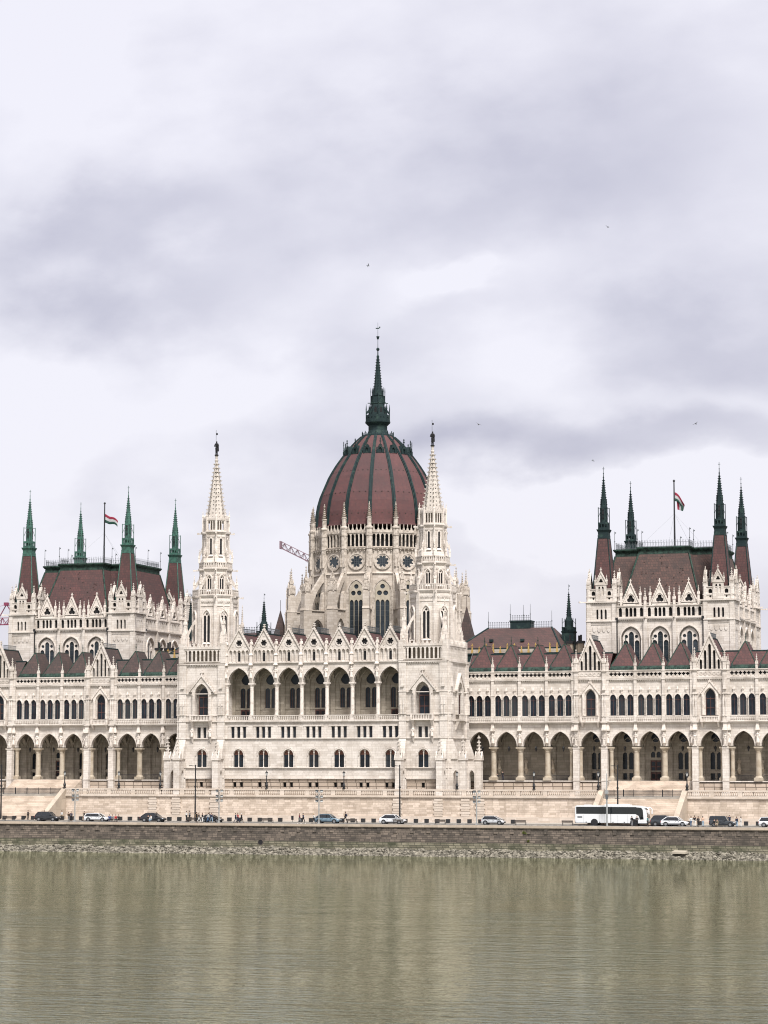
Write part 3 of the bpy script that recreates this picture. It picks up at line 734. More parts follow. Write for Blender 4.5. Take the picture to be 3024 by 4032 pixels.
def lucarne():
    mb = MB(); f = F0
    mb.plate(f, [(-.62, 0), (-.62, .7), (0, 2.0), (.62, .7), (.62, 0)], [opening(0, .6, .1, .7, .45, 3)], -.05, .12, m=0)
    mb.plate(f, [(-.5, 0), (-.5, .7), (0, 1.8), (.5, .7), (.5, 0)], [], -1.6, -.1, m=0)
    for sg in (-1, 1): mb.box(f, sg*.72-.09, sg*.72+.09, -.05, .2, 0, 1.1, m=0)
    mb.box(f, -.07, .07, 0, .14, 1.9, 3.1, m=0); mb.box(f, -.22, .22, -.02, .16, 2.3, 2.45, m=0); mb.box(f, -.16, .16, 0, .14, 2.75, 2.87, m=0)
    for k in range(3):
        for sg in (-1, 1): mb.box(f, sg*(.5-.14*k)-.08, sg*(.5-.14*k)+.08, 0, .14, .95+.32*k, 1.12+.32*k, m=0)
    return mb.mesh('lucarne', ['copper'])
lm = lucarne()
for t in FA: put('lucarne', lm, Fr(AX, DY, t), 0, 6.95, 73.45, dome)
mb = MB()
for t in FA: mb.box(Fr(AX, DY, t), -1.38, 1.38, 6.2, 6.95, 73.3, 73.55)
sub('gutter_ring', mb, 'copper', dome)
mb = MB()
for t in FA:
    fr = Fr(AX, DY, t)
    for z, R in ((60.6, 12.45), (65.0, 11.6), (69.6, 9.5)):
        for o in (-1.3, 0, 1.3): mb.box(fr, o*R/12-.12, o*R/12+.12, R-.6, R+.02, z, z+.16)
sub('roof_hatch', mb, 'tile_brown', dome)
# copper lantern
mb = MB()
mb.ngon(AX, DY, [(3.1,77.3),(3.35,77.5),(3.35,77.75),(2.7,77.95),(2.2,78.3),(1.95,78.9),(1.95,79.9),(2.1,80.0),(2.6,80.5),(2.62,80.75),(2.3,80.8),(1.75,80.85)], 16)
mb.ngon(AX, DY, [(1.85,80.8),(1.75,82.0),(1.35,84.4),(1.45,84.5),(1.38,84.6),(1.38,86.0),(1.5,86.1),(.95,86.2),(.86,87.2),(.25,94.0),(.28,94.5),(.12,94.7),(.10,95.6)], 8)
for fr in oct_frames(AX, DY, 2.42):
    h = 2.42*sin(pi/8); mb.plate(fr, rect(-h, h, 80.75, 82.1), [foil(o, 81.45, .27, 4, .5, 2) for o in (-.5, .2)], -.08, .06)
for i in range(8):
    t = i*pi/4+pi/8; fr = Fr(AX, DY, t)
    mb.box(fr, -.09, .09, 2.3, 2.5, 80.7, 83.4); mb.frus(fr, (-.13,.13,2.28,2.52), 83.2, (-.02,.02,2.38,2.42), 84.4)
    mb.plate(Fr(AX, DY, t-pi/2), [(1.3, 84.0), (1.3, 83.4), (2.35, 82.2), (2.35, 82.8)], [], -.05, .05)
    mb.box(fr, -.07, .07, 1.38, 1.52, 84.7, 87.0); mb.frus(fr, (-.1,.1,1.35,1.55), 86.9, (-.02,.02,1.43,1.47), 87.9)
    mb.box(fr, -.06, .06, 1.3, 2.1, 84.55, 84.7)
    for k in range(12):
        q = (k+.5)/12; R = .86+(.25-.86)*q; z = 87.3+6.6*q; mb.frus(fr, (-.05,.05,R-.05,R+.08), z-.04, (-.07,.07,R-.05,R+.2), z+.1)
for fr in oct_frames(AX, DY, 1.5): mb.plate(fr, opening(0, .5, 82.3, 83.4, .4, 3), [], .1, .14, m=1, back=False)
for k in range(16):
    fr = Fr(AX, DY, VA[k]); mb.box(fr, -.06, .06, 3.2, 3.32, 77.7, 78.6); mb.box(fr, -.15, .15, 3.2, 3.32, 78.2, 78.3)
    for o in (-.4, .4): mb.box(fr, o-.04, o+.04, 3.2, 3.28, 77.7, 78.25)
mb.ball((AX, DY, 95.9), .36, 10, 6); mb.tube((AX, DY, 95.6), (AX, DY, 101.5), .07, 6, r2=.03)
mb.ngon(AX, DY, [(.18,98.0),(.34,98.6)], 8, cap=False)
mb.box(Fr(AX, DY, .3), -.45, .3, -.04, .04, 100.2, 100.4); mb.box(Fr(AX, DY, .3), .25, .5, -.04, .04, 100.35, 100.65)
sub('lantern', mb, ['copper', 'dark'], dome)
# drum
mb = MB(); RD = 13.55
mb.ngon(AX, DY, [(RD,30.0),(RD,49.5),(RD+.25,49.5),(RD+.1,49.8),(RD-.05,49.8),(RD-.05,54.3),(RD+.3,54.6),(RD+.4,54.9),(RD-.6,54.95)], 16, rot=pi/16)
mb.ngon(AX, DY, [(10.6,54.9),(10.6,58.6)], 16, rot=pi/16, m=1)  # near-black inner wall: the gallery's shade is put into its colour
AP = RD*cos(pi/16); FH = RD*sin(pi/16)
for t in FA:
    fr = Fr(AX + AP*sin(t), DY - AP*cos(t), t)
    n = 5; L = FH-.5; s = 2*L/n
    mb.plate(fr, rect(-L, L, 54.9, 58.5), [opening(-L+(k+.5)*s, s*.70, 55.1, 57.3, .42, 4) for k in range(n)], -.35, 0, m=3)
    for k in range(n):
        u = -L+(k+.5)*s; mb.plate(fr, [(u-s*.5, 57.9), (u, 59.2), (u+s*.5, 57.9)], [], -.2, .12, m=3); mb.box(fr, u-.07, u+.07, -.1, .06, 59.0, 59.7, m=3)
        mb.box(fr, u-.14, u+.14, 0, .42, 54.45, 54.62, m=3); mb.box(fr, u-.10, u+.10, 0, .3, 54.1, 54.3, m=3)
    ring_o = circ(0, 52.0, 1.75, 20)
    mb.plate(fr, ring_o, [circ(0, 52.0, 1.5, 20)], 0, .2, m=3, back=False)
    mb.plate(fr, circ(0, 52.0, 1.5, 20), [foil(0, 52.0, 1.28, 8, .26, 3, pi/8)], -.0, .1, m=3, back=False)
    ring(mb, fr, 0, 3.5, 45.6, 2.6, .3, 0, .3, leg=9, m=3); ring(mb, fr, 0, 3.1, 45.6, 2.35, .14, 0, .18, leg=9, m=3)
for t in VA:
    fr = Fr(AX, DY, t); mb.box(fr, -.62, .62, RD-.5, RD+.35, 30, 54.3)
    x, y, _ = fr.p(0, RD+.05, 0); mb.ngon(x, y, [(.66,49.6),(.66,58.6),(.8,58.8),(.8,59.1),(.5,59.3)], 8, m=3)
    for z in (54.6, 57.3): mb.ngon(x, y, [(.76,z),(.76,z+.2)], 8, m=3)
    for o in (-.35, .35): mb.frus(fr, (o-.18,o+.18,RD+.3,RD+.85), 50.9, (o-.04,o+.04,RD+.3,RD+.75), 53.6, m=3)
drum = part('drum', mb, ['stone2', 'dark', 'inner', 'oldcarved'])
drum.scale = (1, 1, .972); drum.location.z = .288      # drum front heights
def rose():
    mb = MB(); f = F0
    mb.plate(f, circ(0, 0, 1.32, 20), [], -.05, .05, m=0, back=False)
    for o in (-.45, 0, .45): mb.box(f, o-.02, o+.02, .04, .065, -1.2, 1.2, m=1); mb.box(f, -1.2, 1.2, .04, .065, o-.02, o+.02, m=1)
    return mb.mesh('rose_window', ['glass2', 'irongrey'])
def bigwin():
    mb = MB(); f = F0; W = 2.9; zs = 10.9; rise = 2.2
    mb.plate(f, opening(0, W, 0, zs, rise, 7), [], -.04, .04, m=0, back=False)
    hs = [opening(o, .84, .05, 8.6, .65, 4) for o in (-.95, 0, .95)] + [circ(-.62, 10.6, .5, 12), circ(.62, 10.6, .5, 12), circ(0, 11.95, .48, 12)]
    mb.plate(f, opening(0, W, 0, zs, rise, 7), hs, .04, .2, m=1, back=False)
    for z in range(1, 9):
        mb.box(f, -1.3, 1.3, .04, .07, z*1.0-.02, z*1.0+.02, m=2)
    return mb.mesh('window', ['glass2', 'gold_tr', 'irongrey'])
M['gold_tr'] = plain('pale_tracery', (.50,.44,.35), (.40,.35,.27), 1, .8)
rm, bw_ = rose(), bigwin()
spm = None
def drum_pin():
    mb = MB(); mb.ngon(0, 0, [(.46,0),(.46,1.6),(.56,1.7),(.56,1.85),(.40,1.95),(.05,4.6)], 8)
    for k in range(6):
        z = 2.05+k*.42; r = .40-(.35)*(z-1.95)/2.65+.12
        mb.ngon(0, 0, [(r*.8,z),(r*1.25,z+.12),(r*.7,z+.14)], 8)
    mb.box(F0, -.16, .16, -.16, .16, 4.45, 4.6); mb.box(F0, -.06, .06, -.06, .06, 4.5, 5.1)
    return mb.mesh('pinnacle', 'oldcarved')
dpm = drum_pin()
def fly_mesh():
    mb = MB(); f = Fr(0, 0, -pi/2)      # local: +(-u)... plate in the radial plane
    # use radial frame: u = distance from axis along -y
    g = Fr(0, 0, -pi/2)
    # radial direction at angle 0 is -y ; Fr(a=-pi/2).p(u,..)=( 0, -u )
    up = [(13.3, 50.9), (13.3, 48.6), (14.4, 47.6), (15.6, 45.9), (16.6, 43.6), (17.3, 41.5), (18.3, 41.5), (18.3, 44.9), (17.2, 45.4)]
    mb.plate(g, up, [], -.34, .34)
    mb.plate(g, rect(13.3, 18.2, 30, 42.1), [opening(15.45, 2.9, 30.05, 38.0, 2.3, 6)], -.4, .4)
    mb.plate(g, [(13.3, 42.1), (13.3, 46.6), (14.3, 45.5), (14.7, 42.1)], [], -.34, .34)
    mb.box(F0, -.62, .62, 13.3, 18.4, 41.95, 42.15)
    mb.box(F0, -.64, .64, 17.1, 19.1, 30, 42.0); mb.frus(F0, (-.7,.7,17.0,19.2), 42.0, (-.62,.62,17.2,19.0), 42.5); mb.box(F0, -.62, .62, 17.2, 18.9, 42.4, 45.4)
    return mb.mesh('flying_buttress', 'stone2')
def bpin():
    mb = MB(); pinn(mb, 0, 0, 0, 1.15, .6, .01, 0)
    for k in range(4): mb.plate(Fr(0, 0, k*pi/2), [(-.72, .6), (0, 2.1), (.72, .6)], [], .45, .7, back=False)
    mb.box(F0, -.4, .4, -.4, .4, .6, 2.2)
    for sx in (-1, 1):
        for sy in (-1, 1): pinn(mb, sx*.6, sy*.6, .2, .22, 1.3, 1.0, 2)
    pinn(mb, 0, 0, 2.1, .66, .5, 3.2, 5)
    return mb.mesh('pinnacle', 'oldcarved')
fm, bpm = fly_mesh(), bpin()
for t in FA:
    if cos(t) < -.6: continue
    fr = Fr(AX, DY, t)
    put('rose_window', rm, fr, 0, AP+.0, 52.0, drum); put('window', bw_, fr, 0, AP+.02, 34.9, drum)
for t in VA:
    fr = Fr(AX, DY, t); put('pinnacle', dpm, fr, 0, RD+.05, 59.2, drum)
    put('flying_buttress', fm, fr, 0, 0, 0, drum); put('pinnacle', bpm, fr, 0, 18.1, 45.4, drum)
# ================================================================== arcaded wings
G1 = (46.8, 53.4); G2 = (69.2, 76.0)
def bay_list(side):
    # (kind, r0, r1, stair) measured outwards from the axis
    L = [('n', 25.9, 31.2), ('n', 31.2, 36.45), ('n', 36.45, 41.7), ('n', 41.7, 46.8), ('g',)+G1, ('s', 53.4, 58.65), ('s', 58.65, 63.95), ('s', 63.95, 69.2), ('g',)+G2, ('n', 76.0, 81.25), ('n', 81.25, 86.5), ('n', 86.5, 91.75)]
    return L
def thin_shaft():
    mb = MB(); f = F0
    mb.box(f, -.27, .27, 0, .34, 18.5, 27.95); mb.box(f, -.3, .3, 0, .68, 18.5, 19.6)
    for z in (19.6, 23.4, 26.3, 27.85): mb.box(f, -.33, .33, 0, .42, z, z+.16)
    pinn(mb, 0, -.05, 28.0, .42, .9, 1.9, 4)
    return mb.mesh('pinnacle_shaft', 'stone')
def corbel_statue():
    mb = MB(); f = F0
    mb.frus(f, (-.1,.1,0,.12), 14.0, (-.36,.36,0,.5), 14.6); figure(mb, f, 0, .27, 14.6, 2.0)
    mb.box(f, -.4, .4, 0, .56, 16.85, 17.1); mb.frus(f, (-.36,.36,0,.5), 17.1, (-.24,.24,0,.36), 18.2)
    for k in (-.25, .25): mb.frus(f, (k-.1,k+.1,.3,.5), 17.1, (k-.02,k+.02,.36,.4), 17.7)
    return mb.mesh('corbel_statue', 'carved')
def big_pier():
    mb = MB(); f = F0
    mb.box(f, -.56, .56, -.3, .85, 4.9, 13.9); mb.box(f, -.66, .66, -.3, .95, 4.9, 5.6); mb.box(f, -.62, .62, -.3, .92, 7.55, 7.75)
    mb.box(f, -.62, .62, -.3, .92, 13.5, 13.75); mb.box(f, -.42, .42, -.3, .6, 13.9, 18.3)
    figure(mb, f, 0, .78, 14.2, 2.1, True); mb.box(f, -.42, .42, .5, 1.05, 13.95, 14.2); mb.frus(f, (-.45,.45,.4,1.1), 16.9, (-.3,.3,.4,.8), 17.9)
    mb.box(f, -.62, .62, -.3, .8, 18.3, 18.5); mb.box(f, -.46, .46, -.3, .62, 18.5, 21.2)
    for o in (-.24, .24): mb.box(f, o-.14, o+.14, .5, .74, 19.4, 22.4); mb.frus(f, (o-.15,o+.15,.5,.76), 22.4, (o-.03,o+.03,.56,.6), 23.6)
    mb.box(f, -.38, .38, -.3, .5, 21.2, 27.9); mb.frus(f, (-.26,.26,.48,.76), 24.6, (-.05,.05,.48,.55), 27.2); mb.box(f, -.3, .3, .4, .8, 24.35, 24.65)
    for z in (19.55, 23.5, 27.85): mb.box(f, -.5, .5, -.3, .7, z, z+.18)
    pinn(mb, 0, -.1, 28.0, .62, 1.5, 2.6, 5); pinn(mb, -.42, .1, 28.0, .26, .6, 1.2, 2); pinn(mb, .42, .1, 28.0, .26, .6, 1.2, 2)
    return mb.mesh('buttress_pier', 'stone')
def arc_window3():
    mb = MB(); f = F0
    mb.plate(f, opening(0, 1.12, 0, 3.25, .68, 5), [], -.24, -.18, m=0, back=False)
    mb.box(f, -.025, .025, -.18, -.15, 0, 3.6, m=1); mb.box(f, -.56, .56, -.18, -.15, 2.85, 2.91, m=1)
    ring(mb, f, 0, 1.12, 3.25, .68, .16, 0, .16, n=5, m=2)
    for sg in (-1, 1):
        x = sg*.81
        for o in (-.1, .1):
            mb.ngon(x+o, -.06, [(.11,0),(.11,.12),(.085,.16),(.08,2.95),(.13,3.1),(.13,3.25)], 6, m=2)
    mb.box(f, -.14, .14, 0, .14, 4.15, 4.3, m=2); mb.frus(f, (-.08,.08,0,.1), 4.3, (-.2,.2,0,.24), 4.75, m=2); mb.box(f, -.26, .26, 0, .26, 4.75, 4.9, m=2); mb.frus(f, (-.14,.14,0,.18), 4.9, (-.1,.1,0,.1), 5.3, m=2)
    return mb.mesh('window', ['glass', 'wood', 'carved'])
def g_window():
    mb = MB(); f = F0; w, h, r = 1.75, 4.75, 1.35
    mb.plate(f, opening(0, w, 0, h-r, r, 7), [], -.5, -.44, m=0, back=False)
    mb.box(f, -.05, .05, -.44, -.38, 0, h-r, m=1); mb.box(f, -w/2, w/2, -.44, -.37, 3.0, 3.14, m=1); mb.box(f, -w/2, w/2, -.44, -.37, 1.3, 1.42, m=1)
    for sg in (-1, 1): mb.box(f, sg*w/2, sg*(w/2-.1), -.44, -.37, 0, h-r, m=1)
    out = [(-1.55, 0), (-1.55, 3.9), (-1.85, 3.9), (0, 6.2), (1.85, 3.9), (1.55, 3.9), (1.55, 0)]
    mb.plate(f, out, [opening(0, 2.2, .01, 3.5, 1.6, 7)], 0, .3, m=2)
    for sg in (-1, 1):
        mb.plate(f, [(sg*1.95, 3.75), (sg*1.95, 4.0), (0, 6.45), (0, 6.15)], [], 0, .45, m=2)
        for k in range(6):
            t = (k+.5)/6.3; mb.box(f, sg*1.95*(1-t)-.08, sg*1.95*(1-t)+.08, .15, .4, 4.0+2.4*t+.05, 4.0+2.4*t+.3, m=2)
        mb.box(f, sg*1.3-.09, sg*1.3+.09, .28, .42, .1, 3.6, m=2)
    mb.box(f, -.08, .08, .1, .3, 6.4, 7.1, m=2); mb.box(f, -.25, .25, .05, .35, 6.7, 6.85, m=2)
    return mb.mesh('window', ['glass', 'wood', 'carved'])
def small_balcony():
    mb = MB(); b = F0
    mb.box(b, -1.75, 1.75, 0, .9, 0, .2); mb.box(b, -1.75, 1.75, .66, .9, .9, 1.06)
    for k in range(11):
        u = -1.5+k*.3; mb.box(b, u-.07, u+.07, .7, .84, .2, .9)
    for sg in (-1, 1):
        mb.box(b, sg*1.55, sg*1.8, 0, .92, .2, 1.1); mb.frus(b, (sg*1.5-.15,sg*1.5+.15,0,.1), -1.0, (sg*1.5-.2,sg*1.5+.2,0,.8), 0)
    return mb.mesh('balcony', 'carved')
def wing_gable():
    mb = MB(); f = F0
    hs = [opening(0, .56, .05, 4.3, .45, 4)] + [opening(s*.85, .5, .05, 3.2, .4, 4) for s in (-1, 1)] + [opening(s*1.65, .46, .05, 1.55, .35, 4) for s in (-1, 1)]
    mb.plate(f, [(-2.72, 0), (-2.72, .2), (0, 6.15), (2.72, .2), (2.72, 0)], hs, -.5, 0)
    mb.plate(f, [(-2.5, .05), (0, 5.6), (2.5, .05)], [], -.5, -.42, m=1, back=False)
    ring(mb, f, 0, .56, 4.3, .45, .1, 0, .1, leg=4.2)
    for s in (-1, 1):
        ring(mb, f, s*.85, .5, 3.2, .4, .09, 0, .1, leg=3.1); ring(mb, f, s*1.65, .46, 1.55, .35, .09, 0, .1, leg=1.5)
        mb.plate(f, [(s*2.85, .1), (s*2.9, .45), (0, 6.7), (0, 6.2)], [], -.55, .22)
        for k in range(11):
            t = (k+.5)/11.4; mb.box(f, s*2.85*(1-t)-.1, s*2.85*(1-t)+.1, -.1, .15, .5+6.1*t, .5+6.1*t+.3)
    mb.box(f, -.12, .12, -.25, 0, 6.5, 7.5); mb.box(f, -.26, .26, -.3, .05, 7.0, 7.15); mb.box(f, -.18, .18, -.3, .05, 7.4, 7.55)
    return mb.mesh('gable', ['stone', 'dark'])
def dormer(mat):
    def g():
        mb = MB(); P = F0.p; w = 2.3; y0, ya, yb = -.9, -3.1, -7.2; z0, z1 = .95, 5.25
        # flared copper foot, red front, copper hips, ridge to the back
        mb.q([P(-2.6,-.35,0), P(2.6,-.35,0), P(w,y0,z0), P(-w,y0,z0)], 1)
        mb.q([P(-w,y0,z0), P(w,y0,z0), P(.12,ya,z1), P(-.12,ya,z1)], 0)
        for s in (-1, 1):
            mb.q([P(s*w,y0,z0), P(s*.12,ya,z1), P(s*.12,yb,z1), P(s*w,yb,z0)], 0)
            mb.q([P(s*2.6,-.35,0), P(s*w,y0,z0), P(s*w,yb,z0), P(s*2.6,yb,0)], 1)
            a, b = Vector(P(s*w,y0,z0)), Vector(P(s*.12,ya,z1)); mb.tube(a, b, .11, 5, m=1)
        for k in range(14): mb.box(F0, -2.4+k*.37-.03, -2.4+k*.37+.03, -.95, -.36, .02, .5, 1)
        mb.box(F0, -.14, .14, yb, ya+.1, z1-.08, z1+.1, 1); mb.box(F0, -.05, .05, ya-.2, ya-.1, z1, z1+1.6, 1); mb.box(F0, -.12, .12, ya-.27, ya-.03, z1+.8, z1+.95, 1)
        mb.q([P(-w,yb,z0), P(w,yb,z0), P(0,yb,z1)], 0)
        return mb.mesh('dormer_roof', [mat, 'copper_mid'])
    return cached(('dorm', mat), g)
def ridge_roof_g(mat):
    def g():
        mb = MB(); P = F0.p
        for s in (-1, 1): mb.q([P(s*2.75,-.5,.2), P(0,-.5,5.9), P(0,-7.5,5.9), P(s*2.75,-7.5,.2)], 0)
        mb.q([P(-2.75,-7.5,.2), P(2.75,-7.5,.2), P(0,-7.5,5.9)], 0); mb.box(F0, -.1, .1, -7.6, -.4, 5.82, 6.02, 1)
        mb.box(F0, -2.9, -2.6, -7.9, -7.3, 0, 3.4, 1)
        P2 = [(-.25,-7.55), (.25,-7.55)]
        for s in (-1, 1): mb.tube(P(s*2.8,-7.6,.2), P(0,-7.6,5.95), .16, 4, m=1)
        return mb.mesh('gable_roof', [mat, 'copper'])
    return cached(('groof', mat), g)
WINGCOL = lambda: column_mesh(6.2, .5, .95, 'shaft', 12, .55)
def wing(side, tile):
    f = Fr(AX, YW); X = lambda r: side*r
    mb = MB(); mi = MB(); LB = bay_list(side)
    r_end = 91.75
    u0, u1 = sorted((X(25.9), X(r_end)))
    stairs = sorted((X(53.4), X(69.2)))
    # stylobate (left open where the stair rises)
    for a, b in ((u0, stairs[0]), (stairs[1], u1)):
        mb.box(f, a, b, -1.2, .0, 4.7, 7.5, m=1); mb.box(f, a, b, -1.2, .16, 7.42, 7.62)
        mb.box(f, a, b, -.2, .1, 4.7, 5.2, m=1)
    mb.box(f, u0, u1, -5.3, 0, 7.3, 7.6); mb.box(f, *stairs, -1.2, .05, 4.9, 7.6)
    fb = f.fwd(-5.0); FU = f.fwd(-.0)
    wing_o = part('arcade_wing', MB(), ['stone'])  # placeholder mesh filled below
    for bi, b in enumerate(LB):
        k, ra, rb = b; c = (X(ra)+X(rb))/2; hw = (rb-ra)/2; a0, a1 = c-hw, c+hw
        w = 3.86 if k == 'g' else 4.06; rise = 2.75
        mb.plate(f, [(a0, 18.3), (a0, 14.0), (c-w/2, 14.0)] + arc(c, w, 14.01, rise, 9)[1:-1] + [(c+w/2, 14.0), (a1, 14.0), (a1, 18.3)], [], -.8, 0)
        ring(mb, f, c, w, 14.0, rise, .24, 0, .16, n=9); ring(mb, f, c, w, 14.0, rise, .1, -.3, .06, n=9)
        mb.box(f, a0, a1, 0, .45, 18.22, 18.42); mb.box(f, a0, a1, 0, .7, 18.42, 18.56)
        # upper storey
        if k == 'g':
            mb.plate(FU, rect(a0, a1, 18.5, 26.3), [opening(c, 1.8, 19.6, 23.1, 1.4, 7)], -.9, 0)
            mb.plate(f, rect(a0, a1, 26.7, 27.95), [], -.1, .12)
            for q in range(7): mb.plate(f, circ(c-2.4+q*.8, 27.3, .36, 10), [foil(c-2.4+q*.8, 27.3, .27, 4, .5, 2)], .12, .19, back=False)
            put('window', cached('gw', g_window), f, c, 0, 19.6, wing_o); put('balcony', cached('sb', small_balcony), f, c, .02, 18.4, wing_o)
            put('gable', cached('wg', wing_gable), f, c, 0, 28.0, wing_o); put('gable_roof', ridge_roof_g(tile), f, c, 0, 28.0, wing_o)
            put('ridge_cresting', cresting(5.4, .8, .36), f, c, -4.0, 34.0, wing_o, pi/2)
            for sg in (-1, 1): put('buttress_pier', cached('bp', big_pier), f, c+sg*(hw-.62), .02, 0, wing_o)
            for sg in (-1, 1):
                col = column_mesh(6.2, .36, .95, 'shaft', 12, .55); put('column', col, f, c+sg*(w/2+.12), -.45, 7.65, wing_o)
        else:
            cs = [c-1.62, c, c+1.62]
            mb.plate(FU, rect(a0, a1, 18.5, 26.3), [opening(q, 1.13, 19.65, 22.9, .69, 5) for q in cs], -.9, 0)
            for q in cs: put('window', cached('aw', arc_window3), f, q, 0, 19.65, wing_o)
            n = 6; s = (2*hw-.6)/n
            mb.plate(f, rect(a0, a1, 26.7, 27.95), [foil(c-(n/2-.5-q)*s, 27.32, .39, 4, .5, 3) for q in range(n)], -.02, .12)
            for q in range(n+1):
                mb.plate(f, circ(c-(n/2-q)*s, 27.62, .13, 8), [], .12, .18, back=False); mb.plate(f, circ(c-(n/2-q)*s, 26.98, .13, 8), [], .12, .18, back=False)
            put('dormer_roof', dormer(tile), f, c, -.5, 27.95, wing_o)
            put('balustrade', balus_mesh(round(2*hw-.5, 2), 1.0, .38, 'stone', 0, .26, .16), f, c, .5, 18.55, wing_o)
        dentils(mb, f, a0, a1, 26.05, .3, .4, .22); mb.box(f, a0, a1, 0, .34, 26.47, 26.72); mb.box(f, a0, a1, -.15, .24, 27.95, 28.1)
        mb.box(f, a0, a1, -1.2, -.15, 26.3, 27.6, m=2)
        # arcade interior
        win = (k in 'sg')
        hs = []
        if win:
            if bi == 6: hs = [opening(c+o, .8, 11.9, 12.6, .4, 4) for o in (-.52, .52)] + [circ(c, 15.6, .85)] + [rect(c-1.0, c+1.0, 7.65, 11.4)]
            else: hs = [opening(c+o, .86, 9.7, 12.4, .5, 4) for o in (-.6, .6)] + [circ(c, 15.6, .85)] + [rect(c+o-.4, c+o+.4, 7.8, 9.0) for o in (-.6, .6)]
        mi.plate(fb, rect(a0, a1, 7.3, 18.0), hs, -.6, 0)
        mi.box(f, a0, a1, -5.0, -.8, 17.3, 17.6)
        mi.box(fb, a0, a1, 0, .12, 9.3, 9.48); ring(mi, fb, c, 4.0, 13.9, 2.7, .2, 0, .22, leg=6.3)
        ring(mi, fb, c, 2.3, 13.6, 1.9, .14, 0, .1, leg=6) if win else mi.plate(fb, rect(c-1.4, c+1.4, 9.9, 13.4), [rect(c-1.2, c+1.2, 10.1, 13.2)], 0, .06)
        # quadripartite vault ribs
        for sg in (-1, 1):
            pa = [f.p(c-sg*hw+sg*2*hw*t, -.8-4.2*t, 13.9+3.3*sin(pi*t)) for t in [i/8 for i in range(9)]]
            for i in range(8): mi.tube(pa[i], pa[i+1], .13, 4)
        for uu in ((a0,) if side > 0 else (a1,)):
            fx = Fr(*f.p(uu, -.8, 0)[:2], pi/2)
            mi.plate(fx, [(0, 13.9), (0, 17.3), (4.2, 17.3), (4.2, 13.9)] + list(reversed(arc(2.1, 3.9, 13.9, 2.2, 6))), [], -.3, .3)
            mi.box(fb, uu-.45, uu+.45, 0, .35, 7.6, 13.9); mi.box(fb, uu-.55, uu+.55, 0, .45, 13.4, 13.9)
        if win:
            def iw():
                m = MB()
                for o in (-.6, .6):
                    m.plate(F0, opening(o, .86, 0, 2.7, .5, 4), [], -.35, -.3, m=0, back=False); m.box(F0, o-.03, o+.03, -.3, -.26, 0, 3.1, m=1)
                    m.box(F0, o-.4, o+.4, -.42, -.3, -1.9, -.7, m=0)
                m.box(F0, -1.1, 1.1, -.5, -.36, -1.95, 7.0, m=2)
                m.plate(F0, circ(0, 5.9, .86), [], -.35, -.3, m=0, back=False); m.plate(F0, circ(0, 5.9, 1.1), [circ(0, 5.9, .85)], 0, .1, m=2, back=False)
                return m.mesh('gallery_window', ['glass', 'iron', 'inner'])
            def dw():
                m = MB()
                for o in (-.52, .52): m.plate(F0, opening(o, .8, 4.3, 5.0, .4, 4), [], -.35, -.3, m=0, back=False)
                m.plate(F0, circ(0, 8.0, .86), [], -.35, -.3, m=0, back=False); m.box(F0, -1.1, 1.1, -.5, -.36, 0, 8.9, m=2)
                m.box(F0, -1.0, 1.0, -.4, -.25, .05, 3.8, m=1); m.box(F0, -.03, .03, -.25, -.2, .05, 3.8, m=3)
                for sg in (-1, 1):
                    for z, h in ((.4, .9), (1.6, .9), (2.75, .75)): m.box(F0, sg*.2, sg*.85, -.25, -.21, z, z+h, m=3 if z < 1 else 0)
                return m.mesh('door', ['glass', 'wood', 'inner', 'dark'])
            if bi == 6: put('door', cached('dw', dw), fb, c, 0, 7.6, wing_o)
            else: put('gallery_window', cached('iw', iw), fb, c, 0, 9.7, wing_o)
        else:
            def rail(L=3.4):
                m = MB(); m.box(F0, -L/2, L/2, -.03, .03, .95, 1.02); m.box(F0, -L/2, L/2, -.02, .02, .1, .15)
                for q in range(24): m.box(F0, -L/2+q*L/23-.015, -L/2+q*L/23+.015, -.015, .015, .1, .95)
                return m.mesh('railing', 'iron')
            put('railing', cached('rail', rail), f, c, -.45, 7.62, wing_o)
    # columns, corbel statues and shafts at the bay borders
    bounds = sorted({b[1] for b in LB} | {b[2] for b in LB})
    for r in bounds:
        if r in G1 or r in G2:
            g = G1 if r in G1 else G2; sg = 1 if r == g[1] else -1
            if sg*1: put('column', column_mesh(6.2, .36, .95, 'shaft', 12, .55), f, X(r+sg*.5), -.45, 7.65, wing_o)
        else: put('column', WINGCOL(), f, X(r), -.42, 7.65, wing_o)
        if r > 26: put('pinnacle_shaft', cached('ts', thin_shaft), f, X(r), .02, 0, wing_o)
        put('corbel_statue', cached('cs', corbel_statue), f, X(r), .02, 0, wing_o)
    # main roof slope behind the dormers
    P = f.p
    mr = MB()
    st0, st1 = sorted((X(53.4), X(69.2)))
    mr.q([P(st0,-.9,27.9), P(st1,-.9,27.9), P(st1,-10.8,28.6), P(st0,-10.8,28.6)], 1)
    for u0, u1 in ((u0, st0), (st1, u1)):
     mr.q([P(u0,-.9,27.9), P(u1,-.9,27.9), P(u1,-4.8,31.5), P(u0,-4.8,31.5)], 0)
     mr.q([P(u0,-4.8,31.5), P(u1,-4.8,31.5), P(u1,-8.2,31.6), P(u0,-8.2,31.6)], 1); mr.q([P(u0,-8.2,31.6), P(u1,-8.2,31.6), P(u1,-10.8,27.9), P(u0,-10.8,27.9)], 0)
     mr.box(f, u0, u1, -5.0, -4.7, 31.4, 31.7, 1)
    u0, u1 = sorted((X(25.9), X(r_end)))
    for r in bounds:
        if 53.4 <= r <= 69.2: continue
        for sg in (-1, 1): mr.tube(P(X(r)+sg*.15, -.8, 28.2), P(X(r)+sg*1.6, -3.6, 31.2), .14, 4, m=1)
    mr.box(f, u0, u1, -1.4, -.5, 27.85, 27.98, 1)
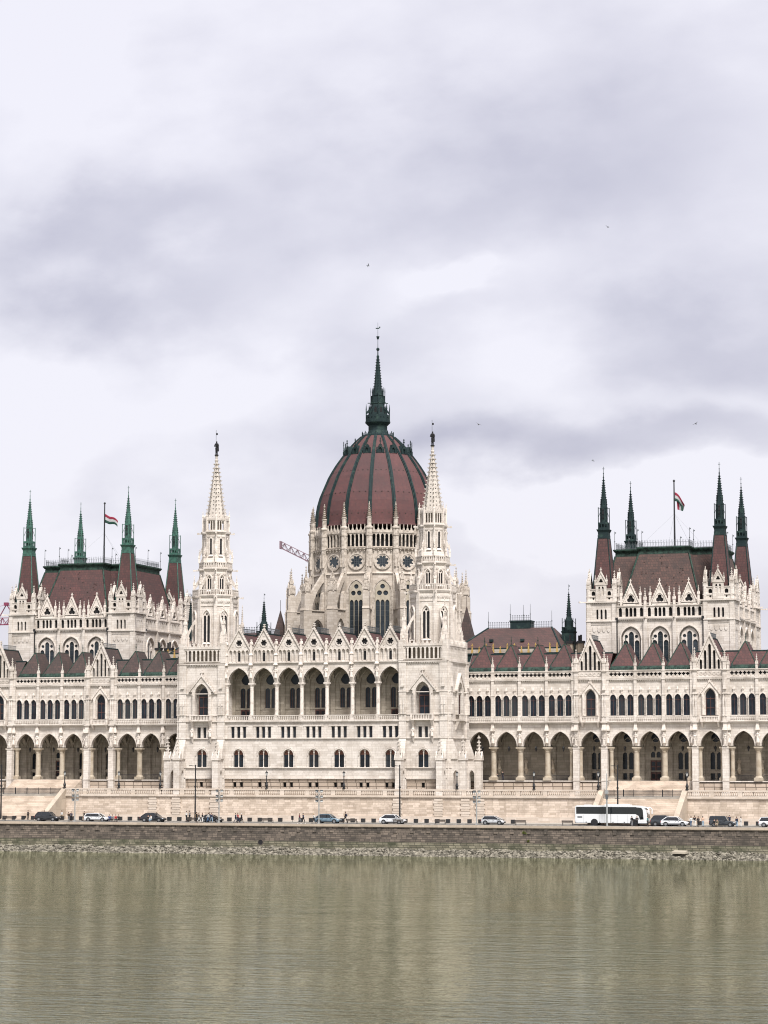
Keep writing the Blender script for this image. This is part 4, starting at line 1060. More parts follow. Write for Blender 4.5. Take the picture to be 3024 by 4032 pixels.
    sub('roof', mr, [tile, 'copper'], wing_o)
    mb.box(f, u0, u1, -10.9, -5.6, 4.9, 27.8); mb.box(f, u0, u1, -5.6, -1.3, 18.0, 27.6)
    old = wing_o.data; wing_o.data = mb.mesh('arcade_wing', ['stone', 'rustic', 'dark']); bpy.data.meshes.remove(old)
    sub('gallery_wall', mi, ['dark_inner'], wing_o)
    for k in range(3):
        m = MB(); pass
    return wing_o
wL = wing(-1, 'tile_brown'); wL['label'] = 'arcaded wing with weathered brown dormer roofs'
wR = wing(1, 'tile'); wR['label'] = 'arcaded wing with red dormer roofs'
# stone busts on consoles inside the arcade of the right wing
def bust():
    mb = MB(); f = F0; mb.frus(f, (-.15,.15,0,.1), 1.2, (-.4,.4,0,.6), 2.1); figure(mb, f, 0, .4, 2.1, 2.0); return mb.mesh('console_statue', 'shaft')
bm_ = bust()
for r in (31.2, 36.45, 41.7, 46.0, 53.9, 77.0, 81.25): put('console_statue', bm_, Fr(AX, YW).fwd(-4.65), r, 0, 7.7, wR)

# ================================================================== raised side blocks (council halls)
def trefoil(c, z, r): return foil(c, z, r, 3, .5, 4, pi/2)
def hall_gable():
    mb = MB(); f = F0
    mb.plate(f, [(-1.5, 0), (-1.5, .7), (0, 4.0), (1.5, .7), (1.5, 0)], [trefoil(0, 1.3, .82)], -.35, 0); mb.plate(f, circ(0, 1.25, .9, 14), [], -.35, -.3, m=1, back=False)
    ring(mb, f, 0, 1.9, .9, 1.5, .1, 0, .1)
    for s in (-1, 1):
        mb.plate(f, [(s*1.6, .55), (s*1.65, .85), (0, 4.5), (0, 4.1)], [], -.4, .16)
        for k in range(7):
            t = (k+.5)/7.3; mb.box(f, s*1.6*(1-t)-.09, s*1.6*(1-t)+.09, -.15, .12, .8+3.6*t, .8+3.6*t+.28)
        pinn(mb, s*1.85, .1, 0, .4, 2.0, 1.7, 3)
    mb.box(f, -.08, .08, -.2, 0, 4.3, 5.2); mb.box(f, -.22, .22, -.22, .02, 4.75, 4.88)
    return mb.mesh('gable', ['carved', 'dark'])
def hall_window():
    mb = MB(); f = F0; W = 3.3; h = 8.4; rise = 2.0
    mb.plate(f, opening(0, W, 0, h-rise, rise, 8), [], -.5, -.45, m=0, back=False)
    hs = [opening(0, .98, .05, h-1.25, .65, 4)] + [opening(s*1.1, .94, .05, 4.9+.7, .55, 4) for s in (-1, 1)] + [circ(s*.98, 6.85, .34, 10) for s in (-1, 1)]
    mb.plate(f, opening(0, W, 0, h-rise, rise, 8), hs, -.45, -.25, m=1, back=False)
    for z in range(1, 8): mb.box(f, -.42, .42, -.45, -.42, z-.02, z+.02, m=2)
    for s in (-1, 1):
        for z in range(1, 6): mb.box(f, s*1.1-.4, s*1.1+.4, -.45, -.42, z-.02, z+.02, m=2)
    ring(mb, f, 0, 3.9, h-rise, 2.4, .22, 0, .2, leg=6, m=1, n=8)
    return mb.mesh('window', ['glass2', 'carved', 'irongrey'])
def hall_face(mb, f, L, n, parent, pipe=True):
    # wall of n bays between two corner towers; u from 0 to L
    s = L/n
    cs = [(k+.5)*s for k in range(n)]
    mb.plate(f, rect(0, L, 24, 38.1), [opening(c, 3.9, 28.1, 34.5, 2.25, 8) for c in cs], -.7, 0)
    dentils(mb, f, 0, L, 38.0, .35, .36, .2); mb.box(f, 0, L, -.1, .4, 38.35, 38.55)
    hs = []
    for c in cs: hs += [opening(c+o, .58, 38.75, 40.1, .38, 4) for o in (-.8, 0, .8)] + [opening(c+o, .62, 38.75, 40.1, .38, 4) for o in (-2.05, 2.05)]
    mb.plate(f, rect(0, L, 38.5, 40.75), hs, -.35, 0); mb.box(f, 0, L, -.7, -.5, 38.5, 40.6, m=1)
    mb.box(f, 0, L, -.4, .14, 40.7, 40.9); mb.box(f, 0, L, -.15, .0, 41.2, 41.35)
    for k in range(int(L/.3)): mb.box(f, (k+.5)*.3-.05, (k+.5)*.3+.05, -.12, -.03, 40.9, 41.2)
    for k in range(1, n):
        u = k*s; mb.box(f, u-.35, u+.35, 0, .35, 24, 38.2); mb.box(f, u-.26, u+.26, 0, .35, 38.5, 41.0)
        put('pinnacle', pinn_mesh(.46, .9, 2.3, 4, 'carved'), f, u, .05, 41.0, parent)
        mb.frus(f, (u-.13,u+.13,.3,1.3), 38.45, (u-.13,u+.13,.3,1.3), 38.7)
    for c in cs:
        put('window', cached('hw', hall_window), f, c, 0, 28.1, parent)
        put('gable', cached('hg', hall_gable), f, c, 0, 40.8, parent)
def tower_face(mb, f, h):
    hs = [opening(o, .42, 38.35, 39.9, .35, 4) for o in (-.82, 0, .82)]
    mb.plate(f, rect(-h+.75, h-.75, 24, 41.6), hs, -.4, 0); mb.box(f, -h+.7, h-.7, -.6, -.4, 38.2, 40.5, m=1)
    for s in (-1, 1): mb.box(f, s*(h-.8), s*h, -.5, .16, 24, 41.6)
    mb.box(f, -h-.05, h+.05, -.2, .28, 37.85, 38.05); mb.box(f, -h-.08, h+.08, -.3, .34, 41.5, 41.75); mb.box(f, -h+.75, h-.75, 0, .1, 37.3, 37.4)
    for k in range(11): mb.box(f, -h+1.0+k*.38-.1, -h+1.0+k*.38+.1, 0, .14, 41.25, 41.45)
    for k in range(4):                     # blank shields
        c = (k-1.5)*.93; mb.plate(f, [(c-.33, 36.85), (c-.33, 36.3), (c-.2, 35.95), (c, 35.8), (c+.2, 35.95), (c+.33, 36.3), (c+.33, 36.85)], [], 0, .1, back=False)
    # belfry stage
    hs = [opening(s*1.55, .72, 42.9, 43.35, .4, 4) for s in (-1, 1)] + [foil(s*1.55, 42.3, .24, 4, .5, 3) for s in (-1, 1)]
    mb.plate(f, rect(-h+.1, h-.1, 41.75, 44.15), hs, -.35, 0); mb.box(f, -h+.4, h-.4, -.6, -.4, 41.8, 44.0, m=1)
    mb.box(f, -h, h, -.2, .12, 42.6, 42.74); mb.box(f, -h+.6, h-.6, -.2, .1, 44.05, 44.2)
    mb.plate(f, [(-1.05, 41.8), (-1.05, 45.2), (0, 47.2), (1.05, 45.2), (1.05, 41.8)], [opening(o, .4, 42.85, 44.3, .35, 4) for o in (-.34, .34)] + [trefoil(0, 45.7, .42)], -.1, .2)
    mb.plate(f, [(-.9, 42), (-.9, 45.2), (0, 46.8), (.9, 45.2), (.9, 42)], [], -.3, -.1, m=1)
    mb.box(f, -1.1, 1.1, .1, .28, 44.9, 45.02)
    for s in (-1, 1):
        mb.plate(f, [(s*1.15, 45.1), (s*1.15, 45.35), (0, 47.6), (0, 47.2)], [], -.3, .32)
        for k in range(4): mb.box(f, s*1.1*(1-(k+.5)/4.3)-.08, s*1.1*(1-(k+.5)/4.3)+.08, .0, .25, 45.4+2.0*(k+.5)/4.3, 45.65+2.0*(k+.5)/4.3)
        x, y, _ = f.p(s*1.12, .1, 0); pinn(mb, x, y, 44.9, .28, .7, 1.3, 3)
    mb.box(f, -.07, .07, 0, .14, 47.4, 48.3); mb.box(f, -.22, .22, -.02, .16, 47.8, 47.92)
def corner_tower(cx, cy, parent, cop, tile, name='corner_spire'):
    h = 2.88
    mb = MB()
    mb.box(Fr(cx, cy), -h+.5, h-.5, -h+.5, h-.5, 24, 44.0)
    for a in (0, pi/2, pi, -pi/2): tower_face(mb, Fr(cx + h*sin(a), cy - h*cos(a), a), h)
    for sx in (-1, 1):
        for sy in (-1, 1):
            x, y = cx+sx*(h-.36), cy+sy*(h-.36)
            mb.ngon(x, y, [(.5,41.7),(.5,44.8),(.6,45.0)], 8); pinn(mb, x, y, 44.8, .62, .5, 2.4, 4)
            for q in range(4):
                t = q*pi/2+pi/4; pinn(mb, x+.45*cos(t), y+.45*sin(t), 44.2, .2, .6, .9, 1)
    st = sub('corner_tower', mb, ['stone', 'dark'], parent)
    # tall tiled pyramid with copper hips, lantern and crocketed needle
    mb = MB(); f = Fr(cx, cy)
    mb.frus(f, (-1.88,1.88,-1.88,1.88), 43.9, (-.98,.98,-.98,.98), 54.2, m=0)
    for sx in (-1, 1):
        for sy in (-1, 1): mb.tube((cx+sx*1.87, cy+sy*1.87, 43.9), (cx+sx*.97, cy+sy*.97, 54.2), .13, 5, m=1)
    for a in range(4):
        g = Fr(cx, cy, a*pi/2)
        for z, hh in ((48.2, 1.39), (51.8, 1.1)): mb.box(g, -.05, .05, hh-.1, hh+.06, z, z+.14, m=1)
    B = lambda r, z0, z1, r2=None: mb.frus(f, (-r,r,-r,r), z0, ((-r,r,-r,r) if r2 is None else (-r2,r2,-r2,r2)), z1, m=1)
    B(1.03, 54.1, 54.8); B(.97, 54.8, 55.3, 1.0); B(1.0, 55.3, 55.75, 1.2); B(1.22, 55.75, 55.9)
    mats = [tile, cop, 'dark']
    for a in range(4):
        g = Fr(cx, cy, a*pi/2)
        mb.plate(Fr(cx+.92*sin(a*pi/2), cy-.92*cos(a*pi/2), a*pi/2), rect(-.95, .95, 55.9, 57.25), [rect(o-.19, o+.19, 56.25, 56.9) for o in (-.55, 0, .55)], -.08, .04, m=1)
        for o in (0,): mb.plate(g, opening(o, .42, 57.9, 59.2, .3, 4), [], .64, .69, m=2, back=False)
        for z in range(5): mb.box(g, -.24, .24, .66, .74, 57.8+z*.26, 57.88+z*.26, m=1)
        mb.plate(g, [(-.4, 60.0), (0, 61.9), (.4, 60.0)], [], .45, .62, m=1); mb.plate(g, circ(0, 59.75, .2, 10), [], .6, .72, m=2, back=False)
        t = a*pi/2+pi/4; c_ = Fr(cx, cy, t)
        mb.box(c_, -.055, .055, 1.2, 1.31, 55.8, 60.2, m=1); mb.box(c_, -.04, .04, .7, 1.28, 60.0, 60.1, m=1)
        mb.tube(c_.p(0, 1.25, 58.2), c_.p(0, .7, 59.6), .045, 4, m=1)
    mb.ngon(cx, cy, [(.72,55.9),(.70,59.3),(.66,60.3),(.66,60.5)], 8, m=1)
    mb.ngon(cx, cy, [(.64,60.4),(.09,66.0),(.05,67.0)], 8, m=1)
    for i in range(8):
        t = i*pi/4+pi/8; g = Fr(cx, cy, t)
        for k in range(11):
            q = (k+.8)/12; R = .64-.55*q; z = 60.4+5.6*q; mb.frus(g, (-.05,.05,R-.04,R+.08), z-.03, (-.06,.06,R-.04,R+.17), z+.1, m=1)
    mb.ball((cx, cy, 66.1), .16, 6, 4, m=1); mb.ball((cx, cy, 66.9), .12, 6, 4, m=1); mb.tube((cx, cy, 66), (cx, cy, 68.2), .045, 5, m=1)
    mb.box(f, -.22, .22, -.03, .03, 67.75, 67.83, m=1)
    sub('spire_roof', mb, mats, parent)
def side_block(cx, cop, tile, mtile, name):
    H = 14.2; mb = MB()
    T = 5.76
    blk = part('hall_block', MB(), ['stone'])
    f = Fr(cx-H+T, YC+.25)
    hall_face(mb, f, 2*(H-T), 3, blk)
    fs = Fr(cx+H-.25, YC+T, pi/2); Ls = 24.6-T
    hall_face(mb, fs, Ls, 3, blk)
    fl = Fr(cx-H+.25, YC+T+Ls, -pi/2); hall_face(mb, fl, Ls, 3, blk)
    mb.box(Fr(cx, YC), -H+.9, H-.9, -30, -.9, 24, 38.0); mb.box(Fr(cx, YC), -H+1.0, H-1.0, -29, -1.0, 38.0, 40.8)
    for ff, u in ((f, .12), (f, 2*(H-T)-.12), (fs, .12)):
        x, y, _ = ff.p(u, .2, 0); mb.ngon(x, y, [(.13,24),(.13,38.0)], 6, m=2); mb.box(Fr(x, y), -.25, .25, -.25, .25, 37.8, 38.6, m=2)
    old = blk.data; blk.data = mb.mesh('hall_block', ['stone', 'dark', 'iron']); bpy.data.meshes.remove(old)
    for sx in (-1, 1):
        corner_tower(cx+sx*(H-2.88), YC+2.88, blk, cop, 'tile'); corner_tower(cx+sx*(H-2.88), YC+24.6+2.88, blk, cop, 'tile')
        for a, dd in ((0, 0),): pass
    # gargoyles on the tower cornices
    # mansard roof
    mr = MB(); g = Fr(cx, 0)
    def FR(b, zb, t, zt, m): mr.frus(g, (b[0],b[1],-b[3],-b[2]), zb, (t[0],t[1],-t[3],-t[2]), zt, m=m)
    zt = 51.1
    FR((-12.4,12.4,29.2,50.5), 40.8, (-10.4,10.4,33.6,46.4), zt, 0)
    FR((-7.7,7.7,26.2,34), 40.8, (-4.95,4.95,29.6,34), zt, 0)
    for (a, b, c, d) in ((-10.4,10.4,33.6,46.4), (-4.95,4.95,29.6,34.2)):
        FR((a-.02,b+.02,c-.02,d+.02), zt-.05, (a-.0,b+.0,c+.05,d), zt+.75, 1); FR((a-.1,b+.1,c-.1,d+.1), zt+.75, (a-.35,b+.35,c-.35,d+.35), zt+1.1, 1); FR((a-.38,b+.38,c-.38,d+.38), zt+1.1, (a-.38,b+.38,c-.38,d+.38), zt+1.35, 1)
    P = g.p
    for s in (-1, 1):
        mr.tube(P(s*7.7,-26.2,40.8), P(s*4.95,-29.6,zt), .2, 5, m=1); mr.tube(P(s*12.4,-29.2,40.8), P(s*10.4,-33.6,zt), .2, 5, m=1); mr.tube(P(s*12.4,-50.5,40.8), P(s*10.4,-46.4,zt), .2, 5, m=1)
    rng = random.Random(3)
    for _ in range(26):
        t = rng.random(); z = 41.5+9*t; y = 26.2+3.4*(z-40.8)/(zt-40.8); u = rng.uniform(-4.6, 4.6)
        mr.box(Fr(cx+u, y), -.1, .1, -.05, .09, z, z+.14, m=2)
    roof = sub('mansard_roof', mr, [mtile, 'copper_mid', 'tile_brown'], blk)
    def lattice(L):
        n = max(3, int(L/.52))
        m = MB(); m.box(F0, -L/2, L/2, -.03, .03, .1, .17); m.box(F0, -L/2, L/2, -.02, .02, .85, .9)
        for k in range(n+1):
            u = -L/2+k*L/n; m.box(F0, u-.025, u+.025, -.025, .025, 0, 1.1)
            for q in range(6):
                t = q*pi/3; t2 = t+pi/3; m.tube((u+.12*cos(t), 0, 1.22+.12*sin(t)), (u+.12*cos(t2), 0, 1.22+.12*sin(t2)), .02, 3)
            m.box(F0, u+L/n*.25-.02, u+L/n*.25+.02, -.02, .02, .3, .9)
        return m.mesh('ridge_cresting', 'irongrey')
    for x, y, L, a in ((0, 29.8, 9.6, 0), (-7.8, 33.8, 5.0, 0), (7.8, 33.8, 5.0, 0), (10.2, 40, 12.4, pi/2), (-10.2, 40, 12.4, pi/2), (0, 46.2, 20.4, 0), (-4.9, 31.8, 3.9, pi/2), (4.9, 31.8, 3.9, pi/2)):
        link('ridge_cresting', cached(('lat', L), lambda: lattice(L)), blk, (cx+x, y, zt+1.35), a)
    def pole():
        m = MB(); m.tube((0,0,0), (0,0,3.6), .07, 5, r2=.035); m.ball((0,0,1.6), .13, 6, 4); m.box(Fr(0,0,.4), -.03, .28, -.02, .02, 3.2, 3.45); m.ball((0,0,3.1), .08, 5, 4)
        return m.mesh('finial_rod', 'irongrey')
    for x, y in ((-5.1,29.5),(5.1,29.5),(-5.1,33.6),(5.1,33.6),(-10.5,33.6),(10.5,33.6),(-10.5,46.5),(10.5,46.5),(10.5,40),(0,46.5)):
        link('finial_rod', cached('pole', pole), blk, (cx+x, y, zt+1.35))
    # gargoyles
    def garg():
        m = MB(); m.frus(F0, (-.13,.13,0,1.3), 0, (-.13,.13,0,1.3), .22); m.box(F0, -.18, .18, 1.1, 1.45, -.03, .28); return m.mesh('gargoyle', 'carved')
    for x, y, a in ((cx-H, YC, -pi/3), (cx+H, YC, pi/3), (cx+H-T, YC, -pi/4), (cx-H+T, YC, pi/5), (cx+H, YC+T, pi/2), (cx+H, YC+24.6, pi/2), (cx+H, YC+30.3, pi/2)):
        put('gargoyle', cached('garg', garg), Fr(x, y, a), 0, .1, 41.5, blk)
    for k in range(1, 3):
        put('gargoyle', cached('garg', garg), fs, Ls*k/3, .3, 38.3, blk)
    return blk
sbL = side_block(-76.4, 'copper_bright', 'tile', 'tile', 'left'); sbL['label'] = 'hall block with bright green copper spires and red mansard roof'
sbR = side_block(47.05, 'copper', 'tile', 'tile_old', 'right'); sbR['label'] = 'hall block with dark copper spires and weathered brown mansard roof'

# ================================================================== roofs between the dome and the side blocks
def needle(cx, cy, z0, H, parent):
    mb = MB()
    mb.box(Fr(cx, cy), -1.2, 1.2, -1.2, 1.2, z0-4, z0); mb.frus(Fr(cx, cy), (-1.25,1.25,-1.25,1.25), z0, (-1.35,1.35,-1.35,1.35), z0+.3)
    mb.ngon(cx, cy, [(.85,z0+.3),(.8,z0+2.4),(.55,z0+3.0),(.5,z0+3.2),(.06,z0+H-1.5)], 8)
    for a in range(4):
        g = Fr(cx, cy, a*pi/2+pi/4); mb.box(g, -.05, .05, 1.5, 1.6, z0+.3, z0+2.9); mb.tube(g.p(0,1.55,z0+1.8), g.p(0,.8,z0+2.6), .04, 4)
        mb.box(Fr(cx, cy, a*pi/2), -1.2, 1.2, 1.1, 1.2, z0+1.0, z0+1.12)
        for k in range(7): mb.box(Fr(cx, cy, a*pi/2), -1.1+k*.36, -1.04+k*.36, 1.1, 1.2, z0+.3, z0+1.0)
    for i in range(8):
        for k in range(10):
            q = (k+.8)/11; R = .5-.44*q; z = z0+3.2+(H-4.7)*q; g = Fr(cx, cy, i*pi/4+pi/8); mb.frus(g, (-.04,.04,R-.04,R+.08), z-.03, (-.05,.05,R-.04,R+.15), z+.1)
    mb.tube((cx, cy, z0+H-1.7), (cx, cy, z0+H), .035, 4); mb.ball((cx, cy, z0+H-1.0), .09, 5, 4); mb.box(Fr(cx, cy, .5), 0, .25, -.02, .02, z0+H-.4, z0+H-.2)
    sub('ridge_spire', mb, 'copper', parent)
def link_roof(side):
    mb = MB(); f = Fr(AX, 0)
    X = lambda a, b: sorted((side*a, side*b))
    a, b = X(20, 41.5); P = f.p
    mb.box(f, a, b, -46, -27, 24, 33.0, m=2)
    ra, rb = (side*24.4, side*37.4)
    mb.q([P(side*20,-27.5,33.3), P(side*41.0,-27.5,33.3), P(rb,-35,37.6), P(ra,-35,37.6)], 0)
    mb.q([P(side*41.0,-27.5,33.3), P(side*41.0,-44,33.0), P(rb,-37,37.6), P(rb,-35,37.6)], 0)
    mb.q([P(side*20,-27.5,33.3), P(side*20,-44,33.0), P(ra,-37,37.6), P(ra,-35,37.6)], 0)
    mb.q([P(side*20,-44,33.0), P(side*41,-44,33.0), P(rb,-37,37.6), P(ra,-37,37.6)], 0)
    mb.q([P(ra,-35,37.6), P(rb,-35,37.6), P(rb,-37,37.6), P(ra,-37,37.6)], 1)
    mb.tube(P(side*41.0,-27.5,33.3), P(rb,-35,37.6), .2, 5, m=1); mb.tube(P(side*20,-27.5,33.3), P(ra,-35,37.6), .2, 5, m=1)
    x0, x1 = sorted((side*29.0, side*33.1)); mb.box(f, x0, x1, -37.5, -34.6, 37.4, 38.9, m=1); mb.box(f, x0-.15, x1+.15, -37.6, -34.5, 38.8, 39.05, m=1)
    for r in (26.5, 32.8): mb.box(f, side*r-.35, side*r+.35, -29.9, -29.2, 34.6, 35.1, m=1)
    mb.box(f, a, b, -27.6, -27.3, 32.9, 33.3, m=1)
    o = part('link_roof', mb, ['tile_link', 'copper', 'stone2'])
    def poles():
        m = MB(); m.tube((0,0,0), (0,0,3.3), .06, 5, r2=.03); m.ball((0,0,1.3), .12, 6, 4); return m.mesh('finial_rod', 'irongrey')
    for r, y, z in ((24.4, 35, 37.6), (37.4, 35, 37.6), (29, 34.7, 39.0), (33.1, 34.7, 39.0), (31, 37.4, 39.0)): link('finial_rod', cached('p33', poles), o, (AX+side*r, y, z))
    link('ridge_cresting', cresting(4.4, 1.1, .35), o, (AX+side*26.7, 35, 37.6)); link('ridge_cresting', cresting(4.2, 1.1, .35), o, (AX+side*35.3, 35, 37.6)); link('ridge_cresting', cresting(4.0, 1.0, .35), o, (AX+side*31.05, 34.7, 39.0))
    needle(AX+side*40.5, 36.5, 36.5, 9.6, o)
    # parapet with ochre finials in front of the roof
    mp = MB(); g = Fr(AX, 25.4)
    mp.box(g, a, b, -.5, 0, 28, 32.1, m=1); mp.box(g, a, b, -.1, .15, 31.9, 32.2, m=1)
    n = 15
    for k in range(n):
        u = side*(20.9+k*1.42); hh = 1.9 if k % 3 else 1.3
        mp.frus(g, (u-.2,u+.2,-.35,.05), 32.2, (u-.04,u+.04,-.18,-.1), 32.2+hh); mp.box(g, u-.14, u+.14, -.3, 0, 32.2+hh*.75, 32.2+hh*.85)
    sub('parapet', mp, ['gold', 'copper'], o)
    for r, y in ((42.3, 30), (43.6, 32), (44.6, 29.5)):
        mc = MB(); q = Fr(AX+side*r, y); mc.box(q, -.55, .55, -.45, .45, 28, 34.3, m=0); mc.box(q, -.7, .7, -.6, .6, 34.0, 34.5, m=1); mc.ngon(AX+side*r, y, [(.2,34.5),(.2,35.7)], 6, m=1)
        sub('chimney', mc, ['shaft', 'iron'], o)
    # steep dark roof against the drum
    ms = MB(); ms.frus(Fr(AX+side*19.9, 35), (-3.0,3.0,-3.0,3.0), 28, (-.06,.06,-.06,.06), 42.0); ms.tube((AX+side*19.9,35,41.8), (AX+side*19.9,35,44.2), .05, 4)
    sub('steep_roof', ms, 'tile_brown', o)
    mk = MB()
    for r in (18.6, 20.3): mk.box(Fr(AX+side*r, 24.5), -.7, .7, -.7, .7, 28, 36.0); mk.box(Fr(AX+side*r, 24.5), -.85, .85, -.85, .85, 35.7, 36.3)
    sub('dark_chimney_stack', mk, 'tile_old', o)
    return o
link_roof(-1)['label'] = 'red hipped roof left of the dome'; lr = link_roof(1); lr['label'] = 'red hipped roof right of the dome'
needle(-35.6, 30, 36.5, 8.8, lr)
mb = MB(); mb.box(Fr(AX, 0), -46, 46, -56, -24.8, 4.9, 30.5)
part('core_block', mb, ['stone2'])
# ================================================================== setting
def struct(name, mb, mats, parent=None):
    o = link(name, mb.mesh(name, mats), parent); o['kind'] = 'structure'; return o
M['asphalt'] = plain('asphalt', (.06,.06,.062), (.085,.083,.08), 1.5, .9)
M['paving'] = plain('pale_paving', (.42,.38,.33), (.32,.29,.25), .8, .85)
M['paint'] = plain('white_road_paint', (.62,.62,.60), None, rough=.7)
M['grass'] = plain('ground_soil', (.10,.09,.07), (.07,.08,.04), .05, .9)
mb = MB(); mb.box(F0, -3000, 3000, -4000, 2.9, 2.0, 4.55); struct('ground', mb, 'grass')
mb = MB(); mb.box(F0, -160, 150, -24, 2.95, 4.5, 4.9); struct('terrace', mb, 'paving')
mb = MB(); mb.box(F0, -300, 300, 2.9, 11.2, -1, .18); struct('pavement', mb, 'paving')
mb = MB(); mb.box(F0, -300, 300, 11.2, 15.3, -1, .02); road = struct('road', mb, 'asphalt')
mb = MB()
for k in range(115): mb.box(F0, -88+k*1.45, -88+k*1.45+.72, 14.75, 15.25, .024, .026)
for k in range(20): mb.box(F0, -88+k*9, -88+k*9+4, 13.0, 13.12, .024, .026)
struct('road_marking', mb, 'paint')
mb = MB(); mb.box(F0, -300, 300, 15.3, 16.4, -1, .03); struct('quay_edge', mb, 'paving')

# quay wall along the water
M['quay'] = masonry('quay_stone', (.245,.195,.155), (.085,.068,.056), (.035,.029,.024), (.05,.042,.033), .95, .37, .03, .8, stscale=.28, bump=.5)
M['quaylow'] = masonry('mossy_quay_stone', (.31,.28,.20), (.13,.115,.08), (.035,.035,.022), (.045,.052,.024), 1.2, .40, .04, .9, stscale=.35, bump=.5)
M['coping'] = masonry('quay_coping', (.58,.48,.38), (.44,.36,.28), (.3,.25,.2), (.30,.25,.2), 2.4, 2.0, .012, .5)
qw = thing('quay_wall', 'long weathered block-built quay wall rising from the river rocks', 'wall', (0, -16.5, -5)); ROOTLOC[qw.name] = Vector((0, -16.5, -5))
mb = MB(); mb.box(F0, -300, 300, 16.45, 16.75, -.42, .0); mb.box(F0, -300, 300, 16.45, 16.7, -.5, -.42); link('coping', mb.mesh('coping', 'coping'), qw)
mb = MB(); mb.box(F0, -300, 300, 10, 16.5, -3.1, -.45)
rq = random.Random(5)
for k in range(60):
    u = -90 + k*3.05; mb.box(F0, u-.32, u+.32, 16.5, 16.6, -1.5, -.48)
link('wall', mb.mesh('wall', 'quay'), qw)
mb = MB()
for i, z in enumerate((-3.1, -3.5, -3.9, -4.3)): mb.box(F0, -300, 300, 14, 16.6+.12*i, z-.42, z)
link('footing', mb.mesh('footing', 'quaylow'), qw)
mb = MB(); x, y, z = -17.9, -16.75, -3.35
for k in range(12):
    a, b = 2*pi*k/12, 2*pi*(k+1)/12; mb.tube((x+.5*cos(a), y, z+.5*sin(a)), (x+.5*cos(b), y, z+.5*sin(b)), .07, 4, m=1)
mb.plate(Fr(x, y+.1), [(px-0, pz) for px, pz in circ(0, z, .46, 12)], [], -.3, .12, m=0)
link('drain_pipe', mb.mesh('drain_pipe', ['dark', 'quay']), qw)
# small yellow-green weeds growing in the wall joints
M['weed'] = plain('weed_leaf', (.16,.17,.03), (.07,.10,.02), 3, .8)
def tuft(name, x, z, s, seed, label):
    r = random.Random(seed); m = MB()
    for _ in range(60):
        a = r.uniform(0, 2*pi); e = r.uniform(-.3, 1.2); L = s*r.uniform(.4, 1); b = Vector((r.uniform(-.12, .12), 0, r.uniform(-.1, .1)))
        d = Vector((cos(a)*cos(e), -abs(sin(a))*cos(e)*.6, sin(e)))*L; w = Vector((.05, 0, .03))
        p = b + d; m.q([tuple(b-w*.3), tuple(b+w*.3), tuple(p+w), tuple(p-w*.6)])
    o = link(name, m.mesh(name, 'weed'), None, (x, -16.55, z)); tag(o, label, 'weed')
tuft('wall_weed', 31.2, -1.35, .5, 1, 'taller yellow-green weed sprouting high on the quay wall behind the bus')
tuft('wall_weed', 31.9, -2.75, .35, 2, 'smaller weed tuft low on the quay wall under the taller weed')
# riprap
M['rock'] = plain('pale_rock', (.30,.27,.215), (.10,.09,.068), 1.3, .9, lo=.38, hi=.62)
def rocks():
    me = bpy.data.meshes.new('riprap'); v = []; f = []; r = random.Random(9)
    t = (1+5**.5)/2; ico = [Vector(p).normalized() for p in ((-1,t,0),(1,t,0),(-1,-t,0),(1,-t,0),(0,-1,t),(0,1,t),(0,-1,-t),(0,1,-t),(t,0,-1),(t,0,1),(-t,0,-1),(-t,0,1))]
    tri = [(0,11,5),(0,5,1),(0,1,7),(0,7,10),(0,10,11),(1,5,9),(5,11,4),(11,10,2),(10,7,6),(7,1,8),(3,9,4),(3,4,2),(3,2,6),(3,6,8),(3,8,9),(4,9,5),(2,4,11),(6,2,10),(8,6,7),(9,8,1)]
    for _ in range(7500):
        q = r.random(); x = r.uniform(-105, 95); y = -16.9-3.6*q; z = -4.25-1.3*q + .12*sin(x*.31) * (1-q) - .05
        s = r.uniform(.10, .30) if r.random() < .88 else r.uniform(.3, .5); e = Matrix.Rotation(r.uniform(0, 6.28), 3, 'Z') @ Matrix.Rotation(r.uniform(-.6, .6), 3, 'X')
        sc = Vector((r.uniform(.8, 1.6), r.uniform(.7, 1.2), r.uniform(.45, .85)))*s; i = len(v)
        for p in ico:
            k = r.uniform(.75, 1.2); w = e @ Vector((p.x*sc.x*k, p.y*sc.y*k, p.z*sc.z*k)); v.append((x+w.x, y+w.y, z+w.z))
        f += [(i+a, i+b, i+c) for a, b, c in tri]
    me.from_pydata(v, [], f); me.materials.append(M['rock']); return me
o = link('riprap', rocks()); o['kind'] = 'stuff'; tag(o, 'band of pale broken boulders at the foot of the quay wall', 'rocks')
M['mud'] = plain('wet_gravel', (.10,.09,.065), (.05,.045,.035), 2, .7)
mb = MB(); mb.hexa([F0.p(-300,16,-6.5),F0.p(300,16,-6.5),F0.p(300,21.5,-6.5),F0.p(-300,21.5,-6.5),F0.p(-300,16,-4.05),F0.p(300,16,-4.05),F0.p(300,21.5,-5.95),F0.p(-300,21.5,-5.95)]); struct('river_bank', mb, 'mud')
M['slabm'] = plain('broken_concrete', (.42,.37,.29), (.42,.37,.3), 1, .9)
mb = MB(); mb.hexa([(-1.2,-.7,-.1),(1.1,-.8,-.12),(1.25,.6,-.1),(-1.1,.7,-.08),(-1.25,-.7,.28),(1.1,-.75,.2),(1.2,.6,.42),(-1.05,.7,.45)])
tag(link('stone_slab', mb.mesh('stone_slab', 'slabm'), None, (58.9, -18.4, -4.35)), 'broad pale flat slab lying on the river rocks', 'slab')

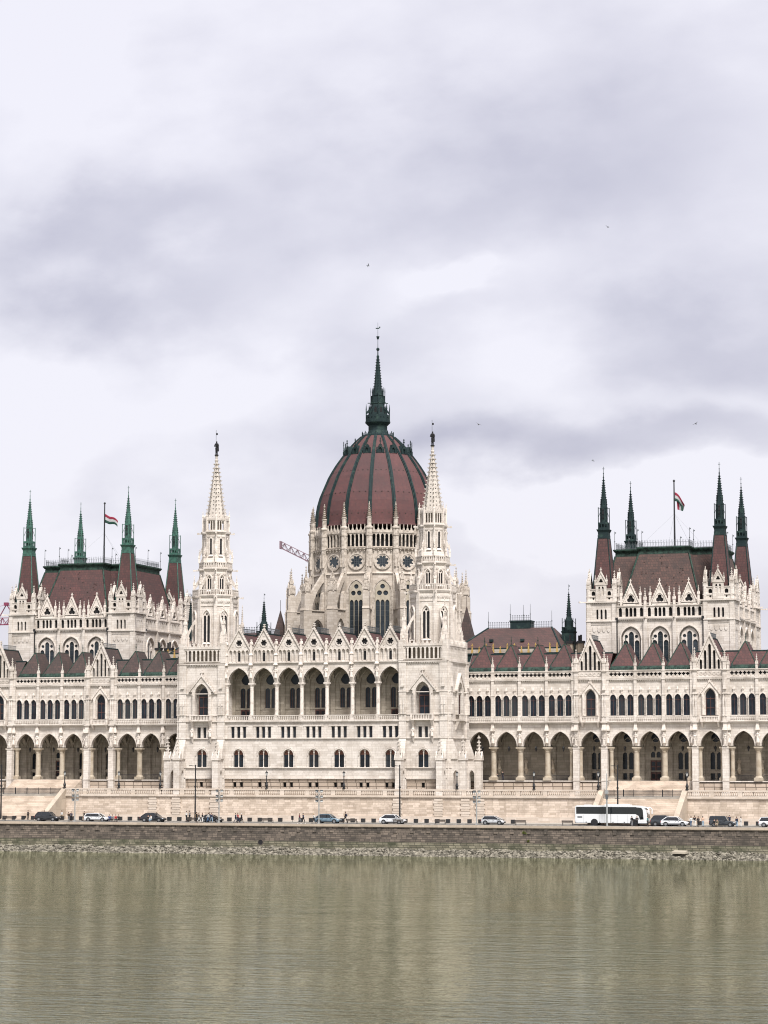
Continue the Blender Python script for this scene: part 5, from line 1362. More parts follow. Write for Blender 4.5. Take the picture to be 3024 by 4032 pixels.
# river
def water_mat():
    m, nt, b = nodes('river_water'); g = N(nt, 'ShaderNodeNewGeometry'); nt.nodes.remove(b)
    out = [n for n in nt.nodes if n.type == 'OUTPUT_MATERIAL'][0]
    mp = N(nt, 'ShaderNodeMapping'); mp.inputs['Scale'].default_value = (.42, 1.1, 1); mp.inputs['Rotation'].default_value = (0, 0, radians(-18)); nt.links.new(g.outputs['Position'], mp.inputs[0])
    n1 = noise(nt, mp.outputs[0], .9, 3, .6); n2 = noise(nt, mp.outputs[0], .28, 2, .5)
    wind = ramp(nt, noise(nt, g.outputs['Position'], .03, 3, .6), .3, .7)
    a = N(nt, 'ShaderNodeMath', operation='MULTIPLY_ADD'); a.inputs[1].default_value = 1.3; nt.links.new(n2, a.inputs[0]); nt.links.new(n1, a.inputs[2])
    st = N(nt, 'ShaderNodeMath', operation='MULTIPLY_ADD'); st.inputs[1].default_value = .5; st.inputs[2].default_value = .5; nt.links.new(wind, st.inputs[0])
    bp = N(nt, 'ShaderNodeBump'); bp.inputs['Distance'].default_value = .15; nt.links.new(st.outputs[0], bp.inputs['Strength']); nt.links.new(a.outputs[0], bp.inputs['Height'])
    c = mixc(nt, ramp(nt, noise(nt, g.outputs['Position'], .02, 4), .35, .65), (.054, .057, .029), (.036, .041, .021))
    df = N(nt, 'ShaderNodeBsdfDiffuse'); nt.links.new(c, df.inputs['Color'])
    gl = N(nt, 'ShaderNodeBsdfGlossy'); gl.inputs['Color'].default_value = (.89, .91, .80, 1); gl.inputs['Roughness'].default_value = .03; nt.links.new(bp.outputs[0], gl.inputs['Normal'])
    fr = N(nt, 'ShaderNodeFresnel'); fr.inputs['IOR'].default_value = 1.33; nt.links.new(bp.outputs[0], fr.inputs['Normal'])
    mx = N(nt, 'ShaderNodeMixShader'); nt.links.new(fr.outputs[0], mx.inputs[0]); nt.links.new(df.outputs[0], mx.inputs[1]); nt.links.new(gl.outputs[0], mx.inputs[2]); nt.links.new(mx.outputs[0], out.inputs[0])
    return m
M['water'] = water_mat()
mb = MB(); mb.q([(-4000,-4000,-5.42),(4000,-4000,-5.42),(4000,-15,-5.42),(-4000,-15,-5.42)]); struct('river', mb, 'water')

# ------------------------------------------------------------------ retaining wall with balustrade
rw = thing('terrace_wall', 'pale stone retaining wall carrying the long white balustrade', 'wall', (0, -3, 0)); ROOTLOC[rw.name] = Vector((0, -3, 0))
FT = Fr(0, -3.0)
SR = (42.3, 56.4); SL = (-84.4, -64.3)         # openings for the two stairways
segs = [(-160, SL[0]), (SL[1], SR[0]), (SR[1], 150)]
mw = MB(); mpn = MB()
for a, b in segs:
    mw.box(FT, a, b, -2.5, 0, -.2, 4.45); mw.box(FT, a, b, 0, .16, .1, 1.15, m=1); mw.box(FT, a, b, 0, .12, 1.05, 1.2, m=1)
    mpn.box(FT, a, b, -.5, .3, 4.62, 4.95); mpn.box(FT, a, b, -.4, .18, 4.45, 4.62); mpn.box(FT, a, b, -.3, .12, 5.82, 6.1)
piers = [-45.2, -40.4, -32.6, 3.6, 11.5, 16.6, 19.4]
for u in piers:
    for k in range(7): mw.box(FT, u-(.95 if k % 2 else .8), u+(.95 if k % 2 else .8), 0, .2, 1.2+k*.46, 1.2+k*.46+.4, m=1)
w_ = link('wall', mw.mesh('wall', ['terrace', 'plinth']), rw); link('cornice', mpn.mesh('cornice', 'plinth'), rw)
def tb():
    mb = MB(); f = F0; L = 4.2; n = 11
    for k in range(n):
        u = -L/2+(k+.5)*L/n; mb.frus(f, (u-.05,u+.05,-.05,.05), 0, (u-.12,u+.12,-.12,.12), .3); mb.frus(f, (u-.12,u+.12,-.12,.12), .3, (u-.06,u+.06,-.06,.06), .88)
    mb.box(f, L/2, L/2+.85, -.22, .14, -.02, .9)
    return mb.mesh('balustrade', 'plinth')
tbm = tb()
for a, b in segs:
    n = int((b-a)/5.05)
    if a < -150: continue
    if b > 140: n = 6
    off = (b-a-n*5.05)/2 if b < 140 else .6
    m = MB(); m.box(FT, a, a+max(.5, off), -.24, .1, 4.95, 5.82); m.box(FT, b-max(.1, off), b, -.24, .1, 4.95, 5.82); link('balustrade_end', m.mesh('balustrade_end', 'plinth'), rw)
    for k in range(n): put('balustrade', tbm, FT, a+off+k*5.05+2.1, -.06, 4.95, rw)

def staircase(name, x0, x1, y0, y1, z0, z1, label, cheeks=True):
    t = thing(name, label, 'stairs', ((x0+x1)/2, y1, z0)); ROOTLOC[t.name] = Vector(t.location)
    m = MB(); n = int(round((z1-z0)/.163)); dy = (y1-y0)/n
    for k in range(n): m.box(F0, x0, x1, -y1, -(y0+k*dy), z0+k*(z1-z0)/n, z0+(k+1)*(z1-z0)/n)
    link('steps', m.mesh('steps', 'steps'), t)
    if cheeks:
        for xa, xb in ((x0-.95, x0), (x1, x1+.95)):
            m = MB(); g = Fr(0, 0, pi/2)   # u=+y, outward=+x
            m.plate(Fr(0, 0, pi/2), [(y0-.9, z0), (y0-.9, z0+.95), (y1+.1, z1+1.55), (y1+.1, z0)], [], xa, xb)
            link('sloping_parapet', m.mesh('sloping_parapet', 'coping'), t)
    return t
M['steps'] = masonry('stair_stone', (.76,.64,.53), (.50,.40,.31), (.42,.33,.25), (.38,.30,.23), 2.4, .326, .012, .6, stscale=.4, bump=.15, bias=-.3)
staircase('river_stairs', SR[0], SR[1], -11.0, -3.0, .1, 4.55, 'broad stone stairway between sloping parapets behind the white coach')
staircase('river_stairs', SL[0], SL[1], -11.0, -3.0, .1, 4.55, 'broad stone stairway on the left edge with one sloping parapet seen')
staircase('gallery_stairs', AX+53.9, AX+68.7, 7.6, YW-.2, 4.9, 7.6, 'upper flight of pale steps before the brown double door', False)
staircase('gallery_stairs', AX-68.7, AX-53.9, 7.6, YW-.2, 4.9, 7.6, 'upper flight of pale steps under the left arcade', False)
def fence(x0, x1, label):
    t = thing('iron_fence', label, 'fence', ((x0+x1)/2, -2.7, 4.55)); L = x1-x0
    m = MB(); n = int(L/.19)
    for k in range(n+1): m.box(F0, -L/2+k*L/n-.042, -L/2+k*L/n+.042, -.02, .02, 0, 1.55)
    link('bars', m.mesh('bars', 'iron'), t)
    m = MB(); m.box(F0, -L/2, L/2, -.02, .02, .12, .17); m.box(F0, -L/2, L/2, -.02, .02, 1.28, 1.33); m.box(F0, -L/2, L/2, -.02, .02, .7, .74)
    link('rails', m.mesh('rails', 'iron'), t)
    m = MB(); 
    for k in range(9): m.box(F0, -L/2+k*L/8-.04, -L/2+k*L/8+.04, -.04, .04, 0, 1.65)
    link('posts', m.mesh('posts', 'iron'), t)
fence(SR[0], SR[1], 'black iron railing across the head of the stairs above the coach')
fence(SL[0], SL[1], 'black iron railing across the head of the stairs at the left edge')

# ------------------------------------------------------------------ lamps and masts
def ornate_lamp():
    m = MB(); m.ngon(0, 0, [(.30,0),(.32,.12),(.2,.2),(.26,.5),(.30,.62),(.18,.95),(.13,1.1),(.10,1.3),(.09,2.3),(.14,2.35),(.09,2.45)], 10)
    m.tube((-.25,0,2.3), (.25,0,2.3), .025, 4)
    h = MB(); h.ngon(0, 0, [(.12,2.45),(.24,2.95)], 6); c = MB(); c.ngon(0, 0, [(.29,2.95),(.27,3.02),(.1,3.2),(.04,3.26),(.03,3.4)], 6); c.ball((0,0,3.38), .05, 6, 4)
    for k in range(6):
        a = pi/6+k*pi/3; c.tube((.12*sin(a), -.12*cos(a), 2.45), (.25*sin(a), -.25*cos(a), 2.95), .014, 4)
    return m.mesh('post', 'iron'), h.mesh('lantern_glass', 'lampglass'), c.mesh('lantern_cap', 'iron')
M['lampglass'] = plain('milky_lamp_glass', (.62,.63,.62), None, rough=.3)
lm3 = ornate_lamp()
lampl = [(-63.7, 'at the left stairs parapet'), (-52.3, 'two places right of the left stairs'), (-43.7, 'just left of the left tower'), (-22.1, 'under the left windows of the pavilion'), (-6.8, 'under the right windows of the pavilion'), (15.0, 'before the pinnacled piers of the right tower'), (29.45, 'before the arcade right of the right tower'), (41.3, 'left of the railing above the coach'), (57.3, 'right of the railing above the coach')]
for x, t in lampl:
    o = thing('street_lamp', 'black cast-iron lantern on the balustrade ' + t, 'street lamp', (x, -3.0, 6.1), 0, 'ornate lanterns along the balustrade')
    link('post', lm3[0], o); link('lantern_glass', lm3[1], o); link('lantern_cap', lm3[2], o)
def pole_lamp():
    m = MB(); m.tube((0,0,0), (0,0,.9), .17, 8); m.tube((0,0,.9), (0,0,10.4), .16, 8, r2=.11)
    a = MB(); a.tube((0,0,10.15), (-.75,-.3,10.2), .06, 5); a.box(Fr(-.75,-.3), -.35, .2, -.13, .13, 10.14, 10.27); a.tube((-.5,0,4.5), (.5,0,4.5), .045, 5); a.box(F0, -.16, .16, -.16, .16, 6.2, 6.5)
    return m.mesh('pole', 'iron'), a.mesh('lamp_arm', 'iron')
pl = pole_lamp()
for x, t in ((-73.3, 'at the left edge of the embankment'), (-33.3, 'in front of the left tower'), (6.5, 'in front of the right tower'), (46.5, 'rising behind the white coach')):
    o = thing('lamp_pole', 'tall thin black lamp pole ' + t, 'lamp pole', (x, -10.6, .15), 0, 'tall black lamp poles'); link('pole', pl[0], o); link('lamp_arm', pl[1], o)
M['galv'] = plain('galvanised_steel', (.42,.43,.42), (.34,.35,.35), 2, .45, .3)
def flood_mast():
    m = MB(); m.tube((0,0,0), (0,0,5.6), .13, 8, r2=.09); m.box(F0, -.18, .18, -.18, .18, 0, .25)
    for z in (5.55, 4.6, 3.85): m.tube((-.5,0,z), (.5,0,z), .035, 4)
    def lampm(s):
        l = MB(); l.frus(Fr(0,0), (-.17,.17,-.22,.0), -.2, (-.24,.24,-.3,.06), .26); l.box(F0, -.2, .2, .0, .03, -.12, .2, m=1); return l.mesh('floodlight', ['irongrey', 'lampglass'])
    return m.mesh('mast', 'galv'), lampm(1)
fm2 = flood_mast()
for x, t in ((-55.4, 'right of the left stairs'), (-26.5, 'just right of the left tower'), (-7.15, 'beside the grey-blue car'), (22.3, 'left of the silver hatchback')):
    o = thing('floodlight_mast', 'grey mast with six floodlights ' + t, 'floodlight mast', (x, -15.6, .03), 0, 'floodlight masts on the quay'); link('mast', fm2[0], o)
    for z in (5.75, 4.75, 4.0):
        for s in (-1, 1): link('floodlight', fm2[1], o, (s*.5, 0, z), s*.5)
m = MB(); m.tube((0,0,0), (0,0,9.0), .14, 8, r2=.06); m.tube((0,0,0), (0,0,5.4), .16, 8, r2=.14); m.box(F0, -.2, .2, -.2, .2, 4.6, 5.3, m=1); m.box(F0, -.25, .25, -.25, .25, 5.5, 6.1)
tag(link('sign_mast', m.mesh('sign_mast', ['galv', 'irongrey']), None, (45.68, -15.5, .03)), 'tall pale bare mast standing in front of the white coach', 'mast')
m = MB(); m.tube((0,0,0), (1.25,0,3.7), .05, 5); m.ball((0,0,0), .14, 6, 4)
tag(link('roof_rod', m.mesh('roof_rod', 'galv'), None, (11.95, 14.2, 28.15)), 'slanting white rod on the gutter right of the right tower', 'rod')
# hanging arcade lanterns
def hang():
    c = MB(); c.tube((0,0,0), (0,0,3.4), .02, 4); l = MB(); l.ngon(0, 0, [(.03,-.95),(.12,-.8),(.25,-.3),(.27,-.22),(.12,0),(.05,.12)], 6); return c.mesh('chain', 'iron'), l.mesh('lantern', 'iron')
hm = hang()
for i, (x, y) in enumerate([(14.84,14.6),(20.04,14.6),(25.31,14.6),(30.61,14.6),(36.35,15.2),(42.2,15.2),(47.7,16),(52.93,16),(59.02,16),(65.12,16),(-80.77,16),(-75.46,16),(-70.09,16),(-63.99,16),(-57.96,16),(-52.68,16)]):
    side = 'left' if x < 0 else 'right'; n = (['first','second','third','fourth','fifth','sixth','seventh','eighth','ninth','tenth'][i] + ' arch from the right tower') if x > 0 else (['leftmost full arch','second full arch','third full arch','gabled bay','arch right of the gabled bay','second arch past the gabled bay'][i-10])
    o = thing('hanging_lantern', 'dark lantern hanging in the %s, %s arcade' % (n, side), 'lantern', (x, y, 13.95), 0, 'lanterns hanging in the arcades'); link('chain', hm[0], o); link('lantern', hm[1], o)

# ------------------------------------------------------------------ planter boxes, benches, bins
M['blackbox'] = plain('black_planter', (.018,.018,.02), (.03,.03,.03), 2, .7)
pb = MB(); pb.box(F0, -.33, .33, -.33, .33, .04, .7); pb.box(F0, -.27, .27, -.27, .27, 0, .06); pb.box(F0, -.35, .35, -.35, .35, .66, .71); pbm = pb.mesh('planter_box', 'blackbox')
xs = [-76.4+2.0*k for k in range(53)] + [58.9, 60.9, 63.2, 68.94, 71.0]
for x in xs:
    if any(abs(x-q) < .75 for q in (-73.3, -33.3, 6.5, -13.98, -67.2)): continue
    o = link('planter_box', pbm, None, (x, -10.75, .18)); tag(o, 'low black cube box in the row along the far kerb of the road', 'box', 'black cube boxes along the far kerb')
M['benchwood'] = plain('dark_bench_wood', (.045,.035,.03), (.07,.055,.045), 3, .7)
def bench():
    s = MB(); 
    for k in range(4): s.box(F0, -1, 1, -.25+k*.13, -.14+k*.13, .42, .46)
    b = MB()
    for k in range(3): b.box(F0, -1, 1, .3, .34, .52+k*.13, .63+k*.13)
    l = MB()
    for z0, z1, d0, d1 in ((0,.42,-.24,-.18),(0,.9,.26,.31)): l.box(F0, -.03, .03, d0, d1, z0, z1)
    l.box(F0, -.03, .03, -.24, .3, .38, .42)
    return s.mesh('seat', 'benchwood'), b.mesh('backrest', 'benchwood'), l.mesh('leg', 'iron')
bn = bench()
for x, t in ((-69.19,'at the left edge below the stairs'),(-31.9,'under the tall black pole by the left tower'),(-17.12,'left of the walking couple'),(-1.01,'right of the grey-blue car'),(7.73,'in front of the white crossover'),(15.51,'midway between the white crossover and the silver hatchback'),(30.18,'right of the silver hatchback'),(38.6,'behind the tail of the coach')):
    o = thing('bench', 'dark slatted bench on the quay ' + t, 'bench', (x, -15.1, .03), 0, 'benches on the quay'); link('seat', bn[0], o); link('backrest', bn[1], o)
    for s in (-.9, .9): link('leg', bn[2], o, (s, 0, 0))
m = MB(); m.box(F0, -.03, .03, -.03, .03, 0, 1.1); m.ngon(0, 0, [(.22,.35),(.24,1.1)], 10); tag(link('litter_bin', m.mesh('litter_bin', 'iron'), None, (-13.98, -10.9, .18)), 'slim black litter bin on a post between the boxes', 'litter bin')

# ------------------------------------------------------------------ vehicles
M['rubber'] = plain('tyre_rubber', (.015,.015,.015), None, rough=.8); M['rimm'] = plain('alloy_rim', (.45,.46,.47), None, rough=.3, metal=.8)
M['headl'] = plain('headlight_lens', (.75,.77,.8), None, rough=.1); M['taill'] = plain('tail_light_lens', (.35,.02,.02), None, rough=.2); M['carglass'] = plain('car_glass', (.012,.015,.018), None, rough=.05, spec=.8)
def paint(name, c, metal=.0):
    m, nt, b = nodes(name); b.inputs['Base Color'].default_value = rgb(c); b.inputs['Metallic'].default_value = metal; b.inputs['Roughness'].default_value = .3; b.inputs['Coat Weight'].default_value = .6; b.inputs['Coat Roughness'].default_value = .06; return m
M['p_white'] = paint('white_car_paint', (.60,.61,.62)); M['p_black'] = paint('black_car_paint', (.012,.014,.017)); M['p_dark'] = paint('dark_grey_car_paint', (.03,.036,.042)); M['p_blue'] = paint('grey_blue_car_paint', (.16,.24,.30), .4); M['p_silver'] = paint('silver_car_paint', (.55,.56,.57), .4)
def wheel_meshes(r):
    def g():
        t = MB(); t.tube((0,-.11,0), (0,.11,0), r, 18); i = MB(); i.tube((0,-.125,0), (0,.125,0), r*.64, 12)
        for k in range(5):
            a = 2*pi*k/5; i.box(Fr(0,0,0), r*.4*cos(a)-.03, r*.4*cos(a)+.03, -.13, .13, r*.4*sin(a)-.03, r*.4*sin(a)+.03)
        return t.mesh('tyre', 'rubber'), i.mesh('rim', 'rimm')
    return cached(('wheel', r), g)
def car(x, y, L, H, pm, label, kind='suv', W=1.84, flip=False, trim=False):
    t = thing('parked_car', label, 'car', (x, y, .03), pi if flip else 0, 'cars on the embankment road')
    r = .34; z0 = .22; belt = H*.6; hood = H*.57 if kind != 'hatch' else H*.55; h = L/2
    K = dict(suv=(-.47,-.36,.12,.27), wagon=(-.485,-.40,.10,.28), hatch=(-.47,-.36,.08,.36), coupe=(-.44,-.22,.02,.26), box=(-.49,-.455,.13,.22), cross=(-.45,-.27,.10,.28))[kind]
    gr0, gr1, gf1, gf0 = (k*L for k in K)
    # lower body, lofted along the length; each section: sill, bulge, shoulder, deck
    st = [(-h, .55, belt*.86, .80), (-h+.06, .34, belt*.93, .93), (-h+.15, .26, belt*.985, 1.0), (max(gr0+.05, -h+.2), .22, belt, 1.0), (0, .22, belt*.985, 1.0), (gf0, .22, hood*.985, 1.0), (h-.55, .24, hood*.90, .98), (h-.2, .28, hood*.82, .92), (h-.03, .34, hood*.70, .84), (h, .45, hood*.56, .78)]
    m = MB(); ring_ = []
    for (sx, zb, zt, wf) in st:
        w = W/2*wf; zm = zb+(zt-zb)*.45
        sec = [(-w*.92, zb), (-w, zm), (-w*.985, zt-.1), (-w*.88, zt), (0, zt+.03), (w*.88, zt), (w*.985, zt-.1), (w, zm), (w*.92, zb)]
        ring_.append([(sx, a, b) for a, b in sec])
    i0 = len(m.v)
    for rr in ring_: m.v += rr
    n = 9
    for a in range(len(st)-1):
        for b in range(n):
            c = (b+1) % n; m.f.append((i0+a*n+b, i0+a*n+c, i0+(a+1)*n+c, i0+(a+1)*n+b)); m.m.append(0)
    m.f.append(tuple(i0+b for b in range(n))); m.m.append(0); m.f.append(tuple(i0+(len(st)-1)*n+b for b in reversed(range(n)))); m.m.append(0)
    xa = (-.30*L, .315*L)
    for sx in xa:                                    # wheel arches and dark sill
        for s in (-1, 1): m.tube((sx, s*(W/2-.2), r+.02), (sx, s*(W/2+.004), r+.02), r+.09, 14, m=1)
    m.box(F0, xa[0], xa[1], -W/2-.012, W/2+.012, .2, .36, m=1); m.box(F0, h-.12, h+.02, -W*.3, W*.3, .32, .55, m=1); m.box(F0, -h-.01, -h+.1, -W*.36, W*.36, .34, .5, m=1)
    if trim: m.box(F0, -h+.3, h-.5, -W/2-.014, W/2+.014, .5, .56, m=2)
    for s in (-1, 1):
        m.box(F0, gf0-.55, gf0-.35, s*(W/2+.01), s*(W/2+.17), belt+.02, belt+.17, m=0)
        for q in (.02, -.19): m.box(F0, q*L-.006, q*L+.006, s*(W/2-.01), s*(W/2+.004), .4, belt-.05, m=1); m.box(F0, q*L+.12, q*L+.3, s*(W/2-.01), s*(W/2+.02), belt-.16, belt-.12, m=1)
    link('body', m.mesh('body', [pm, 'iron', 'rimm'], False), t)
    # glasshouse: dark glass, painted roof and pillars
    g = MB(); wb, wr = W/2*.9, W/2*.72
    g.hexa([(gr0,-wb,belt-.02),(gf0,-wb,belt-.02),(gf0,wb,belt-.02),(gr0,wb,belt-.02),(gr1,-wr,H-.05),(gf1,-wr,H-.05),(gf1,wr,H-.05),(gr1,wr,H-.05)])
    link('window_glass', g.mesh('window_glass', 'carglass'), t)
    ro = MB(); mid = (gr1+gf1)/2
    ro.hexa([(gr1-.06,-wr-.02,H-.08),(gf1+.06,-wr-.02,H-.08),(gf1+.06,wr+.02,H-.08),(gr1-.06,wr+.02,H-.08),(gr1+.12,-wr*.85,H-.0),(gf1-.2,-wr*.85,H-.0),(gf1-.2,wr*.85,H-.0),(gr1+.12,wr*.85,H-.0)])
    for s in (-1, 1):
        ro.tube((gf0,s*wb,belt-.02),(gf1,s*wr,H-.06),.045,5); ro.tube((gr0,s*wb,belt-.02),(gr1,s*wr,H-.06),.075,5)
        for q, c in ((.02, .035), (-.20, .05)):
            xq = q*L
            if gr1 < xq < gf0: ro.tube((xq,s*wb,belt-.02),(min(max(xq,gr1),gf1),s*wr,H-.06),c,5,m=1)
        ro.tube((gr1,s*(wr+.01),H+.0),(gf1-.1,s*(wr+.01),H+.0),.025,4)
    link('roof', ro.mesh('roof', [pm, 'iron']), t)
    wm = wheel_meshes(r)
    for sx in xa:
        for s in (-1, 1):
            w = link('wheel', wm[0], t, (sx, s*(W/2-.1), r)); link('rim', wm[1], w)
    for s in (-1, 1):
        q = MB(); q.box(F0, -.16, .05, -.2, .2, -.06, .06); link('headlight', cached('hl', lambda: q.mesh('headlight', 'headl')), t, (h-.12, s*W*.36, hood*.70))
        q2 = MB(); q2.box(F0, -.04, .14, -.14, .14, -.1, .1); link('tail_light', cached('tl', lambda: q2.mesh('tail_light', 'taill')), t, (-h+.06, s*W*.40, belt*.80))
    return t
YR = -12.9
car(-62.3, YR, 4.75, 1.72, 'p_black', 'dark sport utility car with red tail light beside the left stairs', 'suv')
car(-52.1, YR, 4.75, 1.50, 'p_white', 'white estate car left of the seated group in red', 'wagon')
car(-40.7, YR, 4.75, 1.62, 'p_black', 'black crossover behind the couple sitting on the quay', 'cross')
car(-29.0, YR, 4.2, 1.42, 'p_black', 'low black hatchback behind the strolling people by the left tower', 'coupe', W=1.75)
car(-6.4, YR, 4.8, 1.66, 'p_blue', 'grey-blue crossover below the pavilion', 'cross')
car(5.9, YR, 4.75, 1.64, 'p_white', 'white crossover behind a bench at the black pole', 'cross')
car(24.6, YR, 4.2, 1.54, 'p_silver', 'small silver hatchback right of the floodlight mast', 'hatch', W=1.72)
car(54.9, YR+1.2, 4.6, 1.80, 'p_dark', 'dark grey sport utility car between the coach and the white crossover', 'suv')
car(57.0, YR, 4.75, 1.62, 'p_white', 'white crossover in front of the right stairs', 'cross', trim=True)
car(65.3, YR, 4.5, 1.78, 'p_dark', 'boxy dark green-grey off-roader behind the seated pair at right', 'box')
car(73.9, YR, 4.8, 1.66, 'p_white', 'white estate car cut by the right edge of the picture', 'wagon', trim=True)
def coach():
    t = thing('coach', 'long white touring coach parked before the right stairs', 'bus', (46.0, YR+.3, .03))
    L, W, H = 12.9, 2.5, 3.55; h = L/2
    prof_ = [(-h+.12,.45),(-h,.9),(-h+.02,2.6),(-h+.12,3.35),(-h+.4,H-.05),(h-2.2,H-.05),(h-1.3,H-.12),(h-.55,3.25),(h-.28,2.6),(h-.02,1.35),(h,.75),(h-.15,.38)]
    m = MB(); g = Fr(0, 0); m.plate(g, prof_, [], -W/2+.12, W/2-.12)
    for s in (-1, 1):
        ins = [(x*(.985), z) for x, z in prof_]; m.plate(g, ins, [], *sorted((s*(W/2-.12), s*W/2)))
    m.box(g, -h+.02, h-.1, -W/2-.01, W/2+.01, .42, .5, m=1)
    for sx in (-2.95, 4.0):
        for s in (-1, 1): m.tube((sx, s*(W/2-.3), .56), (sx, s*(W/2+.012), .56), .64, 18, m=1)
    for x in (-1.05, -.02): m.box(g, x-.035, x+.035, W/2, W/2+.014, .45, 2.35, m=1)
    m.box(g, -1.05, -.02, W/2, W/2+.014, 2.28, 2.35, m=1)
    m.box(g, -h+.5, -h+1.35, W/2, W/2+.014, 1.35, 1.6, m=2)
    for x in (-4.4, -2.0, .35, 2.35): m.box(g, x-.1, x+.1, W/2, W/2+.016, .55, .68, m=1)
    for x in (-4.9, -2.05, 1.2, 2.9): m.box(g, x-.008, x+.008, W/2, W/2+.01, .5, 1.9, m=2)
    link('body', m.mesh('body', ['p_white', 'iron', 'irongrey']), t)
    m = MB(); m.box(g, -h+.3, -h+.34, -.5, .5, 1, 1.4); 
    link('number_plate', m.mesh('number_plate', 'p_white'), t, (-.36, 0, 0))
    m = MB()
    for s in (-1, 1): m.box(g, -h+.28, 4.5, *sorted((s*(W/2-.02), s*(W/2+.012))), 2.03, 3.24)
    link('window_band', m.mesh('window_band', 'carglass'), t)
    xs_ = [-h+.35, -4.15, -2.45, -.78, .92, 2.6, 4.4]
    for a, b in zip(xs_[:-1], xs_[1:]):
        for s in (-1, 1):
            m = MB(); m.box(g, a+.04, b-.04, *sorted((s*(W/2-.02), s*(W/2+.02))), 2.08, 3.2); link('side_window', m.mesh('side_window', 'carglass'), t)
    for s in (-1, 1):
        m = MB(); m.plate(g, [(4.4,3.2),(5.35,3.12),(5.62,2.75),(5.75,1.15),(5.1,1.1),(4.9,1.75),(4.4,1.95),(2.6,2.08),(4.4,2.08)][:6]+[(4.4,2.0)], [], *sorted((s*(W/2-.02), s*(W/2+.024)))); link('driver_window', m.mesh('driver_window', 'carglass'), t)
    m = MB(); m.hexa([(h-.72,-1.12,3.1),(h-.72,1.12,3.1),(h-.42,1.12,3.1),(h-.42,-1.12,3.1),(h-.2,-1.12,1.35),(h-.2,1.12,1.35),(h+.02,1.12,1.35),(h+.02,-1.12,1.35)]); link('windscreen', m.mesh('windscreen', 'carglass'), t)
    m = MB(); m.box(g, -1.2, 3.3, -.8, .8, H-.1, H+.12); m.box(g, 2.0, 2.9, -.5, .5, H+.1, H+.17); m.box(g, -4.9, -3.7, -.6, .6, H-.1, H+.05); link('roof_unit', m.mesh('roof_unit', 'p_white'), t)
    for s in (-1, 1):
        m = MB(); p = [(h-.55,s*1.1,3.1),(h-.1,s*1.25,3.15),(h+.25,s*1.3,2.85),(h+.3,s*1.3,2.3)]
        for a, b in zip(p[:-1], p[1:]): m.tube(a, b, .09, 6)
        m.box(g, h+.2, h+.38, *sorted((-s*1.15, -s*1.42)), 2.05, 2.6); link('mirror', m.mesh('mirror', 'p_white'), t)
        m = MB(); m.box(F0, -.1, .04, -.22, .22, -.1, .1); link('headlight', m.mesh('headlight', 'headl'), t, (h-.06, s*.9, 1.0)); m = MB(); m.box(F0, -.03, .05, -.1, .1, -.2, .2); link('tail_light', m.mesh('tail_light', 'taill'), t, (-h+.02, s*1.0, 1.6))
    wm = wheel_meshes(.5)
    for sx in (-2.95, 4.0):
        for s in (-1, 1): w = link('wheel', wm[0], t, (sx, s*(W/2-.12), .5)); link('rim', wm[1], w)
coach()
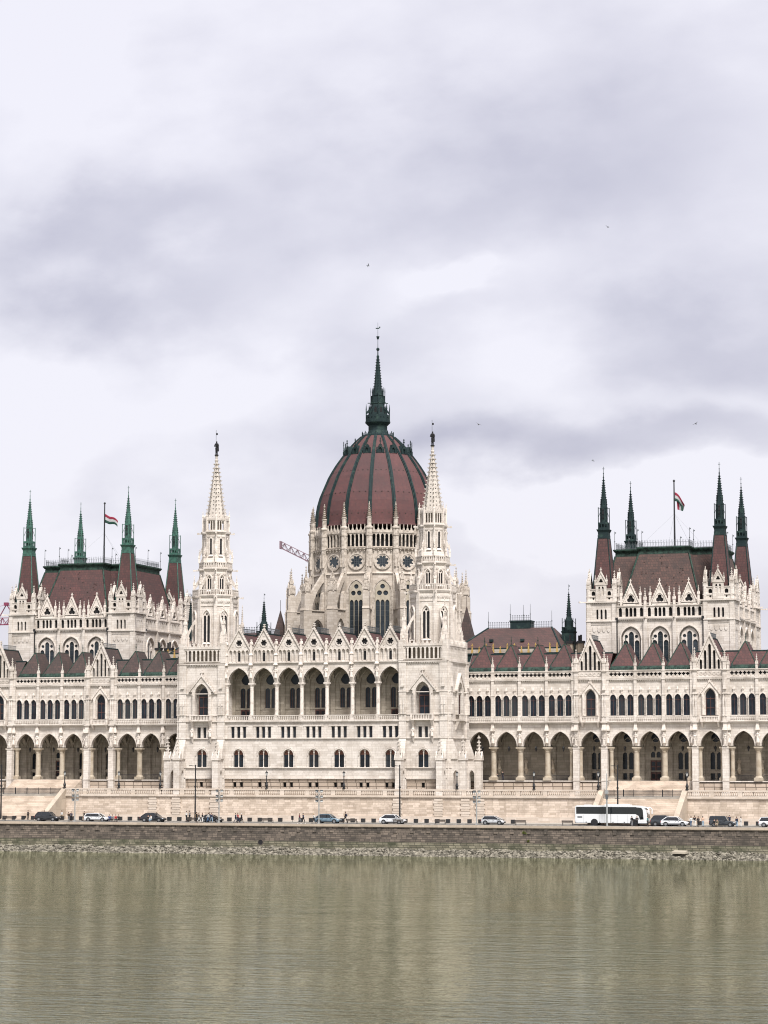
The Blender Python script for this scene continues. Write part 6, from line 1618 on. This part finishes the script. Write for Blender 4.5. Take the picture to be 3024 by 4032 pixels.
# ================================================================== people
def skin(name, pts, edges, rad):
    me = bpy.data.meshes.new(name); me.from_pydata(pts, edges, [])
    o = bpy.data.objects.new(name, me); COL.objects.link(o)
    sk = o.modifiers.new('s', 'SKIN'); sk.use_smooth_shade = True
    for i, r in enumerate(rad): me.skin_vertices[0].data[i].radius = (r, r) if not isinstance(r, tuple) else r
    me.skin_vertices[0].data[0].use_root = True
    ss = o.modifiers.new('u', 'SUBSURF'); ss.levels = 1; ss.render_levels = 1
    bpy.context.view_layer.update()
    ev = o.evaluated_get(bpy.context.evaluated_depsgraph_get()); out = bpy.data.meshes.new_from_object(ev)
    bpy.data.objects.remove(o); bpy.data.meshes.remove(me); out.name = name
    out.materials.clear(); out.materials.append(M['dark']); return out
POSE = {}
def pose(kind):
    # facing -y; returns joints
    if kind == 'stand': leg = [((.09,.0,.92),(.11,-.02,.5),(.11,.02,.09),(.12,-.13,.04)), ((-.09,.0,.92),(-.10,.0,.5),(-.12,.03,.09),(-.13,-.11,.04))]; up = 0; arm = [((.18,0,1.43),(.24,.03,1.17),(.22,-.06,.94),(.21,-.09,.85)), ((-.18,0,1.43),(-.24,.03,1.17),(-.22,-.06,.94),(-.21,-.09,.85))]
    elif kind == 'talk': leg = [((.09,.0,.92),(.11,-.02,.5),(.11,.02,.09),(.12,-.13,.04)), ((-.09,.0,.92),(-.13,-.03,.5),(-.16,.0,.09),(-.18,-.13,.04))]; up = 0; arm = [((.18,0,1.43),(.25,.0,1.18),(.12,-.24,1.15),(.06,-.30,1.2)), ((-.18,0,1.43),(-.24,.03,1.17),(-.15,-.2,1.08),(-.1,-.26,1.1))]
    elif kind == 'walk': leg = [((.09,.0,.92),(.10,-.20,.52),(.10,-.28,.10),(.10,-.42,.07)), ((-.09,.0,.92),(-.10,.08,.5),(-.10,.36,.16),(-.10,.27,.04))]; up = 0; arm = [((.18,0,1.43),(.22,.14,1.18),(.22,.12,.95),(.21,.1,.86)), ((-.18,0,1.43),(-.22,-.12,1.18),(-.2,-.28,.98),(-.19,-.34,.9))]
    else: leg = [((.09,.0,.5),(.13,-.42,.5),(.13,-.45,.09),(.13,-.58,.04)), ((-.09,.0,.5),(-.13,-.42,.5),(-.14,-.36,.09),(-.14,-.5,.04))]; up = -.42; arm = [((.18,-.04,1.43),(.24,-.10,1.17),(.16,-.32,1.0),(.1,-.4,.98)), ((-.18,-.04,1.43),(-.24,-.1,1.17),(-.16,-.32,1.0),(-.1,-.4,.98))]
    lean = -.05 if kind == 'sit' else 0
    spine = [(0,0,.94+up),(0,0,1.1+up),(0,lean,1.30+up),(0,lean,1.43+up),(0,lean,1.50+up),(0,lean-.015,1.58+up),(0,lean-.01,1.67+up),(0,lean,1.72+up)]
    arm = [[(x,y,z+up) for x, y, z in a] for a in arm]
    return spine, leg, arm
def person_meshes(kind, coat):
    def g():
        sp, lg, ar = pose(kind)
        pts = list(sp); ed = [(i, i+1) for i in range(7)]; rad = [.12,.105,.13,.09,.05,.075,.085,.05]
        for l in lg:
            b = len(pts); pts += l; ed += [(0, b), (b, b+1), (b+1, b+2), (b+2, b+3)]; rad += [.085,.06,.04,.035]
        for a in ar:
            b = len(pts); pts += a; ed += [(3, b), (b, b+1), (b+1, b+2), (b+2, b+3)]; rad += [.055,.042,.032,.036]
        body = skin('body', pts, ed, rad)
        # upper garment
        lo = .78 if coat else .93
        base = sp[0]; pts = [(base[0], base[1], base[2]-(.94-lo))] + sp[:4]; ed = [(i, i+1) for i in range(4)]; rad = [.15,.145,.135,.155,.11]
        for a in ar:
            b = len(pts); pts += a[:3]; ed += [(4, b), (b, b+1), (b+1, b+2)]; rad += [.075,.06,.05]
        top = skin('jacket', pts, ed, rad)
        pts = [sp[0]]; ed = []; rad = [.135]
        for l in lg:
            b = len(pts); pts += l[:3]; ed += [(0, b), (b, b+1), (b+1, b+2)]; rad += [.1,.078,.06]
        tr = skin('trousers', pts, ed, rad)
        h = MB(); c = sp[6]; h.ball((c[0], c[1]+.025, c[2]+.02), .098, 10, 7); hair = h.mesh('hair', 'dark', True)
        h = MB(); h.ball((c[0], c[1]+.05, c[2]-.06), .1, 9, 7, (1,.7,2.0)); h.ball((c[0], c[1]+.025, c[2]+.02), .098, 10, 7); hair2 = h.mesh('hair', 'dark', True)
        s = MB()
        for l in lg:
            x, y, z = l[3]; s.box(F0, x-.05, x+.05, -y-.17, -y+.06, 0, .09)
        for m_ in ():
            pass
        return body, top, tr, hair, hair2, s.mesh('shoes', 'dark')
    return cached(('person', kind, coat), g)
CL = {}
def cloth(c):
    k = tuple(c)
    if k not in CL: CL[k] = plain('cloth_%d' % len(CL), c, None, rough=.9)
    return CL[k]
C = dict(black=(.012,.012,.015), navy=(.015,.022,.055), white=(.68,.67,.65), jeans=(.06,.12,.22), lightjeans=(.25,.36,.46), grey=(.2,.2,.21), beige=(.42,.34,.25), tan=(.30,.19,.10), red=(.38,.015,.025), maroon=(.13,.02,.035), teal=(.06,.17,.17), brown=(.06,.035,.02), blond=(.5,.36,.17), peach=(.6,.4,.3), blue=(.03,.07,.2), camo=(.18,.15,.1))
SKINM = plain('skin', (.45,.27,.19), None, rough=.6)
def person(x, y, z, kind, rz, top, legs, hair, label, coat=False, long=False, shoes='black', bag=None, sc=1.0, group=None):
    bm = person_meshes(kind, coat)
    t = thing('person', label, 'person', (x, y, z), rz, group); t.scale = (sc, sc, sc)
    def pc(n, me, mt):
        o = link(n, me, t); o.material_slots[0].link = 'OBJECT'; o.material_slots[0].material = mt
    pc('body', bm[0], SKINM); pc('jacket' if not coat else 'coat', bm[1], cloth(C[top])); pc('trousers', bm[2], cloth(C[legs])); pc('hair', bm[4] if long else bm[3], cloth(C[hair])); pc('shoes', bm[5], cloth(C[shoes]))
    if bag:
        o = thing('bag', bag[1] + ' worn by the ' + label, 'bag', (0,0,0)); bpy.data.objects.remove(o)
        m = MB(); m.box(F0, -.15, .15, -.30, -.14, 1.05, 1.48); m.box(F0, -.12, .12, -.34, -.29, 1.1, 1.3); o = link('backpack', m.mesh('backpack', cloth(C[bag[0]])), None, (x, y, z), rz); tag(o, bag[1], 'backpack')
R_, L_ = pi/2, -pi/2      # facing right / left in the picture
Q = -15.75
person(-67.41, -10.9, .18, 'talk', R_, 'black', 'black', 'brown', 'person in black holding a phone beside the box left of the dark car')
person(-64.0, -10.9, .18, 'stand', 0.2, 'white', 'grey', 'black', 'person in white whose head shows above the dark car')
person(-60.4, -10.9, .18, 'stand', -.4, 'white', 'beige', 'brown', 'person in pale clothes behind the nose of the dark car', long=True)
person(-57.8, -12.2, .03, 'stand', .3, 'navy', 'black', 'black', 'person in navy standing directly behind the floodlight mast')
person(-56.7, -15.5, .03, 'stand', 2.9, 'brown', 'grey', 'black', 'person in long dark coat seen from behind just right of the floodlight mast', coat=True)
person(-55.3, -11.8, .1, 'walk', L_, 'black', 'beige', 'black', 'person in black jacket and beige trousers left of the white estate car')
for i, (dx, tp, lg, hr, lb) in enumerate([(-48.32,'blue','navy','brown','person in blue, leftmost of the seated group by the white estate car'),(-47.7,'grey','black','brown','person in grey seated in the middle of the group'),(-47.05,'red','black','black','person in bright red jacket seated in the group'),(-46.5,'black','black','black','person in black, rightmost of the seated group')]):
    person(dx, Q+.15, .03, 'sit', .2-.15*i, tp, lg, hr, lb)
person(-40.5, Q+.1, .03, 'sit', .3, 'black', 'black', 'black', 'person in black sitting before the black crossover')
person(-39.95, Q+.1, .03, 'sit', -.3, 'white', 'lightjeans', 'brown', 'person in white top and light jeans sitting before the black crossover')
person(-34.7, -11.4, .18, 'talk', R_, 'white', 'black', 'black', 'person in white shirt left of the tall black pole', sc=1.04)
person(-34.15, -11.2, .18, 'stand', L_, 'grey', 'black', 'black', 'person in grey close beside the one in white shirt', sc=1.08)
person(-31.35, -14.6, .03, 'stand', .5, 'tan', 'brown', 'blond', 'person in tan coat standing behind the bench', coat=True, long=True)
person(-30.9, -15.6, .03, 'stand', 2.4, 'black', 'black', 'black', 'tall person in black at the end of the bench by the left tower', coat=True, sc=1.1)
person(-30.4, -15.7, .03, 'walk', R_, 'black', 'white', 'brown', 'person in black top and white trousers walking by the bench')
person(-29.8, -15.5, .03, 'talk', R_, 'black', 'white', 'brown', 'person in black jacket with white skirt before the low black hatchback', long=True)
person(-28.65, -15.5, .03, 'walk', L_+.6, 'white', 'jeans', 'brown', 'person in white jacket and jeans before the low black hatchback', long=True)
person(-28.1, -15.3, .03, 'walk', R_-.6, 'navy', 'lightjeans', 'black', 'person in navy jacket and blue jeans right of the one in white jacket')
person(-23.3, -15.4, .03, 'walk', R_, 'navy', 'navy', 'brown', 'person in navy in the trio walking right of the left tower')
person(-22.75, -15.7, .03, 'walk', R_, 'red', 'navy', 'brown', 'person in red jacket in the middle of the walking trio', long=True)
person(-22.2, -15.3, .03, 'walk', R_, 'black', 'black', 'white', 'person in black with white cap at the right of the walking trio')
person(-10.85, -15.6, .03, 'walk', R_, 'maroon', 'grey', 'brown', 'person in maroon jacket, left of the walking couple', long=True, shoes='white')
person(-10.15, -15.6, .03, 'walk', R_, 'navy', 'black', 'black', 'person in dark navy, right of the walking couple', sc=1.04, shoes='white')
person(-8.15, -15.5, .03, 'walk', R_+.3, 'white', 'black', 'blond', 'person in white top and black trousers behind the grey-blue car')
person(-3.6, -11.3, .18, 'walk', L_, 'black', 'black', 'black', 'person in black with backpack walking left of a bench', bag=('navy', 'dark backpack on the person in black right of the grey-blue car'), sc=1.08)
person(50.1, Q, .03, 'stand', 2.8, 'black', 'grey', 'black', 'person in black jacket and grey trousers before the coach front wheel')
person(51.0, Q, .03, 'talk', .3, 'black', 'black', 'blond', 'blond person in black and white before the coach door', coat=False)
person(52.85, Q, .03, 'stand', R_, 'teal', 'black', 'black', 'person in teal jacket at the nose of the coach', coat=True)
person(60.38, Q, .03, 'stand', .2, 'white', 'jeans', 'brown', 'person in white top and blue jeans, leftmost of the four right of the white crossover', long=True)
person(60.98, Q, .03, 'stand', 3.0, 'black', 'white', 'black', 'person in black jacket and white trousers, second of the four', sc=1.08)
person(61.6, Q, .03, 'stand', -.3, 'black', 'black', 'black', 'person all in black, third of the four', long=True)
person(62.4, Q, .03, 'stand', .4, 'peach', 'lightjeans', 'black', 'person with long dark hair, peach top and light jeans, rightmost of the four', long=True)
person(64.35, Q+.1, .03, 'sit', .4, 'black', 'black', 'brown', 'person in black sitting on the quay before the dark off-roader')
person(64.85, Q+.1, .03, 'sit', -.2, 'camo', 'beige', 'brown', 'person in mottled brown top sitting before the dark off-roader')
person(66.1, -10.9, .18, 'stand', 0, 'navy', 'black', 'black', 'person half hidden behind the bonnet of the dark off-roader')
person(68.2, Q, .03, 'stand', 2.7, 'navy', 'lightjeans', 'black', 'person in navy jacket and pale blue jeans at the right end')
person(68.9, Q, .03, 'stand', L_, 'white', 'white', 'black', 'person all in white with long dark hair at the right end', long=True, bag=None)
person(18.8, 14.6, 7.62, 'stand', 0, 'black', 'navy', 'black', 'person in black at the gallery railing right of the right tower')
person(17.7, 14.7, 7.62, 'sit', 0, 'black', 'black', 'black', 'person in dark clothes low beside the first gallery column')
person(-43.9, -2.0, 4.9, 'stand', 0, 'black', 'black', 'black', 'person in black on the terrace whose head shows over the balustrade by the left tower')

# ================================================================== flags
M['f_red'] = plain('red_flag_cloth', (.26,.012,.04), None, rough=.8); M['f_white'] = plain('white_flag_cloth', (.5,.5,.5), None, rough=.8); M['f_green'] = plain('green_flag_cloth', (.012,.06,.042), None, rough=.8)
def flag(x, y, z0, z1, label, droop, seed):
    t = thing('flagpole', label, 'flagpole', (x, y, z0), 0, 'flagpoles on the hall roofs')
    H = z1-z0
    m = MB(); m.tube((0,0,0), (0,0,H), .20, 10, r2=.12); m.ball((0,0,H+.1), .25, 8, 6); link('pole', m.mesh('pole', 'iron'), t)
    for s, q in ((-1, -1), (1, -1), (-.35, 1), (.45, 1)):
        m = MB(); m.tube((0,0,H*.55), (s*7.2,q*4.2,.2), .013, 3); link('stay_wire', m.mesh('stay_wire', 'irongrey'), t)
    NX, NZ = 18, 9; W, Hh = (2.5, 1.8) if droop else (2.9, 1.9); top = H-2.2
    v = []; f = []; mi = []
    for i in range(NX+1):
        s = i/NX
        for j in range(NZ+1):
            q = j/NZ
            if droop:    # hangs almost limp, the fly folded back on itself
                px = .15 + 1.9*s**.9*(1-.25*q*s); pz = top - q*Hh*(1-.35*s) - 2.6*s**1.5; py = .45*sin(s*7+q*1.5)*s + .35*s*q
            else:
                px = .15 + W*s*.98; pz = top - q*Hh*(1-.30*s) - 1.5*s**1.1 - .35*sin(s*6.5)*s; py = .35*sin(s*8+q*1.3)*s
            v.append((px, py, pz))
    for i in range(NX):
        for j in range(NZ):
            a = i*(NZ+1)+j; f.append((a, a+1, a+NZ+2, a+NZ+1)); mi.append(j//3)
    me = bpy.data.meshes.new('flag'); me.from_pydata(v, [], f)
    for k in ('f_red', 'f_white', 'f_green'): me.materials.append(M[k])
    me.polygons.foreach_set('material_index', mi); me.polygons.foreach_set('use_smooth', [True]*len(f))
    o = link('flag', me, t); sm_ = o.modifiers.new('t', 'SOLIDIFY'); sm_.thickness = .03
    if droop:
        v = []; f = []; mi = []
        for i in range(7):
            for j in range(7):
                a = i/6; b = j/6; v.append((.45+1.3*a+.15*b*(1-a), .2+.1*sin(5*a), top-1.55-1.3*a-1.9*b+.9*a*b))
        for i in range(6):
            for j in range(6): k = i*7+j; f.append((k, k+1, k+8, k+7)); mi.append(i//2)
        me = bpy.data.meshes.new('flag_fold'); me.from_pydata(v, [], f)
        for k in ('f_red', 'f_white', 'f_green'): me.materials.append(M[k])
        me.polygons.foreach_set('material_index', mi); o = link('flag_fold', me, t); sm_ = o.modifiers.new('t', 'SOLIDIFY'); sm_.thickness = .03
flag(-78.0, 44, 52.4, 66.6, 'black flagpole with a red, white and green flag blowing out, on the left hall roof', False, 1)
flag(46.4, 44, 52.4, 66.8, 'black flagpole with a red, white and green flag hanging limp, on the right hall roof', True, 2)

# ================================================================== cranes far behind
M['crane'] = plain('red_crane_paint', (.25,.04,.09), None, rough=.5); M['crane2'] = plain('pink_crane_paint', (.28,.18,.21), None, rough=.5)
def truss(mb, a, b, w, n, r):
    a, b = Vector(a), Vector(b); d = b-a; up = Vector((0,0,1)); s = Vector((0,1,0))
    R = [(0, 0), (w, 0), (w/2, w*1.2)]
    for i in range(3): mb.tube(a+s*R[i][0]+up*R[i][1], b+s*R[i][0]+up*R[i][1], r, 4)
    for k in range(n):
        p, q = a+d*(k/n), a+d*((k+1)/n); mid = a+d*((k+.5)/n)
        t = mid+s*w/2+up*w*1.2
        for e in (p, q):
            mb.tube(e, t, r*.7, 3); mb.tube(e+s*w, t, r*.7, 3)
        mb.tube(p, q+s*w, r*.6, 3)
        mb.tube(mid+up*0, t, r*.6, 3); mb.tube(p, p+s*w, r*.6, 3)
t = thing('tower_crane', 'pale red lattice crane jib slanting up to the left of the dome', 'crane', (-20, 112, 5))
m = MB(); truss(m, (-43.2,0,57.6), (0,0,36.3), 1.3, 26, .11); m.box(Fr(-43.3,0.6), -.1, .1, -.7, .8, 57.4, 59.3); link('jib', m.mesh('jib', 'crane2'), t)
m = MB(); truss(m, (0,0,36.3), (8,0,33), 1.3, 4, .12)
for sx in (-.8, .8):
    for sy in (-.8, .8): m.tube((sx, sy, 0), (sx, sy, 37), .12, 4)
for k in range(14): m.tube((-.8,-.8,k*2.6), (.8,-.8,k*2.6+2.6), .07, 3); m.tube((-.8,.8,k*2.6), (.8,.8,k*2.6+2.6), .07, 3)
link('mast', m.mesh('mast', 'crane2'), t)
m = MB(); m.tube((-38,0,55.3), (-10,0,33), .035, 3); link('cable', m.mesh('cable', 'irongrey'), t)
t = thing('tower_crane', 'dark red crane with an A-frame at the left edge behind the hall block', 'crane', (-141.5, 112, 5))
m = MB(); truss(m, (-16,0,40.5), (14,0,40.5), 1.4, 16, .13); link('jib', m.mesh('jib', 'crane'), t)
m = MB(); m.tube((2.6,.5,41.8), (4.9,.5,45.6), .13, 4); m.tube((7.3,.5,41.8), (4.9,.5,45.6), .13, 4); m.tube((4.9,.5,45.6), (-8,.5,42), .05, 3); m.tube((4.9,.5,45.6), (13,.5,42), .05, 3); m.box(Fr(4.9,0), -.4, .6, -.6, .3, 45.2, 46)
for sx in (-.8, .8):
    for sy in (-.8, .8): m.tube((-6+sx, sy, 0), (-6+sx, sy, 41), .12, 4)
link('mast', m.mesh('mast', 'crane'), t)

# ================================================================== birds
def bird():
    m = MB(); m.ball((0,0,0), .11, 7, 5, (2.2,.8,.8)); m.ball((.27,0,.03), .065, 6, 4); m.hexa([(-.2,-.04,-.01),(-.2,.04,-.01),(-.42,.08,-.01),(-.42,-.08,-.01),(-.2,-.04,.02),(-.2,.04,.02),(-.42,.08,.01),(-.42,-.08,.01)])
    w = []
    for s in (-1, 1):
        q = MB(); q.hexa([(.12,s*.05,.0),(.02,s*.35,.17),(-.1,s*.33,.15),(-.12,s*.05,-.01),(.12,s*.05,.025),(.02,s*.35,.19),(-.1,s*.33,.17),(-.12,s*.05,.015)]); q.hexa([(.02,s*.35,.17),(-.12,s*.68,.1),(-.18,s*.66,.09),(-.1,s*.33,.15),(.02,s*.35,.19),(-.12,s*.68,.115),(-.18,s*.66,.105),(-.1,s*.33,.17)]); w.append(q.mesh('wing', 'irongrey'))
    return m.mesh('body', 'irongrey'), w
bd = bird()
for i, (x, z, rz, l) in enumerate([(56.86, 94.78, 1.2, 'bird in the upper right of the sky above the right hall block'), (17.05, 91.25, .3, 'bird high above the left of the dome spire'), (35.56, 64.3, 2.0, 'bird level with the dome, right of the right tower'), (70.45, 62.83, 1.3, 'bird at the right of the sky above the right hall spires'), (54.17, 57.74, .5, 'small bird left of the right hall spires')]):
    t = thing('bird', l, 'bird', (x, -60, z), rz); t.scale = (.72, .72, .72); b = link('body', bd[0], t); b.rotation_euler = (.5*(-1)**i, .3, 0)
    for w in bd[1]: link('wing', w, b)

# ================================================================== sky and light
EXP = 2.1
w = bpy.data.worlds.new('World'); S.world = w; w.use_nodes = True; nt = w.node_tree
for n in list(nt.nodes): nt.nodes.remove(n)
out = nt.nodes.new('ShaderNodeOutputWorld'); bg = nt.nodes.new('ShaderNodeBackground'); nt.links.new(bg.outputs[0], out.inputs[0]); bg.inputs['Strength'].default_value = .1
SUN_EL, SUN_AZ = radians(56), radians(36)       # azimuth measured from -y (behind the camera) towards +x
sky = nt.nodes.new('ShaderNodeTexSky'); sky.sky_type = 'NISHITA'; sky.sun_disc = False; sky.sun_elevation = SUN_EL; sky.sun_rotation = pi - SUN_AZ; sky.air_density = 1.0; sky.dust_density = 4.0
tc = nt.nodes.new('ShaderNodeTexCoord'); sp = N(nt, 'ShaderNodeSeparateXYZ'); nt.links.new(tc.outputs['Generated'], sp.inputs[0])
def mth(op, a, b=None, c=None):
    n = N(nt, 'ShaderNodeMath', operation=op)
    for i, v in enumerate((a, b, c)):
        if v is None: continue
        if isinstance(v, (int, float)): n.inputs[i].default_value = v
        else: nt.links.new(v, n.inputs[i])
    return n.outputs[0]
ay = mth('MAXIMUM', mth('ABSOLUTE', sp.outputs[1]), .12)
px, pz = mth('DIVIDE', sp.outputs[0], ay), mth('DIVIDE', sp.outputs[2], ay)
cb = N(nt, 'ShaderNodeCombineXYZ'); nt.links.new(px, cb.inputs[0]); nt.links.new(pz, cb.inputs[1])
mpn_ = N(nt, 'ShaderNodeMapping'); mpn_.inputs['Scale'].default_value = (1, 1.7, 1); nt.links.new(cb.outputs[0], mpn_.inputs[0])
nz = N(nt, 'ShaderNodeTexNoise'); nz.inputs['Scale'].default_value = 7; nz.inputs['Detail'].default_value = 9; nz.inputs['Roughness'].default_value = .5; nt.links.new(mpn_.outputs[0], nz.inputs['Vector'])
# warp the cloud coordinates so that the masses have soft ragged edges
wsub = N(nt, 'ShaderNodeVectorMath', operation='SUBTRACT'); nt.links.new(nz.outputs['Color'], wsub.inputs[0]); wsub.inputs[1].default_value = (.5, .5, .5)
wsc = N(nt, 'ShaderNodeVectorMath', operation='SCALE'); wsc.inputs['Scale'].default_value = .16; nt.links.new(wsub.outputs[0], wsc.inputs[0])
wad = N(nt, 'ShaderNodeVectorMath', operation='ADD'); nt.links.new(cb.outputs[0], wad.inputs[0]); nt.links.new(wsc.outputs[0], wad.inputs[1])
acc = mth('MULTIPLY_ADD', nz.outputs[0], 1.6, -.66)
k = 2.17e-4
BL = [(-0.4834,0.2366,420,130,0.55),(-0.38,0.2667,380,190,0.22),(-0.259,0.2766,540,190,0.42),(-0.182,0.1911,400,140,0.45),(-0.2194,0.139,500,90,0.55),(-0.314,0.2095,300,90,0.18),(-0.3074,0.2326,110,70,-0.35),(-0.3976,0.1825,300,160,-0.3),(-0.215,0.1025,480,70,-0.6),(-0.4988,0.1757,200,130,-0.35),(-0.4856,0.3304,330,220,-0.12),(-0.457,0.1221,420,130,-0.3)]
for cx_, cz_, rx, rz_, amp in BL:
    s1 = N(nt, 'ShaderNodeVectorMath', operation='SUBTRACT'); nt.links.new(wad.outputs[0], s1.inputs[0]); s1.inputs[1].default_value = (cx_, cz_, 0)
    s2 = N(nt, 'ShaderNodeVectorMath', operation='MULTIPLY'); nt.links.new(s1.outputs[0], s2.inputs[0]); s2.inputs[1].default_value = (1/(rx*k*1.5), 1/(rz_*k*1.5), 0)
    ln = N(nt, 'ShaderNodeVectorMath', operation='LENGTH'); nt.links.new(s2.outputs[0], ln.inputs[0])
    mr = N(nt, 'ShaderNodeMapRange'); mr.interpolation_type = 'SMOOTHERSTEP'; nt.links.new(ln.outputs['Value'], mr.inputs[0]); mr.inputs[1].default_value = 0; mr.inputs[2].default_value = 1.0; mr.inputs[3].default_value = amp; mr.inputs[4].default_value = 0
    acc = mth('ADD', acc, mr.outputs[0])
fac = mth('MINIMUM', mth('MAXIMUM', acc, 0), 1)
G = 10/2**EXP
cl = mixc(nt, fac, (.89*G,.87*G,.94*G), (.43*G,.42*G,.53*G))
fin = mixc(nt, .95, sky.outputs[0], cl)
nt.links.new(fin, bg.inputs['Color'])
sd = bpy.data.lights.new('sun', 'SUN'); sd.energy = 1.5; sd.angle = radians(14); sd.color = (1, .98, .95)
so = bpy.data.objects.new('sun', sd); COL.objects.link(so)
d = Vector((sin(SUN_AZ)*cos(SUN_EL), -cos(SUN_AZ)*cos(SUN_EL), sin(SUN_EL)))
so.rotation_euler = d.to_track_quat('Z', 'Y').to_euler(); so.location = (60, -120, 150)

# ================================================================== camera
F_, TH, HOR, CZ, ROLL, D0 = 9256.4, radians(18.24), 3018., 10.23, .00037, 9256.4/21.117
PT = math.atan((HOR-2016)/F_)
rt = Vector((cos(TH), sin(TH), 0)); fw = Vector((-sin(TH)*cos(PT), cos(TH)*cos(PT), sin(PT))); up = rt.cross(fw)
r2 = rt*cos(ROLL) + up*sin(ROLL); u2 = up*cos(ROLL) - rt*sin(ROLL)
cd = bpy.data.cameras.new('camera'); cam = bpy.data.objects.new('camera', cd); COL.objects.link(cam)
cam.matrix_world = Matrix(((r2.x,u2.x,-fw.x,D0*sin(TH)),(r2.y,u2.y,-fw.y,-D0*cos(TH)),(r2.z,u2.z,-fw.z,CZ),(0,0,0,1)))
cd.sensor_fit = 'VERTICAL'; cd.sensor_height = 24; cd.lens = 24*F_/4032; cd.clip_start = 1; cd.clip_end = 8000
S.camera = cam
S.render.engine = 'CYCLES'
S.view_settings.view_transform = 'Standard'; S.view_settings.look = 'None'; S.view_settings.gamma = 1; S.view_settings.exposure = EXP
S.cycles.filter_width = 1.1
S.cycles.pixel_filter_type = 'BLACKMAN_HARRIS'
